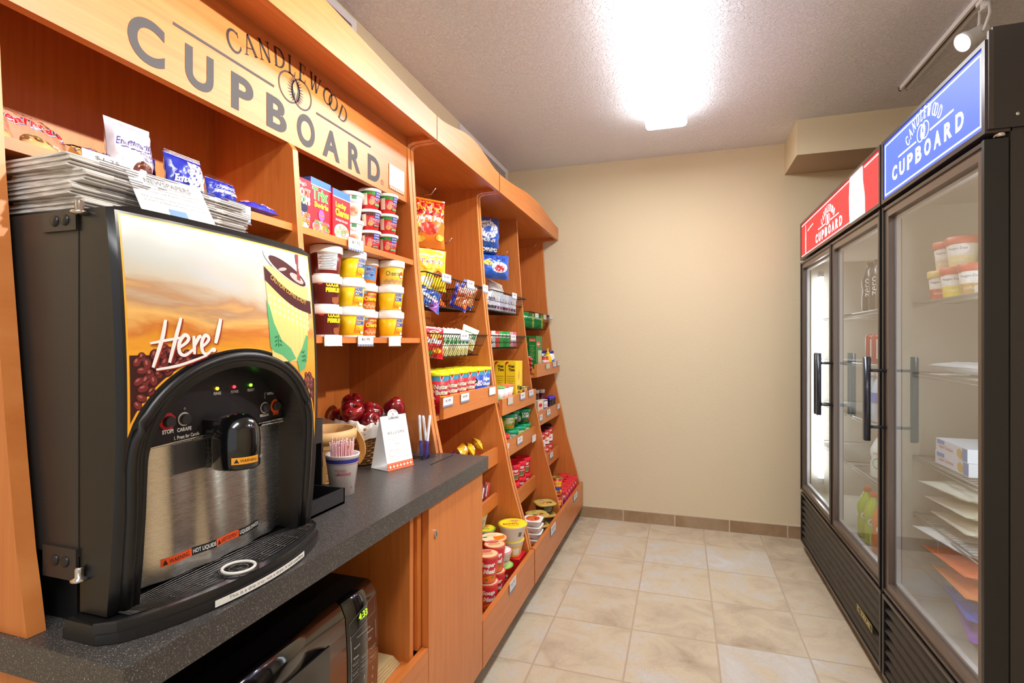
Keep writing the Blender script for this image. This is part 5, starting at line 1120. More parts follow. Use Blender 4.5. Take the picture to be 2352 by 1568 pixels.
# wide unit, left column baskets
for k in range(2):
    inb((1142, 1172)[k], (672, 664)[k], -1.0 + .03 * k, .13, .15, .05, M((222, 214, 204), .35, coat=.2), ('white bag with grey print at the left of the high basket in the wide unit', 'crumpled white bag with grey print lying across the top of the high basket')[k], [(M((90, 60, 130), .4), [REC(-.06, .03, .06, .042)]), (gry, [T('GRANOLA', 0, .1, .09, .02)])], (-.25 - .5 * k, -.3 - .3 * k, -.3), 50 + k, dz=.0)
bk = None
for k in range(8):
    px = 1150 + k * 4.9; X = -.95; y_ = 2.585 + .047 * k; c = ((210, 206, 214), (226, 222, 220), (190, 200, 222))[k % 3]
    ac_l = [(M(((60, 50, 60), (120, 70, 150), (200, 60, 50))[k % 3], .4), [REC(-.03, .01, .03, .024), T('BAR', 0, .06, .04, .016, bold=.03)])]
    POUCH('snack_pack', '%s white wrapped snack pack from the left in the row in the high basket' % ('first', 'second', 'third', 'fourth', 'fifth', 'sixth', 'seventh', 'eighth', 'ninth')[k], 'snack pack', 'packs in the high basket of the wide unit', .07, .095, .014, M(c, .35, coat=.2), ac_l, (X, y_, 1.373), (-.1, -.1, -.8), 60 + k, None, .06)
cnd = ((1130, (206, 30, 36)), (1139, (206, 30, 36)), (1147, (214, 220, 214)), (1155, (214, 60, 50)), (1163, (60, 180, 80)), (1171, (40, 160, 70)), (1179, (60, 180, 80)), (1187, (230, 170, 180)), (1194, (224, 120, 140)))
for k, (px, c) in enumerate(cnd):
    X = -.952; y_ = 2.427 + .061 * k; nm = ('red', 'red', 'white', 'orange-red', 'light green', 'green', 'light green', 'pale pink', 'pink')[k]
    BOX('candy_pack', '%s candy pack, %s from the left in the lower basket of the wide unit' % (nm, ('first', 'second', 'third', 'fourth', 'fifth', 'sixth', 'seventh', 'eighth', 'ninth')[k]), 'candy', 'candy packs in the lower basket of the wide unit', .07, .025, .085, M(c, .35, coat=.2),
        [(M((250, 200, 40), .4), [ELL(0, .045, .026, .022)]), (M((40, 50, 150), .4), [T('MIX', 0, .045, .034, .016, bold=.05)])] if k < 2 else [(wht, [REC(-.03, .05, .03, .07)]), (red if k % 2 else grn, [T('CANDY', 0, .06, .05, .012, bold=.03), ELL(0, .025, .02, .012)])], None, (X, y_, 1.1765), -.75)
# right column high basket
for k in range(10):
    px = 1208 + k * 5.0; X = -.945; y_ = 3.11 + .0455 * k; q = k % 5 == 4
    BOX('candy_pack', '%s candy pack, %s from the left in the right column basket' % ('yellow-green' if q else 'green', ('first', 'second', 'third', 'fourth', 'fifth', 'sixth', 'seventh', 'eighth', 'ninth', 'tenth')[k]), 'candy', 'green candy packs in the right column basket', .06, .022, .092, M((180, 200, 60) if q else (16, 140, 64), .35, coat=.2),
        [(M((230, 236, 200), .4), [REC(-.026, .06, .026, .07), REC(-.01, .01, -.002, .05)]), (M((10, 90, 40), .4), [T('MINT', 0, .04, .04, .012, bold=.03)])], None, (X, y_, 1.2975), -.75)
ac = A().m(SPLINT)
for k in range(6): ac.box(-.04 + .0006 * (k % 2), -.035, .004 + k * .018, .04 - .0006 * (k % 2), .035, .02 + k * .018)
y_, z_ = at(1207, 745, -.99); solid('splint_box', 'small tan woven splint box behind the green packs in the right column', 'basket', ac.bev(.0015, 1), (-1.03, 3.045, 1.2955), 0)
# ---- tags on baskets
for a_ in ((1013, 1035, 628, 650, -.884, '$2.00', '$2.00 ticket on the left of the deep wire basket rim'), (1071, 1088, 643, 666, -.884, '$2.00', '$2.00 ticket on the right of the deep wire basket rim'), (1107, 1120, 653, 674, -.866, '$1.00', 'price ticket at the left end of the high basket rim in the wide unit'), (1175, 1186, 672, 688, -.866, '$2.00', 'price ticket toward the right of the high basket rim in the wide unit'),
           (1056, 1075, 764, 784, -.871, '$1.00', '$1.00 ticket on the rim of the basket with green packs'), (1172, 1184, 768, 784, -.867, '$1.00', 'price ticket on the rim of the candy basket in the wide unit'), (1228, 1236, 719, 731, -.861, '$1.00', 'leftmost price ticket on the right column basket rim'), (1247, 1254, 722, 734, -.861, '-', 'grey blank ticket in the middle of the right column basket rim'), (1261, 1268, 723, 734, -.861, '$1.00', 'rightmost price ticket on the right column basket rim'),
           (1016, 1039, 911, 934, -.82, '$1.00', '$1.00 ticket at the left of the cookie tub shelf lip'), (1057, 1076, 902, 924, -.82, '$2.00', '$2.00 ticket in the middle of the cookie tub shelf lip'), (1122, 1137, 888, 907, -.82, '', 'blank white ticket at the right of the cookie tub shelf lip'),
           (1165, 1177, 911, 929, -.81, '-', 'grey blank ticket on the lip below the cracker boxes'), (1194, 1205, 901, 918, -.81, '$2.00', 'price ticket on the middle of the lip below the cracker boxes'), (1214, 1224, 894, 911, -.81, '$1.50', 'price ticket at the right of the lip below the cracker boxes'),
           (1253, 1262, 834, 847, -.807, '-', 'grey blank ticket on the lip below the sauce bottles'), (1269, 1277, 831, 843, -.807, '$3.00', 'price ticket second from right on the lip below the sauce bottles'), (1279, 1285, 829, 841, -.807, '$3.00', 'price ticket at the right end of the lip below the sauce bottles'),
           (1162, 1168, 1018, 1033, -.81, '$1.00', 'price ticket at the left of the lip under the green tubs'), (1187, 1199, 1002, 1020, -.81, '$1.75', '$1.75 ticket in the middle of the lip under the green tubs'), (1221, 1230, 998, 1015, -.81, '', 'blank white ticket at the right of the lip under the green tubs'),
           (1238, 1245, 951, 968, -.807, '$2.00', 'price ticket at the left of the lip under the syrup bottles'), (1255, 1263, 939, 955, -.807, '$3.00', 'price ticket in the middle of the lip under the syrup bottles'), (1279, 1285, 927, 940, -.807, '$3.00', 'price ticket at the right of the lip under the syrup bottles'), (1262, 1269, 1038, 1053, -.807, '$1.50', 'price ticket on the lip under the soup cans'),
           (1169, 1184, 1328, 1357, -.65, '$1.75', 'price ticket on the front of the bin of noodle bowls'), (1264, 1275, 1203, 1228, -.648, '$2.50', 'price ticket on the left part of the wide bin front'), (1317, 1325, 1131, 1149, -.648, '$2.00', 'price ticket on the right part of the wide bin front')):
    ptag(*a_)
# ---- cookie tubs
def cookie(px, X, kind, label, first={}):
    y_ = yat(px, X); base_c = {'n': (214, 30, 44), 'o': (36, 70, 170), 'c': (30, 84, 190)}[kind]
    if kind in first: return dup(first[kind], (X, y_, .9365), -.78, label)
    txt = {'n': [(M((70, 40, 110), .35), [T('Nutter', .004, .098, .060, .022, bold=.1), T('Butter', .008, .077, .060, .022, bold=.1)]), (cream, [T('Nutter', .004, .098, .057, .018, bold=.04), T('Butter', .008, .077, .057, .018, bold=.04)]), (yel, [T('BITES', .014, .058, .036, .012, bold=.05)]), (M((226, 170, 100), .5), [ELL(-.03, .10, .009, .009), ELL(-.032, .075, .007, .007)])],
           'o': [(wht, [T('OREO', .0, .085, .056, .024, bold=.05)]), (M((30, 24, 26), .5), [ELL(-.01, .095, .011, .011), ELL(.012, .03, .012, .012)]), (wht, [ELL(-.01, .095, .004, .004)])],
           'c': [(wht, [T('Chips', .002, .098, .05, .022, shear=.2, bold=.05), T('Ahoy!', .006, .075, .05, .022, shear=.2, bold=.05)]), (M((190, 120, 60), .5), [ELL(-.02, .03, .012, .01), ELL(.02, .026, .011, .009)])]}[kind]
    t = TUB('cookie_tub', label, 'cookie tub', 'cookie tubs in the narrow unit', .036, .043, .152, M(base_c, .35), M((236, 232, 20), .35), [(M((60, 150, 190), .35), [REC(-.14, .120, .14, .143)]), (wht, [POLY([(-.006, .141), (.014, .141), (.0, .116)])]), (red, [POLY([(-.003, .138), (.010, .138), (.001, .122)])])] + txt, (X, y_, .9365), -.78, .009, .003)
    first[kind] = t; return t
for k, (px, kd) in enumerate(((1015, 'n'), (1037, 'n'), (1058, 'n'), (1077, 'n'), (1093, 'o'), (1114, 'c'))):
    cookie(px, -.883, kd, {'n': 'red yellow-lidded cookie tub, %s from the left in the front row' % ('first', 'second', 'third', 'fourth', '', '')[k], 'o': 'blue yellow-lidded tub lettered OREO in the front row', 'c': 'blue yellow-lidded tub lettered Chips Ahoy at the right of the front row'}[kd])
for k, px in enumerate((988, 1008, 1027, 1046, 1064, 1082)):
    cookie(px, -.98, 'no'[k % 2], '%s yellow-lidded cookie tub from the left in the rear row' % ('first', 'second', 'third', 'fourth', 'fifth', 'sixth')[k])
for k in range(4):
    POUCH('candy_bar', '%s dark red candy wrapper beside the cookie tubs, counted from the bottom' % ('first', 'second', 'third', 'fourth')[k], 'candy bar', 'candy wrappers left of the cookie tubs', .028, .04, .014, foil((120, 40, 50)), [(gry, [REC(-.01, .01, .01, .016), REC(-.008, .024, .01, .028)])], (-.853, 1.7285, .945 + k * .024), (0, -1.3, -.1), 70 + k, None, .15)
# candy in the middle lips of the narrow unit
for k, (px, c) in enumerate(((1040, (70, 30, 60)), (1066, (236, 170, 30)), (1084, (240, 190, 30)), (1104, (244, 200, 50)))):
    y_ = yat(px, -.90); POUCH('candy_bar', ('dark purple', 'orange', 'golden', 'yellow')[k] + ' candy wrapper just showing over the end of the counter', 'candy bar', 'candy wrappers behind the counter end', .12, .05, .03, foil(c), [(wht, [T('BAR', 0, .025, .05, .016, bold=.05)])], (-.89, y_, .70 + .012 * (k % 2)), (0, -.6, .2 * k), 80 + k, None, .1)
for k, (px, c) in enumerate(((1106, (120, 50, 60)), (1116, (200, 70, 60)), (1126, (226, 214, 210)))):
    X = -.87; y_ = yat(px, X); POUCH('candy_bar', ('brown', 'red', 'white')[k] + ' candy bar standing over the lowest small lip of the narrow unit', 'candy bar', 'candy bars over the lowest small lip', .03, .085, .012, foil(c), [(wht, [REC(-.009, .02, -.002, .07)])], (X, y_, .466), (-.3, -.15, -.6), 90 + k, None, .1)
# ---- noodles in the bottom bin of the narrow unit
ZB = .176
def noodle(X, Y, z, r, h, body, lidc, label, extra, yaw=-1.0):
    t = thing('noodle_bowl', label, 'noodle bowl', (X, Y, z), yaw, 'noodle bowls in the bottom bin of the narrow unit')
    obj('body', A().m(body).lathe([(r * .66, 0), (r * .7, .003), (r * .96, h - .008), (r, h - .006), (r, h - .002)], (0, 0, 0), 36), t)
    obj('lid', A().m(lidc[0]).lathe([(r, h - .003), (r + .001, h - .0003), (.001, h - .0003)], (0, 0, 0), 36, cap1=False), t)
    ink('lid_print', lidc[1](r), flat((0, 0, h - .0001), (0, 1, 0), (-1, 0, 0)), t, eps=.00015)
    if extra: ink('side_print', extra, cyl(r * .7, r * .96, .003, h - .008), t, step=.008, eps=.0004)
    return t
def lidart(c1, txt, tc):
    return lambda r: [(c1, [ELL(0, 0, r * .9, r * .9, 0, 28)]), (M((236, 190, 90), .4), [ELL(r * .2, r * .35, r * .42, r * .28)]), (M((214, 120, 50), .4), [ELL(r * .3 + r * .12 * math.cos(k), r * .35 + r * .1 * math.sin(k * 2), r * .06, r * .05) for k in range(6)]), (grn, [ELL(r * .1, r * .45, r * .08, r * .05)]), (tc, [T(txt, -r * .15, -r * .15, r * 1.1, r * .3, bold=.03), T('NOODLES', -r * .1, -r * .48, r * .8, r * .16)])]
ylid = M((250, 226, 40), .35); wbod = M((240, 236, 226), .4)
bar_ = [(gry, [REC(.012, .022, .03, .045)]), (blk, [REC(.014 + .003 * k, .024, .0155 + .003 * k, .043) for k in range(5)])]
BOX('noodle_packet', 'red noodle packet lying under the yellow-lidded bowls in the narrow bin', 'noodle packet', None, .105, .10, .069, red, [(M((240, 160, 90), .4), [ELL(0, .03, .03, .014)])], None, (-.73, 2.262, ZB), 0)
noodle(-.728, 2.262, .246, .053, .072, wbod, (ylid, lidart(ylid, 'SOUP', red)), 'smaller white noodle bowl with yellow lid under the large one', [(M((240, 200, 60), .4), [REC(-.03, .0, .03, .05)]), (wht, [REC(-.01, .01, .02, .04)])])
noodle(-.726, 2.256, .3185, .066, .07, wbod, (ylid, lidart(ylid, 'BOWL', red)), 'large noodle bowl with a bright yellow lid on top of the stack', bar_)
for k in range(4):
    noodle(-.85, 2.235, ZB + .0614 * k, .048, .0605, wbod, (M((130, 210, 40), .35), lidart(ylid, 'BOWL', grn)), ('lowest', 'second', 'third', 'topmost')[k] + ' green-rimmed noodle bowl in the rear stack of the narrow bin', [(gry, [REC(-.03, .004, .03, .04)]), (blk, lines(-.02, .02, [.01, .016, .022, .028]))])
noodle(-.733, 2.125, ZB, .05, .078, M((206, 44, 36), .4), (M((120, 190, 70), .4), lidart(M((170, 210, 110), .4), 'Pork', red)), 'red noodle bowl lettered Pork at the bottom of the middle stack', [(wht, [T('Pork', 0, .045, .04, .014, bold=.03), T('FLAVOR', .004, .03, .026, .004)])])
noodle(-.735, 2.123, ZB + .0787, .047, .062, wbod, (pink, lidart(wht, 'SOUP', grn)), 'white noodle bowl with a pink-rimmed lid in the middle stack', [(red, [REC(-.02, .01, .0, .036)]), (pink, [REC(.006, .02, .028, .026)])])
noodle(-.765, 2.107, ZB + .1412, .058, .055, M((226, 70, 40), .4), (M((240, 160, 90), .4), lambda r: [(cream, [ELL(0, 0, r * .92, r * .92)]), (org, [POLY([(0, -r * .85), (r * .8, -r * .4), (r * .9, r * .2), (0, r * .1)])]), (grn, [ELL(-r * .6, r * .1, r * .2, r * .12)]), (M((230, 200, 120), .4), [RIB([(-r * .5 + .1 * r * k, r * .2), (-r * .3 + .1 * r * k, r * .6)], r * .05) for k in range(8)])]), 'red-orange noodle bowl with a picture lid on top of the middle stack', [(wht, [T('Noodle', 0, .03, .05, .014, bold=.05)])])
def ncup(X, Y, z, label, fl, h=.105, r=.044):
    t = thing('noodle_cup', label, 'noodle cup', (X, Y, z), -1.0, 'clear-wrapped noodle cups at the front left of the bin')
    obj('body', A().m(M((226, 90, 80), .3, coat=.4)).lathe([(r * .72, .0005), (r * .76, .003), (r * .97, h - .006), (r, h - .004), (r, h - .002)], (0, 0, 0), 32), t)
    ink('lid_print', [(M((232, 200, 150), .4), [ELL(0, 0, r * .9, r * .9)]), (M((190, 110, 50), .4), [RIB([(-r * .6 + .12 * r * k, -r * .3), (-r * .5 + .12 * r * k, r * .2)], r * .06) for k in range(9)]), (M((200, 40, 50), .35), [ELL(-r * .1, r * .5, r * .6, r * .26)]), (wht, [T('Souper', -r * .1, r * .5, r * .9, r * .2)])], flat((0, 0, h - .0017), (0, 1, 0), (-1, 0, 0)), t, eps=.0002)
    ink('side_print', [(M((214, 40, 56), .35), [REC(-.05, .05, .05, h - .012)]), (wht, [T(fl[0], -.004, h * .68, .052, .022, bold=.06, shear=.2), T(fl[1], 0, h * .46, .046, .019, bold=.06, shear=.2)]), (org, [ELL(0, .02, .026, .012)]), (M((90, 140, 40), .4), [ELL(-.012, .016, .006, .004), ELL(.014, .024, .005, .004)])], cyl(r * .76, r * .97, .003, h - .006), t, step=.008, eps=.0004)
    return t
ncup(-.722, 2.008, ZB, 'lower red noodle cup of the right front stack in the bin', ('Super', 'Meal')); ncup(-.722, 2.008, ZB + .1055, 'upper red noodle cup of the right front stack, its top showing noodles', ('Soup', 'Meal'))
ncup(-.716, 1.908, ZB, 'lower red noodle cup of the left front stack, mostly behind the cabinet door', ('Soup', 'Meal')); ncup(-.716, 1.908, ZB + .1055, 'upper red noodle cup at the very front, half hidden by the cabinet door', ('Souper', 'Meal'))
# ---- wide unit, left column
ZL1 = .8665
wt = None
for k, (X, y_, lab) in enumerate(((-.888, 2.79, 'right yellow cracker box lettered Wheat Thins, nearest the shelf edge'), (-.95, 2.79, 'middle yellow cracker box lettered Wheat Thins, just behind the front one'), (-1.012, 2.79, 'rearmost yellow cracker box lettered Wheat Thins'))):
    if wt is None: wt = BOX('cracker_box', lab, 'cracker box', 'yellow cracker boxes', .13, .056, .232, M((250, 214, 30), .4), [(M((252, 226, 90), .4), [POLY([(-.06, .02), (.0, .05), (.05, .2), (-.03, .16)])]), (M((240, 180, 60), .4), [POLY([(-.01, .12), (.02, .15), (0, .19), (-.03, .15)])]), (blk, [T('Wheat', .01, .085, .09, .03, bold=.03), T('Thins', .02, .05, .09, .03, bold=.03)])],
        [(red, [POLY([(-.027, .230), (-.008, .230), (-.027, .21)])]), (blk, [T('Wheat', .004, .205, .036, .016, bold=.04), T('Thins', .006, .186, .034, .016, bold=.04), T('New Wheat Thins', 0, .15, .042, .006), T('gives you the', 0, .138, .036, .006), T('crunch to love', 0, .126, .04, .006), T('anytime.', 0, .114, .026, .006)]), (M((214, 150, 50), .45), [POLY([(-.02, .06), (.0, .075), (.02, .056), (-.002, .044)])])], (X, y_, ZL1), 0)
    else: dup(wt, (X, y_, ZL1), 0, lab)
def fcup(px, X, lvl, lab, lc):
    y_ = yat(px, X); return TUB('snack_cup', lab, 'cup', 'white snack cups in front of the cracker boxes', .026, .033, .058, M((244, 240, 238), .35), lc, None, (X, y_, ZL1 + .0585 * lvl), 0, .005, .003)
for k, px in enumerate((1150, 1160, 1170)):
    for lvl in (0, 1): fcup(px, -.853, lvl, '%s white snack cup in the %s layer, %s from the left' % ('orange-lidded' if k else 'green-lidded', ('lower', 'upper')[lvl], ('first', 'second', 'third')[k]), (M((90, 200, 90), .4), M((240, 110, 70), .4), M((240, 130, 90), .4))[k])
for k, (px, lvl) in enumerate(((1209, 0), (1209, 1), (1218, 0))):
    y_ = (2.90, 2.90, 2.90)[k]; TUB('fish_can', ('lower blue and gold flat can beside the cracker boxes', 'upper blue and gold flat can beside the cracker boxes', 'blue and gold flat can at the far right of the cracker box shelf')[k], 'can', 'flat cans beside the cracker boxes', .033, .033, .042, M((30, 50, 110), .3), M((190, 190, 120), .25, .7), [(M((230, 170, 90), .4), [REC(.0, .006, .02, .036)]), (yel, [T('TUNA', -.012, .024, .018, .01, bold=.03)])], (-.872 - .07 * (k == 2), y_, ZL1 + .0425 * lvl), -1.0, .003, .001)
ZL2, ZL3 = .6535, .3655
jo = {}
def jumbo(px, X, z, lab, kind):
    y_ = yat(px, X); lc = M((14, 160, 110), .35) if kind != 'r' else M((220, 50, 50), .35); bc = {'g': (16, 120, 56), 'l': (150, 200, 60), 'r': (206, 50, 50)}[kind]
    if kind in jo: return dup(jo[kind], (X, y_, z), -1.0, lab)
    t = TUB('soup_tub', lab, 'soup tub', 'green-lidded soup tubs in the wide unit', .041, .047, .083, M(bc, .35), lc, [(wht if kind == 'g' else M((200, 226, 120), .4), [ELL(-.03, .03, .012, .018)]), (wht, [T('Hot' if kind != 'l' else 'Home', .008, .062, .04, .018, bold=.05), T('JUM' if kind != 'l' else 'Chkn', .008, .042, .042, .018, bold=.05)]), (blk if kind == 'g' else org, [REC(-.012, .012, .034, .024)]), (yel, [T('Country', .01, .018, .03, .006)]), (red, [ELL(.034, .03, .008, .008)])], (X, y_, z), -1.0, .012, .003)
    jo[kind] = t; return t
for k, (px, X, lv, kd) in enumerate(((1178, -.86, 0, 'g'), (1195, -.87, 0, 'l'), (1209, -.855, 0, 'l'), (1163, -.90, 1, 'l'), (1192, -.89, 1, 'g'), (1207, -.865, 1, 'g'), (1152, -.87, 0, 'r'))):
    jumbo(px, X, ZL2 + .0835 * lv, {'g': 'dark green', 'l': 'lime green', 'r': 'red-lidded'}[kd] + ' soup tub, ' + ('front left of the lower layer', 'middle of the lower layer', 'right of the lower layer', 'left of the upper layer', 'middle of the upper layer', 'right of the upper layer', 'at the far left beside the cabinet side')[k], kd)
ch = None
for k, (px, X, lv) in enumerate(((1180, -.86, 0), (1196, -.865, 0), (1210, -.85, 0), (1180, -.88, 1), (1196, -.875, 1), (1212, -.86, 1))):
    y_ = yat(px, X); lab = 'bright red lidded tub, %s of the %s layer under the green tubs' % (('left', 'middle', 'right')[k % 3], ('lower', 'upper')[lv])
    if ch is None: ch = TUB('pasta_tub', lab, 'pasta tub', 'red-lidded pasta tubs in the wide unit', .041, .044, .088, M((196, 20, 40), .35), M((230, 26, 50), .35), [(wht, [T('CHEF', .004, .058, .05, .02, bold=.05), REC(-.02, .036, .036, .039)]), (M((110, 120, 60), .4), [ELL(.01, .022, .024, .012)]), (cream, [T('Ravioli', .006, .01, .04, .008)])], (X, y_, ZL3 + .0885 * lv), -1.0, .016, .003)
    else: dup(ch, (X, y_, ZL3 + .0885 * lv), -1.0, lab)
# bottom bin of the wide unit, left part
ZW = .176
for k in range(4):
    lab = '%s white tray meal of the stack at the left of the wide bin' % ('lowest', 'second lowest', 'second highest', 'topmost')[k]
    t = thing('tray_meal', lab, 'tray meal', (-.726, 2.597, ZW + .0315 * k), .06 * (k % 2), 'white tray meals in the wide bin')
    obj('tray', A().m(wht).lathe([(.036, 0), (.044, .022), (.05, .026), (.05, .029), (.044, .030)], (0, 0, 0), 36, 1.0, 1.0, sq=6), t)
    ink('lid_print', [(wht, [ELL(0, 0, .043, .043)]), (M((214, 80, 40), .4), [ELL(0, 0, .04, .036)]), (M((240, 150, 60), .4), [ELL(rnd.uniform(-.028, .028), rnd.uniform(-.024, .024), .006, .004, k) for _ in range(16)]), (M((90, 130, 50), .4), [ELL(.02, .02, .006, .003)])], flat((0, 0, .0303), (0, 1, 0), (-1, 0, 0)), t, eps=.0002)
for k, (x_, y_, lv, h_) in enumerate(((-.742, 2.742, 0, .052), (-.742, 2.742, 1, .052), (-.736, 2.888, 0, .062), (-.736, 2.888, 1, .062), (-.885, 2.66, 1, .052), (-.885, 2.66, 0, .052))):
    t = thing('pasta_bowl', 'dark bowl with a gold-rimmed square-round lid, %s of the %s stack' % (('lower', 'upper', 'lower', 'upper', 'upper', 'lower')[k], ('near', 'near', 'far', 'far', 'rear left', 'rear left')[k]), 'bowl meal', (x_, y_, ZW + (h_ + .0012) * lv), -.9, 'gold-lidded bowls in the wide bin')
    obj('bowl', A().m(M((58, 44, 30), .35)).lathe([(.038, 0), (.046, .012), (.053, h_ - .014), (.055, h_ - .01)], (0, 0, 0), 36), t)
    obj('lid', A().m(M((206, 166, 84), .35)).lathe([(.054, h_ - .013), (.059, h_ - .010), (.059, h_ - .004), (.056, h_ - .002), (.052, h_ - .0005), (.001, h_ - .0005)], (0, 0, 0), 40, sq=3.6, cap1=False), t)
    ink('lid_print', [(M((196, 180, 90), .4), [ELL(0, 0, .05, .046)]), (M((230, 190, 110), .4), [ELL(rnd.uniform(-.032, .032), rnd.uniform(-.035, .0), .010, .006, i) for i in range(12)]), (M((214, 100, 50), .4), [ELL(rnd.uniform(-.028, .028), rnd.uniform(-.035, 0), .006, .004, i) for i in range(10)]), (dgr, [ELL(.024, -.016, .007, .005)]), (M((60, 60, 140), .4), [REC(-.024, .024, .008, .029)]), (cream, [T('BOWL', .016, .024, .032, .011)])], flat((0, 0, h_ - .0002), (0, 1, 0), (-1, 0, 0)), t, eps=.00015)
    ink('side_print', [(M((110, 120, 80), .4), [REC(-.024, .008, .024, h_ - .016)]), (cream, [T('Noodles', 0, .024, .034, .008)])], cyl(.045, .053, .012, h_ - .014), t, step=.008, eps=.0006)
# ---- wide unit, right column
ZR1, ZR2, ZR3 = 1.0117, .7177, .4267
for k, (X, y_, lab) in enumerate(((-.888, 3.235, 'large green pasta box with a red-orange oval and clear window'), (-.945, 3.22, 'green pasta box just behind the large front one'), (-1.0, 3.20, 'rearmost green pasta box in the right column'))):
    BOX('pasta_box', lab, 'pasta box', 'green pasta boxes in the right column', .145, .05, .23, M((16, 124, 50), .35), [(M((222, 74, 50), .4), [ELL(-.02, .18, .045, .02)]), (wht, [T('Creamette', -.02, .18, .07, .014, shear=.2, bold=.04)]), (M((190, 220, 170), .4), [REC(-.03, .03, .06, .14)]), (M((230, 200, 120), .4), [ELL(.014, .08, .03, .03)])],
        [(M((222, 74, 50), .4), [REC(-.021, .195, .021, .215)]), (wht, [T('Creamette', 0, .205, .036, .009)]), (M((180, 214, 110), .4), lines(-.017, .017, [.08 + .01 * i for i in range(10)], .0022)), (M((240, 180, 40), .4), [POLY([(-.02, .0), (.02, .0), (.006, .03)])])], (X, y_, ZR1), 0)
def CAN(px, X, z, r, h, c, label, grp, name='soup_can', cat='can', lay=None, lidc=None, yaw=-1.05):
    y_ = yat(px, X); return TUB(name, label, cat, grp, r, r, h, M(c, .3), lidc or M((190, 186, 180), .25, .9), lay, (X, y_, z), yaw, .003, .0012)
def BOTTLE(name, label, cat, px, X, z, prof, body, capp, capm, lay, rl, z0, z1, sx=1.0, sy=1.0, yaw=-1.05, grp=None):
    y_ = yat(px, X); t = thing(name, label, cat, (X, y_, z), yaw, grp)
    obj('bottle', A().m(body).lathe(prof, (0, 0, 0), 28, sx, sy), t); obj('cap', A().m(capm).lathe(capp, (0, 0, 0), 24), t)
    if lay: ink('label_print', lay, (lambda u, v, h: Vector(((rl + h) * sx * math.cos(u / rl), (rl + h) * sy * math.sin(u / rl), v))), t, step=.006, eps=.0005)
    return t
CAN(1252, -.85, ZR1, .026, .1, (216, 60, 50), 'red and white can left of the mustard bottle', 'condiments in the right column', lay=[(wht, [REC(-.1, .04, .1, .075), T('x', 0, .02, .01, .01)]), (red, [T('SAUCE', 0, .057, .04, .014, bold=.04)])], name='sauce_can')
CAN(1256, -.91, ZR1, .024, .085, (196, 50, 36), 'dark red jar in front of the mustard bottle', 'condiments in the right column', lay=[(cream, [REC(-.1, .02, .1, .05)]), (blk, [T('SALSA', 0, .035, .03, .012)])], name='salsa_jar', cat='jar')
BOTTLE('mustard_bottle', 'bright yellow mustard squeeze bottle', 'bottle', 1260, -.86, ZR1, [(.024, 0), (.027, .004), (.027, .075), (.02, .1), (.012, .112)], M((250, 210, 20), .3), [(.012, .112), (.012, .122), (.006, .126), (.004, .15)], M((250, 210, 20), .3), [(red, [T('Mustard', 0, .05, .04, .014, bold=.04)]), (M((40, 60, 150), .4), [ELL(0, .026, .012, .009)])], .027, 0, 1, grp='condiments in the right column')
for k, (px, lab) in enumerate(((1267, 'white mayonnaise jar with a blue lid right of the mustard'), (1277, 'white and blue jar with a blue lid at the right end of the sauce shelf'))):
    BOTTLE('condiment_jar', lab, 'jar', px, -.865 + .01 * k, ZR1, [(.032, 0), (.036, .006), (.036, .09), (.03, .112), (.027, .116)], M((240, 240, 244), .3), [(.0285, .114), (.0285, .132), (.02, .134)], M((50, 40, 150), .35), [(M((60, 110, 200), .35), [POLY([(-.03, .01), (.03, .03), (.03, .08), (-.03, .05)])]), (wht, [T('mayo', 0, .045, .04, .014, bold=.03)]), (red, [ELL(.01, .024, .01, .008)])], .0362, 0, 1, grp='condiments in the right column')
for k in range(4): POUCH('candy_bar', '%s red wrapper heaped at the left of the sauce shelf' % ('lowest', 'second lowest', 'second highest', 'topmost')[k], 'candy bar', 'red wrappers at the sauce shelf', .06, .05, .022, foil((200, 30, 40)), [(wht, [ELL(0, .024, .016, .006)])], (-.845, 2.995 + .02 * (k % 2), ZR1 + .008 + .026 * k), (0, -1.3, .1), 100 + k, None, .12)
BOX('small_carton', 'white and pink small carton at the left of the syrup shelf', 'carton', None, .06, .05, .11, wht, [(pink, [REC(-.026, .06, .026, .08)]), (M((90, 100, 170), .4), [REC(-.026, .09, .026, .1)])], None, (-.93, 3.02, ZR2), 0)
for k, (px, X) in enumerate(((1234, -.93), (1248, -.90))):
    BOTTLE('syrup_bottle', ('dark red sauce bottle with a white cap beside the divider', 'dark red sauce bottle with a white cap in the middle of the syrup shelf')[k], 'bottle', px, X, ZR2, [(.026, 0), (.029, .004), (.029, .1), (.022, .125), (.02, .14)], M((104, 24, 20), .2, coat=.4), [(.0215, .14), (.0215, .163), (.018, .165)], wht, [(red, [REC(-.05, .05, .05, .095)]), (wht, [T('BBQ', 0, .072, .03, .018, bold=.05), RIB([(-.03, .06), (0, .064), (.03, .058)], .003)])], .0292, 0, 1, grp='sauce bottles in the right column')
for k, (px, X) in enumerate(((1258, -.875), (1265, -.87))):
    BOTTLE('jelly_bottle', ('left dark jelly squeeze bottle with a violet cap', 'right dark jelly squeeze bottle with a violet cap')[k], 'bottle', px, X, ZR2, [(.024, 0), (.027, .004), (.027, .06), (.021, .075), (.025, .09), (.024, .102)], M((34, 16, 30), .2, coat=.4), [(.025, .1), (.025, .112), (.012, .115), (.01, .12)], M((86, 60, 190), .35), [(M((110, 80, 190), .4), [REC(-.03, .005, .03, .052)]), (wht, [T('Jelly', 0, .03, .034, .018, bold=.05)])], .0272, 0, 1, grp='jelly bottles in the right column')
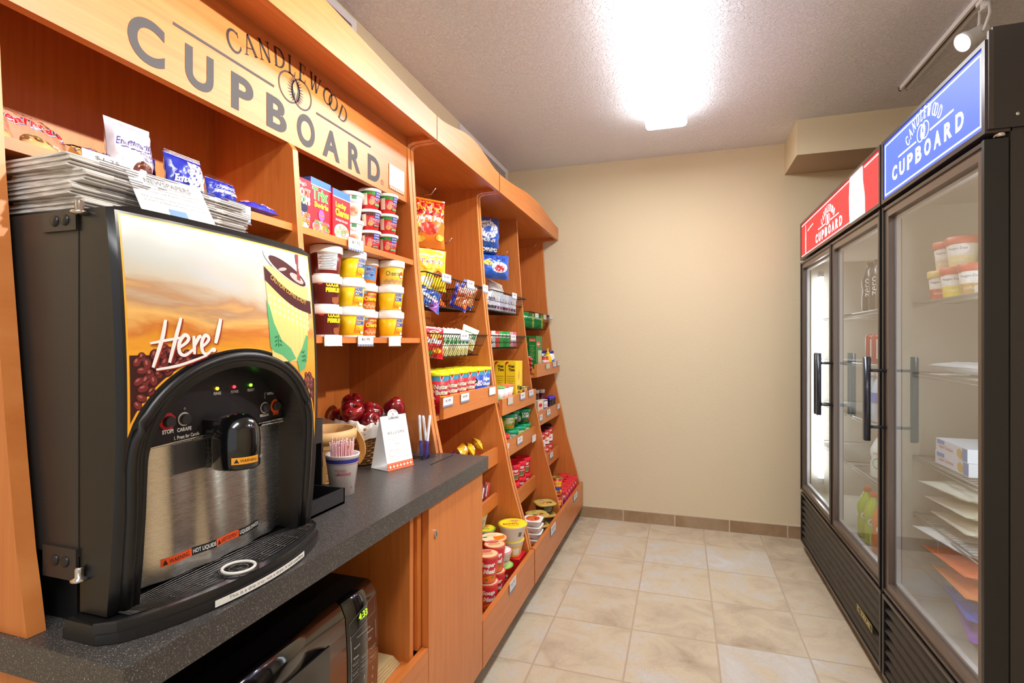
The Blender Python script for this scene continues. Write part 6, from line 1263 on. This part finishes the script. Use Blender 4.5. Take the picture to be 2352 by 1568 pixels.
BOTTLE('peanut_butter_jar', 'brown jar with a red lid at the right end of the syrup shelf', 'jar', 1275, -.875, ZR2, [(.03, 0), (.033, .004), (.033, .08), (.03, .088)], M((176, 110, 60), .35), [(.033, .086), (.033, .108), (.03, .11)], M((214, 30, 40), .35), [(red, [REC(-.04, .01, .04, .026)]), (M((60, 70, 150), .4), [REC(-.04, .055, .04, .075)]), (wht, [REC(-.012, .01, .012, .07)]), (M((60, 70, 150), .4), [T('JIF', 0, .04, .02, .014, bold=.05)])], .0332, 0, 1)
BOX('cookie_carton', 'white carton edged in dark blue on the syrup shelf', 'carton', None, .05, .04, .115, wht, [(M((50, 50, 110), .4), [REC(-.024, .105, .024, .112), REC(-.024, .002, -.02, .11)]), (M((120, 90, 150), .4), [T('COOKIE', 0, .08, .036, .012), REC(-.018, .05, .018, .066)]), (M((210, 120, 70), .4), [ELL(.006, .028, .012, .012)])], None, (-.855, yat(1247, -.855), ZR2), -.3)
BOX('meal_carton', 'cream and red carton at the left front of the syrup shelf', 'carton', None, .06, .035, .12, M((236, 214, 190), .4), [(red, [ELL(0, .09, .02, .012)]), (org, [ELL(.004, .04, .02, .022)]), (grn, [ELL(-.01, .02, .01, .006)])], None, (-.86, yat(1236, -.86), ZR2), -.3)
n_ = 0
for cpx, X in ((1246, -.845), (1252, -.855), (1258, -.87), (1264, -.885)):
    for lv in range(2):
        CAN(cpx, X, ZR3 + .106 * lv, .033, .105, (200, 30, 36), 'red and white soup can, %s in the %s column from the left' % (('lower', 'upper')[lv], ('first', 'second', 'third', 'fourth')[n_ // 2]), 'red and white soup cans in the right column', lay=[(wht, [REC(-.12, .008, .12, .052)]), (M((206, 160, 70), .4), [ELL(.0, .052, .01, .01)]), (wht, [T('Soup', 0, .078, .04, .018, shear=.2, bold=.03)]), (red, [T('CHUNKY', 0, .03, .04, .012, bold=.04)])], lidc=M((40, 40, 44), .3, .6) if lv else None); n_ += 1
POUCH('candy_bag', 'small orange and violet bag at the right end behind the soup cans', 'candy bag', None, .08, .06, .03, foil((220, 130, 60)), [(pur, [ELL(-.01, .02, .016, .01)]), (wht, [ELL(.015, .03, .012, .009)])], (-.86, yat(1272, -.86), ZR3 + .002), (0, -.5, .1), 111, None, .12)
# wide bin right part: tall cans and red lidded tubs
for lv in range(2):
    TUB('chili_can', '%s tall red can with yellow lettering beside the divider' % ('lower', 'upper')[lv], 'can', 'tall red cans in the wide bin', .034, .034, .111, M((206, 30, 34), .3), M((206, 186, 100), .2, .9), [(M((250, 220, 40), .4), [T('Hormel', 0, .09, .045, .016, bold=.05), T('Chili', 0, .072, .04, .016, bold=.05), ELL(.0, .035, .024, .018)]), (M((50, 80, 170), .4), [ELL(.0, .05, .018, .01)]), (M((190, 60, 40), .4), [ELL(.004, .03, .013, .01)])], (-.709, 3.065, ZW + .1115 * lv), -1.1, .003, .0012)
rt = None
for k, (X, y_) in enumerate(((-.7025, 3.235), (-.7025, 3.302), (-.7025, 3.369), (-.7025, 3.436), (-.7025, 3.503), (-.772, 3.27), (-.772, 3.337), (-.772, 3.404), (-.772, 3.471), (-.772, 3.538), (-.7025, 3.168))):
    lab = 'red-lidded chili tub, ' + ('second', 'third', 'fourth', 'fifth', 'sixth', 'first', 'second', 'third', 'fourth', 'fifth', 'first')[k] + ' from the left in the %s row' % ('front' if k < 5 or k == 10 else 'rear')
    if rt is None: rt = TUB('chili_tub', lab, 'chili tub', 'red-lidded chili tubs in the wide bin', .028, .03, .125, M((200, 30, 40), .35), M((226, 40, 54), .35), [(wht, [REC(-.016, .03, .0, .08), T('Chili', .004, .088, .024, .012, bold=.03)]), (blu, [REC(.004, .03, .012, .07)]), (yel, [REC(.014, .03, .022, .05)])], (X, y_, ZW), -1.1, .014, .002)
    else: dup(rt, (X, y_, ZW), -1.1, lab)
# ---- keep every good inside its own compartment and clear of its neighbours
BAYS = [(.484, 1.070), (1.093, 1.663), (1.712, 2.326), (2.379, 2.963), (2.985, 3.573)]
FRONT = {2: -.839, 3: -.829, 4: -.826}
GOODS = ('cereal_tub', 'cereal_box', 'oatmeal_cup', 'cookie_tub', 'noodle_bowl', 'noodle_cup', 'noodle_packet', 'cracker_box', 'snack_cup', 'fish_can', 'soup_tub', 'pasta_tub', 'tray_meal', 'pasta_bowl', 'pasta_box', 'sauce_can', 'salsa_jar', 'mustard_bottle', 'condiment_jar', 'small_carton', 'syrup_bottle', 'jelly_bottle', 'peanut_butter_jar', 'cookie_carton', 'meal_carton', 'soup_can', 'chili_can', 'chili_tub',
         'snack_bag', 'cracker_pack', 'snack_pack', 'candy_pack', 'candy_bag', 'candy_bar', 'pastry_bag', 'pastry_pack', 'donut_bag', 'cake_pack', 'pastry_bar')
SOFTS = GOODS[28:]
bpy.context.view_layer.update()
kids = {}
for o in scene.objects:
    if o.parent: kids.setdefault(o.parent.name, []).append(o)
def aabb(r):
    lo, hi = [9] * 3, [-9] * 3
    for c in kids.get(r.name, []):
        if c.type != 'MESH': continue
        if 'print' in c.name: continue
        W = c.matrix_world
        for v in c.data.vertices:
            q = W @ v.co
            for i in range(3): lo[i] = min(lo[i], q[i]); hi[i] = max(hi[i], q[i])
    return lo, hi
items = []
for o in scene.objects:
    if o.parent is None and o.name.split('.')[0] in GOODS and o.type == 'EMPTY':
        lo, hi = aabb(o); cy = (lo[1] + hi[1]) / 2; b = min(range(5), key=lambda i: 0 if BAYS[i][0] <= cy <= BAYS[i][1] else min(abs(cy - BAYS[i][0]), abs(cy - BAYS[i][1])))
        items.append([o, lo, hi, b])
def mv(it, dx, dy):
    it[0].location.x += dx; it[0].location.y += dy
    for q in (it[1], it[2]): q[0] += dx; q[1] += dy
def clampit(it):
    o, lo, hi, b = it
    if lo[1] < BAYS[b][0]: mv(it, 0, BAYS[b][0] - lo[1] + .0005)
    if hi[1] > BAYS[b][1]: mv(it, 0, BAYS[b][1] - hi[1] - .0005)
    if b >= 2 and lo[2] < 1.1:
        xm = FRONT[b] if lo[2] > .34 else (-.669 if lo[2] < .242 else -.655)
        if hi[0] > xm: mv(it, xm - hi[0] - .0005, 0)
    if lo[0] < -1.149: mv(it, -1.149 - lo[0] + .0005, 0)
for it in items: clampit(it)
for rep in range(40):
    moved = 0
    for i in range(len(items)):
        a_ = items[i]
        if a_[0].name.split('.')[0] in SOFTS: continue
        for j in range(i + 1, len(items)):
            b_ = items[j]
            if a_[3] != b_[3] or b_[0].name.split('.')[0] in SOFTS: continue
            if min(a_[2][2], b_[2][2]) - max(a_[1][2], b_[1][2]) < .0015: continue
            box = any(k in a_[0].name + b_[0].name for k in ('box', 'carton', 'packet', 'tray'))
            ox = min(a_[2][0], b_[2][0]) - max(a_[1][0], b_[1][0]); oy = min(a_[2][1], b_[2][1]) - max(a_[1][1], b_[1][1])
            if ox <= 0 or oy <= 0: continue
            ca = [(a_[1][k] + a_[2][k]) / 2 for k in (0, 1)]; cb = [(b_[1][k] + b_[2][k]) / 2 for k in (0, 1)]
            if not box:
                ra, rb = (a_[2][1] - a_[1][1]) / 2, (b_[2][1] - b_[1][1]) / 2; dx, dy = cb[0] - ca[0], cb[1] - ca[1]; d_ = math.hypot(dx, dy) or 1e-4
                if d_ >= ra + rb + .0004: continue
                p_ = (ra + rb + .0008 - d_) / 2; mv(a_, -dx / d_ * p_, -dy / d_ * p_); mv(b_, dx / d_ * p_, dy / d_ * p_)
            elif ox < oy: s_ = 1 if cb[0] > ca[0] else -1; mv(a_, -s_ * (ox + .001) / 2, 0); mv(b_, s_ * (ox + .001) / 2, 0)
            else: s_ = 1 if cb[1] > ca[1] else -1; mv(a_, 0, -s_ * (oy + .001) / 2); mv(b_, 0, s_ * (oy + .001) / 2)
            moved += 1
    for it in items: clampit(it)
    if not moved: break
# ================================================================ glass door coolers
FX = 0.655
BRZ = M((112, 96, 84), .3, .4)
TRIM = M((74, 64, 58), .3, .35)
def door(parent, y0, y1, z0, z1, hinge_far, fw=.038):
    """y0 nearest the viewer; frame, glass and handle; handle on the side away from the hinge"""
    d = thing('door', None, None); d.parent = parent; del_ = [k for k in ('label', 'category') if k in d.keys()]
    for k in del_: del d[k]
    d.location = -Vector(parent.location)
    def part(n, ac): 
        o = obj(n, ac, d); return o
    ac = A().m(BRZ)
    x0, x1 = FX, FX + .045
    ac.box(x0 + .006, y0, z0, x1, y0 + fw, z1).box(x0 + .006, y1 - fw, z0, x1, y1, z1).box(x0 + .006, y0 + fw, z0, x1, y1 - fw, z0 + fw).box(x0 + .006, y0 + fw, z1 - fw, x1, y1 - fw, z1)
    ac.m(BLACK).box(x0, y0 - .0015, z0, x1, y0, z1).box(x0, y1, z0, x1, y1 + .0015, z1).box(x0, y0, z0, x0 + .007, y0 + .010, z1).box(x0, y1 - .010, z0, x0 + .007, y1, z1)
    ac.m(TRIM).box(x0 + .001, y0 + .010, z1 - .012, x0 + .007, y1 - .010, z1 - .002).box(x0 + .001, y0 + .010, z0 + .002, x0 + .007, y1 - .010, z0 + .012)
    part('frame', ac)
    gx = x0 + .018
    part('glass', A().m(GLASS).box(gx, y0 + fw - .004, z0 + fw - .004, gx + .004, y1 - fw + .004, z1 - fw + .004))
    GK = M((176, 172, 172), .4); ac = A().m(GK)
    i0, i1, k0, k1 = y0 + fw, y1 - fw, z0 + fw, z1 - fw; t = .012
    ac.box(gx + .006, i0, k0, gx + .02, i0 + t, k1).box(gx + .006, i1 - t, k0, gx + .02, i1, k1).box(gx + .006, i0 + t, k0, gx + .02, i1 - t, k0 + t).box(gx + .006, i0 + t, k1 - t, gx + .02, i1 - t, k1)
    part('inner_trim', ac)
    hy = (y1 - .018) if not hinge_far else (y0 + .018)
    ac = A().m(M((30, 34, 44), .3, coat=.3)).tube([(x0 - .05, hy, .865), (x0 - .05, hy, 1.152)], .0105, 14); ac.box(x0 - .062, hy - .004, .868, x0 - .056, hy + .004, 1.149)
    for z in (.912, 1.105): ac.tube([(x0 - .05, hy, z), (x0 + .012, hy, z)], .0052, 10)
    part('handle', ac)
    return d
def cooler(label, y0, y1, doors, face, ink_layers, loc_z=.05):
    t = thing('glass_door_cooler', label, 'cooler', (1.0, (y0 + y1) / 2, 0))
    XB, zt = 1.36, 1.895; LIN = M((186, 176, 160), .6)
    ac = A().m(COOLER)
    ac.box(FX + .047, y0, .05, XB, y0 + .03, zt).box(FX + .047, y1 - .03, .05, XB, y1, zt).box(FX + .047, y0 + .03, zt - .03, XB, y1 - .03, zt).box(XB - .03, y0 + .03, .05, XB, y1 - .03, zt - .03).box(FX + .047, y0 + .03, .05, XB - .03, y1 - .03, .34)
    for yy in (y0, y1 - .012): ac.box(FX + .012, yy, .05, FX + .047, yy + .012, .345)
    for f in (0, 1): ac.box(FX + .05 + .6 * f, y0 + .04, 0, FX + .09 + .6 * f, y0 + .08, .05).box(FX + .05 + .6 * f, y1 - .08, 0, FX + .09 + .6 * f, y1 - .04, .05)
    obj('cabinet', ac, t, True)
    ac = A().m(LIN).box(FX + .05, y0 + .0305, .341, XB - .031, y0 + .032, 1.66).box(FX + .05, y1 - .032, .341, XB - .031, y1 - .0305, 1.66).box(XB - .034, y0 + .032, .341, XB - .031, y1 - .032, 1.66).box(FX + .05, y0 + .032, .3405, XB - .034, y1 - .032, .344).box(FX + .05, y0 + .032, 1.655, XB - .034, y1 - .032, 1.66)
    obj('liner', ac, t, True)
    # lit sign
    ac = A().m(TRIM).box(FX, y0, 1.675, FX + .05, y0 + .014, 1.888).box(FX, y1 - .014, 1.675, FX + .05, y1, 1.888).box(FX, y0 + .014, 1.675, FX + .05, y1 - .014, 1.688).box(FX, y0 + .014, 1.877, FX + .05, y1 - .014, 1.888)
    sg = obj('sign_frame', ac, t, True)
    obj('sign_panel', A().m(face).box(FX + .004, y0 + .014, 1.688, FX + .02, y1 - .014, 1.877), t, True)
    ink('sign_print', ink_layers, LX(FX + .004), t, step=None, eps=.0004, world=True)
    # louvred grille
    ac = A().m(TRIM).box(FX + .002, y0, .052, FX + .016, y1, .066).box(FX + .002, y0, .325, FX + .016, y1, .337).m(BLACK).box(FX + .002, y0, .066, FX + .014, y0 + .016, .325).box(FX + .002, y1 - .016, .066, FX + .014, y1, .325)
    obj('grille_frame', ac, t, True)
    ac = A().m(COOLER); n = 7
    for k in range(n):
        z = .075 + k * .0355; ac.prism([(FX + .004, z), (FX + .03, z + .026), (FX + .032, z + .0245), (FX + .006, z - .0015)], 1, y0 + .016, y1 - .016)
    obj('louvre', ac, t, True)
    obj('grille_back', A().m(M((10, 9, 9), .7)).box(FX + .034, y0 + .013, .06, FX + .038, y1 - .013, .33), t, True)
    for d in doors: door(t, *d)
    return t
WE_ = M((255, 255, 255), .4, emit=1.5)
def logo(cy, w_, zb, k=1.0):
    """sign lettering in LX coordinates (u = -Y)"""
    u = -cy; o = spaced('CUPBOARD', u, zb + .022 * k, w_, .047 * k, w_ * .088, .035) + [REC(u - w_ * .39, zb + .062 * k, u - w_ * .1, zb + .067 * k), REC(u + w_ * .1, zb + .062 * k, u + w_ * .39, zb + .067 * k)]
    return o + serif_arc('CANDLEWOOD', u, zb + .113 * k, w_ * .32, .78, .034 * k, .62) + emblem(u, zb + .078 * k, .024 * k)
def signface(name, c1, c2, y0, y1):
    """printed diffuser lit from behind by two tubes: brightest in the middle height"""
    m, nt, p, N, L = newmat(name); p.inputs['Base Color'].default_value = C(*c1); p.inputs['Roughness'].default_value = .45; p.inputs['Specular IOR Level'].default_value = .2
    p.inputs['Emission Color'].default_value = C(*c1); p.inputs['Emission Strength'].default_value = c2; return m
BF = signface('blue_backlit_face', (62, 84, 214), .9, 0, 0)
RF_ = signface('red_backlit_face', (232, 44, 44), .8, 0, 0)
Yn, Yf = 1.467, 2.118
blue = cooler('black single-door glass cooler with a lit blue sign', Yn, Yf, [(Yn + .004, Yf - .008, .35, 1.662, False)], BF,
    [(WE_, [REC(-Yf + .024, 1.698, -Yn - .024, 1.7025), REC(-Yf + .024, 1.864, -Yn - .024, 1.868), REC(-Yf + .024, 1.698, -Yf + .028, 1.868), REC(-Yn - .028, 1.698, -Yn - .024, 1.868)] + logo(1.80, .46, 1.730, .98))])
Rn, Rf = 2.132, 3.424
RM = (Rn + Rf) / 2
bott = [(-.006, 1.70), (.006, 1.70), (.007, 1.75), (.006, 1.765), (.008, 1.785), (.003, 1.84), (.003, 1.855), (-.003, 1.855), (-.003, 1.84), (-.008, 1.785), (-.006, 1.765), (-.007, 1.75)]
red_ = cooler('black two-door glass cooler with a lit red sign', Rn, Rf, [(Rn + .004, RM - .002, .35, 1.662, False), (RM + .002, Rf - .004, .35, 1.662, True)], RF_,
    [(WE_, [REC(-Rf + .02, 1.694, -2.31, 1.697), REC(-Rf + .02, 1.866, -2.49, 1.870), REC(-2.31, 1.863, -Rn - .02, 1.868), POLY([(-2.49, 1.689), (-2.30, 1.689), (-2.305, 1.76), (-2.325, 1.82), (-2.33, 1.876), (-2.49, 1.876), (-2.50, 1.8), (-2.497, 1.74)]), POLY([(-3.30 + x, z) for x, z in bott]), T('sparkletts', -3.19, 1.822, .13, .012, rot=.1)] + logo(2.835, .47, 1.712, .95)),
     (M((236, 120, 120), .4, emit=.8), [T('Coca-Cola', -2.40, 1.775, .15, .05, shear=.25)])])
ink('maker_badge', [(M((226, 206, 110), .35, .3), [REC(-2.385, .150, -2.21, .176)]), (M((40, 34, 30), .4), [REC(-2.382, .1525, -2.213, .1735)]), (M((226, 206, 110), .35, .3), [T('TRUE', -2.285, .163, .11, .014, bold=.03), REC(-2.378, .156, -2.35, .1575), REC(-2.378, .16, -2.35, .1615), REC(-2.375, .166, -2.36, .171)])], LX(FX + .0005), red_, eps=.0004, world=True)
# corner end panel of the sign box and hinge seen from the near side
obj('side_cover', A().m(COOLER).box(FX + .012, Yn - .006, 1.682, 1.36, Yn, 1.912).m(TRIM).box(FX + .004, Yn - .008, 1.682, FX + .013, Yn, 1.905), blue, True)
obj('hinge', A().m(CHROME).lathe([(.008, 0), (.011, .002), (.011, .008), (.008, .012)], (FX + .03, Yn + .006, 1.664), 18), blue, True)
for (y_, z_) in ((Yn - .0065, 1.70),): obj('screw', A().m(CHROME).ball((.712, y_, z_ + .01), .004, 1, .4, 1), blue, True)
# tubes inside
def tube(par, y, zz0, zz1, x):
    obj('light_tube', A().m(M((240, 248, 255), .4, emit=E_TUBE if y < 3 else 12.0)).tube([(x, y, zz0), (x, y, zz1)], .0135, 14), par, True)
    obj('tube_socket', A().m(WHITE).tube([(x, y, zz0 - .03), (x, y, zz0)], .015, 12).tube([(x, y, zz1), (x, y, zz1 + .03)], .015, 12), par, True)
tube(red_, Rf - .075, .44, 1.57, .745); tube(blue, Yn + .055, .44, 1.57, .735); tube(red_, Rn + .055, .44, 1.57, .735)
# shelves
SH = M((176, 170, 160), .35, .5)
def cshelf(par, y0, y1, z, lab=None):
    ac = A().m(SH).tube([(.735, y0, z), (.735, y1, z), (1.31, y1, z), (1.31, y0, z)], .003, 6, True)
    y = y0 + .02
    while y < y1: ac.tube([(.735, y, z), (1.31, y, z)], .0014, 4); y += .022
    for x in (.85, 1.0, 1.15): ac.tube([(x, y0, z - .003), (x, y1, z - .003)], .002, 4)
    ac.tube([(.735, y0, z - .012), (.735, y1, z - .012)], .002, 5)
    o = obj('shelf', ac, par, True)
for z in (1.33, 1.10, .825, .635): cshelf(blue, Yn + .04, Yf - .04, z)
for z in (1.33, 1.11, .87, .645): cshelf(red_, Rn + .04, RM - .04, z); cshelf(red_, RM + .04, Rf - .04, z)
# goods in the blue cooler
def pint(x, y, z, c, lidc, lab, txt):
    return TUB('ice_cream_pint', lab, 'ice cream', 'ice cream pints in the blue cooler', .030, .037, .086, M((238, 226, 206), .4), lidc, [(M(c, .4), [REC(-.11, .0, .11, .03)]), (wht, [ELL(0, .05, .028, .017)]), (M((60, 50, 50), .4), [T('Haagen-Dazs', 0, .05, .046, .009)]), (M((250, 240, 226), .4), [T(txt, 0, .018, .032, .009)])], (x, y, z), PI + .85, .014, .0025)
cr_, yl_ = M((206, 90, 66), .4), M((224, 190, 110), .4)
for k, (x, y, lv, c, l, lab, txt) in enumerate(((.765, 1.945, 0, (204, 70, 50), yl_, 'ice cream pint with red label and tan lid, lower left of the group', 'cookies cream'), (.765, 1.865, 0, (236, 210, 60), cr_, 'ice cream pint with yellow label and red lid, lower right of the group', 'pineapple'), (.775, 1.935, 1, (232, 208, 170), cr_, 'ice cream pint with cream label and red lid, upper left of the group', 'brulee'), (.775, 1.855, 1, (236, 220, 160), cr_, 'ice cream pint with pale label and red lid, upper right of the group', 'vanilla'), (.775, 1.785, 0, (200, 160, 90), cr_, 'ice cream pint hidden partly by the door frame in the lower layer', 'coffee'), (.86, 1.93, 0, (200, 160, 90), yl_, 'ice cream pint standing behind the front pints', 'vanilla'))):
    pint(x, y, 1.3335 + .0865 * lv, c, l, lab, txt)
BOX('frozen_carton', 'small white frozen carton on the ice cream shelf edge', 'carton', None, .1, .03, .02, wht, None, None, (.765, 1.68, 1.334), 0)
POUCH('frozen_packet', 'flat white frozen packet on the second shelf of the blue cooler', 'frozen food', None, .2, .16, .03, M((226, 224, 224), .35, coat=.2), None, (.88, 1.85, 1.12), (0, 1.5, PI), 201, None, .1)
for k in range(2): BOX('frozen_meal_box', '%s flat white and blue frozen meal box on the third shelf' % ('lower', 'upper')[k], 'carton', 'frozen meal boxes in the blue cooler', .2, .16, .038, M((232, 236, 244), .4), [(M((120, 150, 210), .4), [REC(-.09, .024, -.04, .036), REC(.07, .002, .098, .036)]), (M((226, 110, 70), .4), [T('Lean Cuisine', -.03, .018, .09, .011)]), (M((220, 180, 90), .4), [ELL(.055, .018, .016, .014)])], None, (.83, 1.86, .8295 + .0385 * k), PI - .02 * k, )
for k in range(3): POUCH('frozen_bag', ('lower', 'middle', 'upper')[k] + ' clear frozen food bag lying on the fourth shelf of the blue cooler', 'frozen food', 'clear bags in the blue cooler', .22, .19, .035, M((232, 226, 206), .3, coat=.4), [(M((226, 200, 90), .4), [REC(-.06, .06, .08, .14)]), (M((120, 170, 70), .4), [REC(-.05, .05, .07, .058)]), (red, [T('FROZEN', .0, .16, .09, .016)])], (.93 - .01 * k, 1.86 + .012 * k, .66 + .047 * k), (0, 1.5, PI + .08 * k), 210 + k, None, .1)
for k, c in enumerate(((150, 90, 190), (60, 80, 190), (240, 140, 40), (240, 120, 60), (236, 232, 228))): POUCH('frozen_bag', ('violet', 'blue', 'orange', 'orange-red', 'white and red')[k] + ' frozen snack bag heaped at the bottom of the blue cooler', 'frozen food', 'coloured bags at the bottom of the blue cooler', .24, .2, .04, M(c, .3, coat=.4), [(wht, [ELL(.03, .06, .03, .02), REC(-.09, .15, .09, .175)]), (M((240, 180, 50), .4), [ELL(-.04, .1, .03, .03)])], (.96 - .012 * k, 1.79 + .026 * k, .375 + .056 * k), (0, 1.47, PI - .25 + .1 * k), 220 + k, None, .08)
# goods in the red cooler: bottles and cans stand on the shelves of the near column
def drink(name, label, cat, grp, x, y, z, r, h, body, capc, lay, kind='can'):
    t = thing(name, label, cat, (x, y, z), PI + .95, grp)
    if kind == 'can': obj('can', A().m(body).lathe([(r * .8, 0), (r, .006), (r, h - .012), (r * .82, h)], (0, 0, 0), 20), t)
    else:
        obj('bottle', A().m(body).lathe([(r * .85, 0), (r, .006), (r, h * .32), (r * .88, h * .42), (r, h * .52), (r, h * .64), (r * .6, h * .82), (r * .36, h * .9), (r * .36, h * .93)], (0, 0, 0), 20), t)
        obj('cap', A().m(capc).lathe([(r * .42, h * .92), (r * .42, h)], (0, 0, 0), 16), t)
    if lay: ink('label_print', lay, cyl(r, r, 0, h), t, step=.008, eps=.0006)
    return t
D0 = {}
def row(key, name, label, cat, grp, z, r, h, body, capc, lay, kind, ys, xs=(.775,)):
    for x in xs:
        for y in ys:
            if key not in D0: D0[key] = drink(name, label, cat, grp, x, y, z, r, h, body, capc, lay, kind)
            else: dup(D0[key], (x, y, z), None, label)
zb = M((34, 26, 26), .25, coat=.4)
row('z', 'soda_bottle', 'dark soda bottle lettered zero on the top shelf of the red cooler', 'bottle', 'dark soda bottles in the red cooler', 1.3345, .033, .21, zb, zb, [(wht, [T('zero', 0, .1, None, .02, rot=PI / 2)])], 'b', [2.46 + .085 * k for k in range(3)], (.775, .86))
row('c', 'soda_can', 'red soda can on the second shelf of the red cooler', 'can', 'soda cans in the red cooler', 1.1145, .031, .12, M((190, 40, 40), .25, .3), None, [(wht, [REC(-.004, .02, .004, .1)])], 'can', [2.44 + .075 * k for k in range(3)], (.775, .85))
wm = M((200, 214, 226), .15, coat=.4)
row('w', 'water_bottle', 'clear water bottle with a blue label on the third shelf of the red cooler', 'bottle', 'water bottles in the red cooler', .8745, .031, .2, wm, wht, [(M((90, 120, 200), .4), [REC(-.09, .08, .09, .12)])], 'b', [2.44 + .08 * k for k in range(3)], (.775, .85))
row('m', 'milk_bottle', 'white milk bottle with a green print on the fourth shelf of the red cooler', 'bottle', 'milk bottles in the red cooler', .6495, .036, .18, M((236, 240, 232), .35), M((226, 90, 60), .4), [(M((90, 170, 90), .4), [RING(0, .06, .018, .02, .004)]), (M((220, 90, 70), .4), [T('MILK', 0, .1, .03, .01)])], 'b', [2.42 + .09 * k for k in range(2)], (.775, .86))
row('g', 'sports_bottle', 'sports drink bottle at the bottom of the red cooler', 'bottle', 'sports drinks in the red cooler', .3445, .038, .22, M((226, 120, 40), .25, coat=.3), M((236, 110, 40), .4), [(wht, [T('G', 0, .1, None, .03, bold=.05)])], 'b', [2.40 + .1 * k for k in range(2)], (.78,))
row('h', 'sports_bottle', 'yellow-green sports drink bottle at the bottom of the red cooler', 'bottle', 'yellow-green sports drinks in the red cooler', .3445, .038, .22, M((190, 210, 60), .25, coat=.3), M((236, 110, 40), .4), [(wht, [T('G', 0, .1, None, .03, bold=.05)])], 'b', [2.60, 2.69], (.78,))
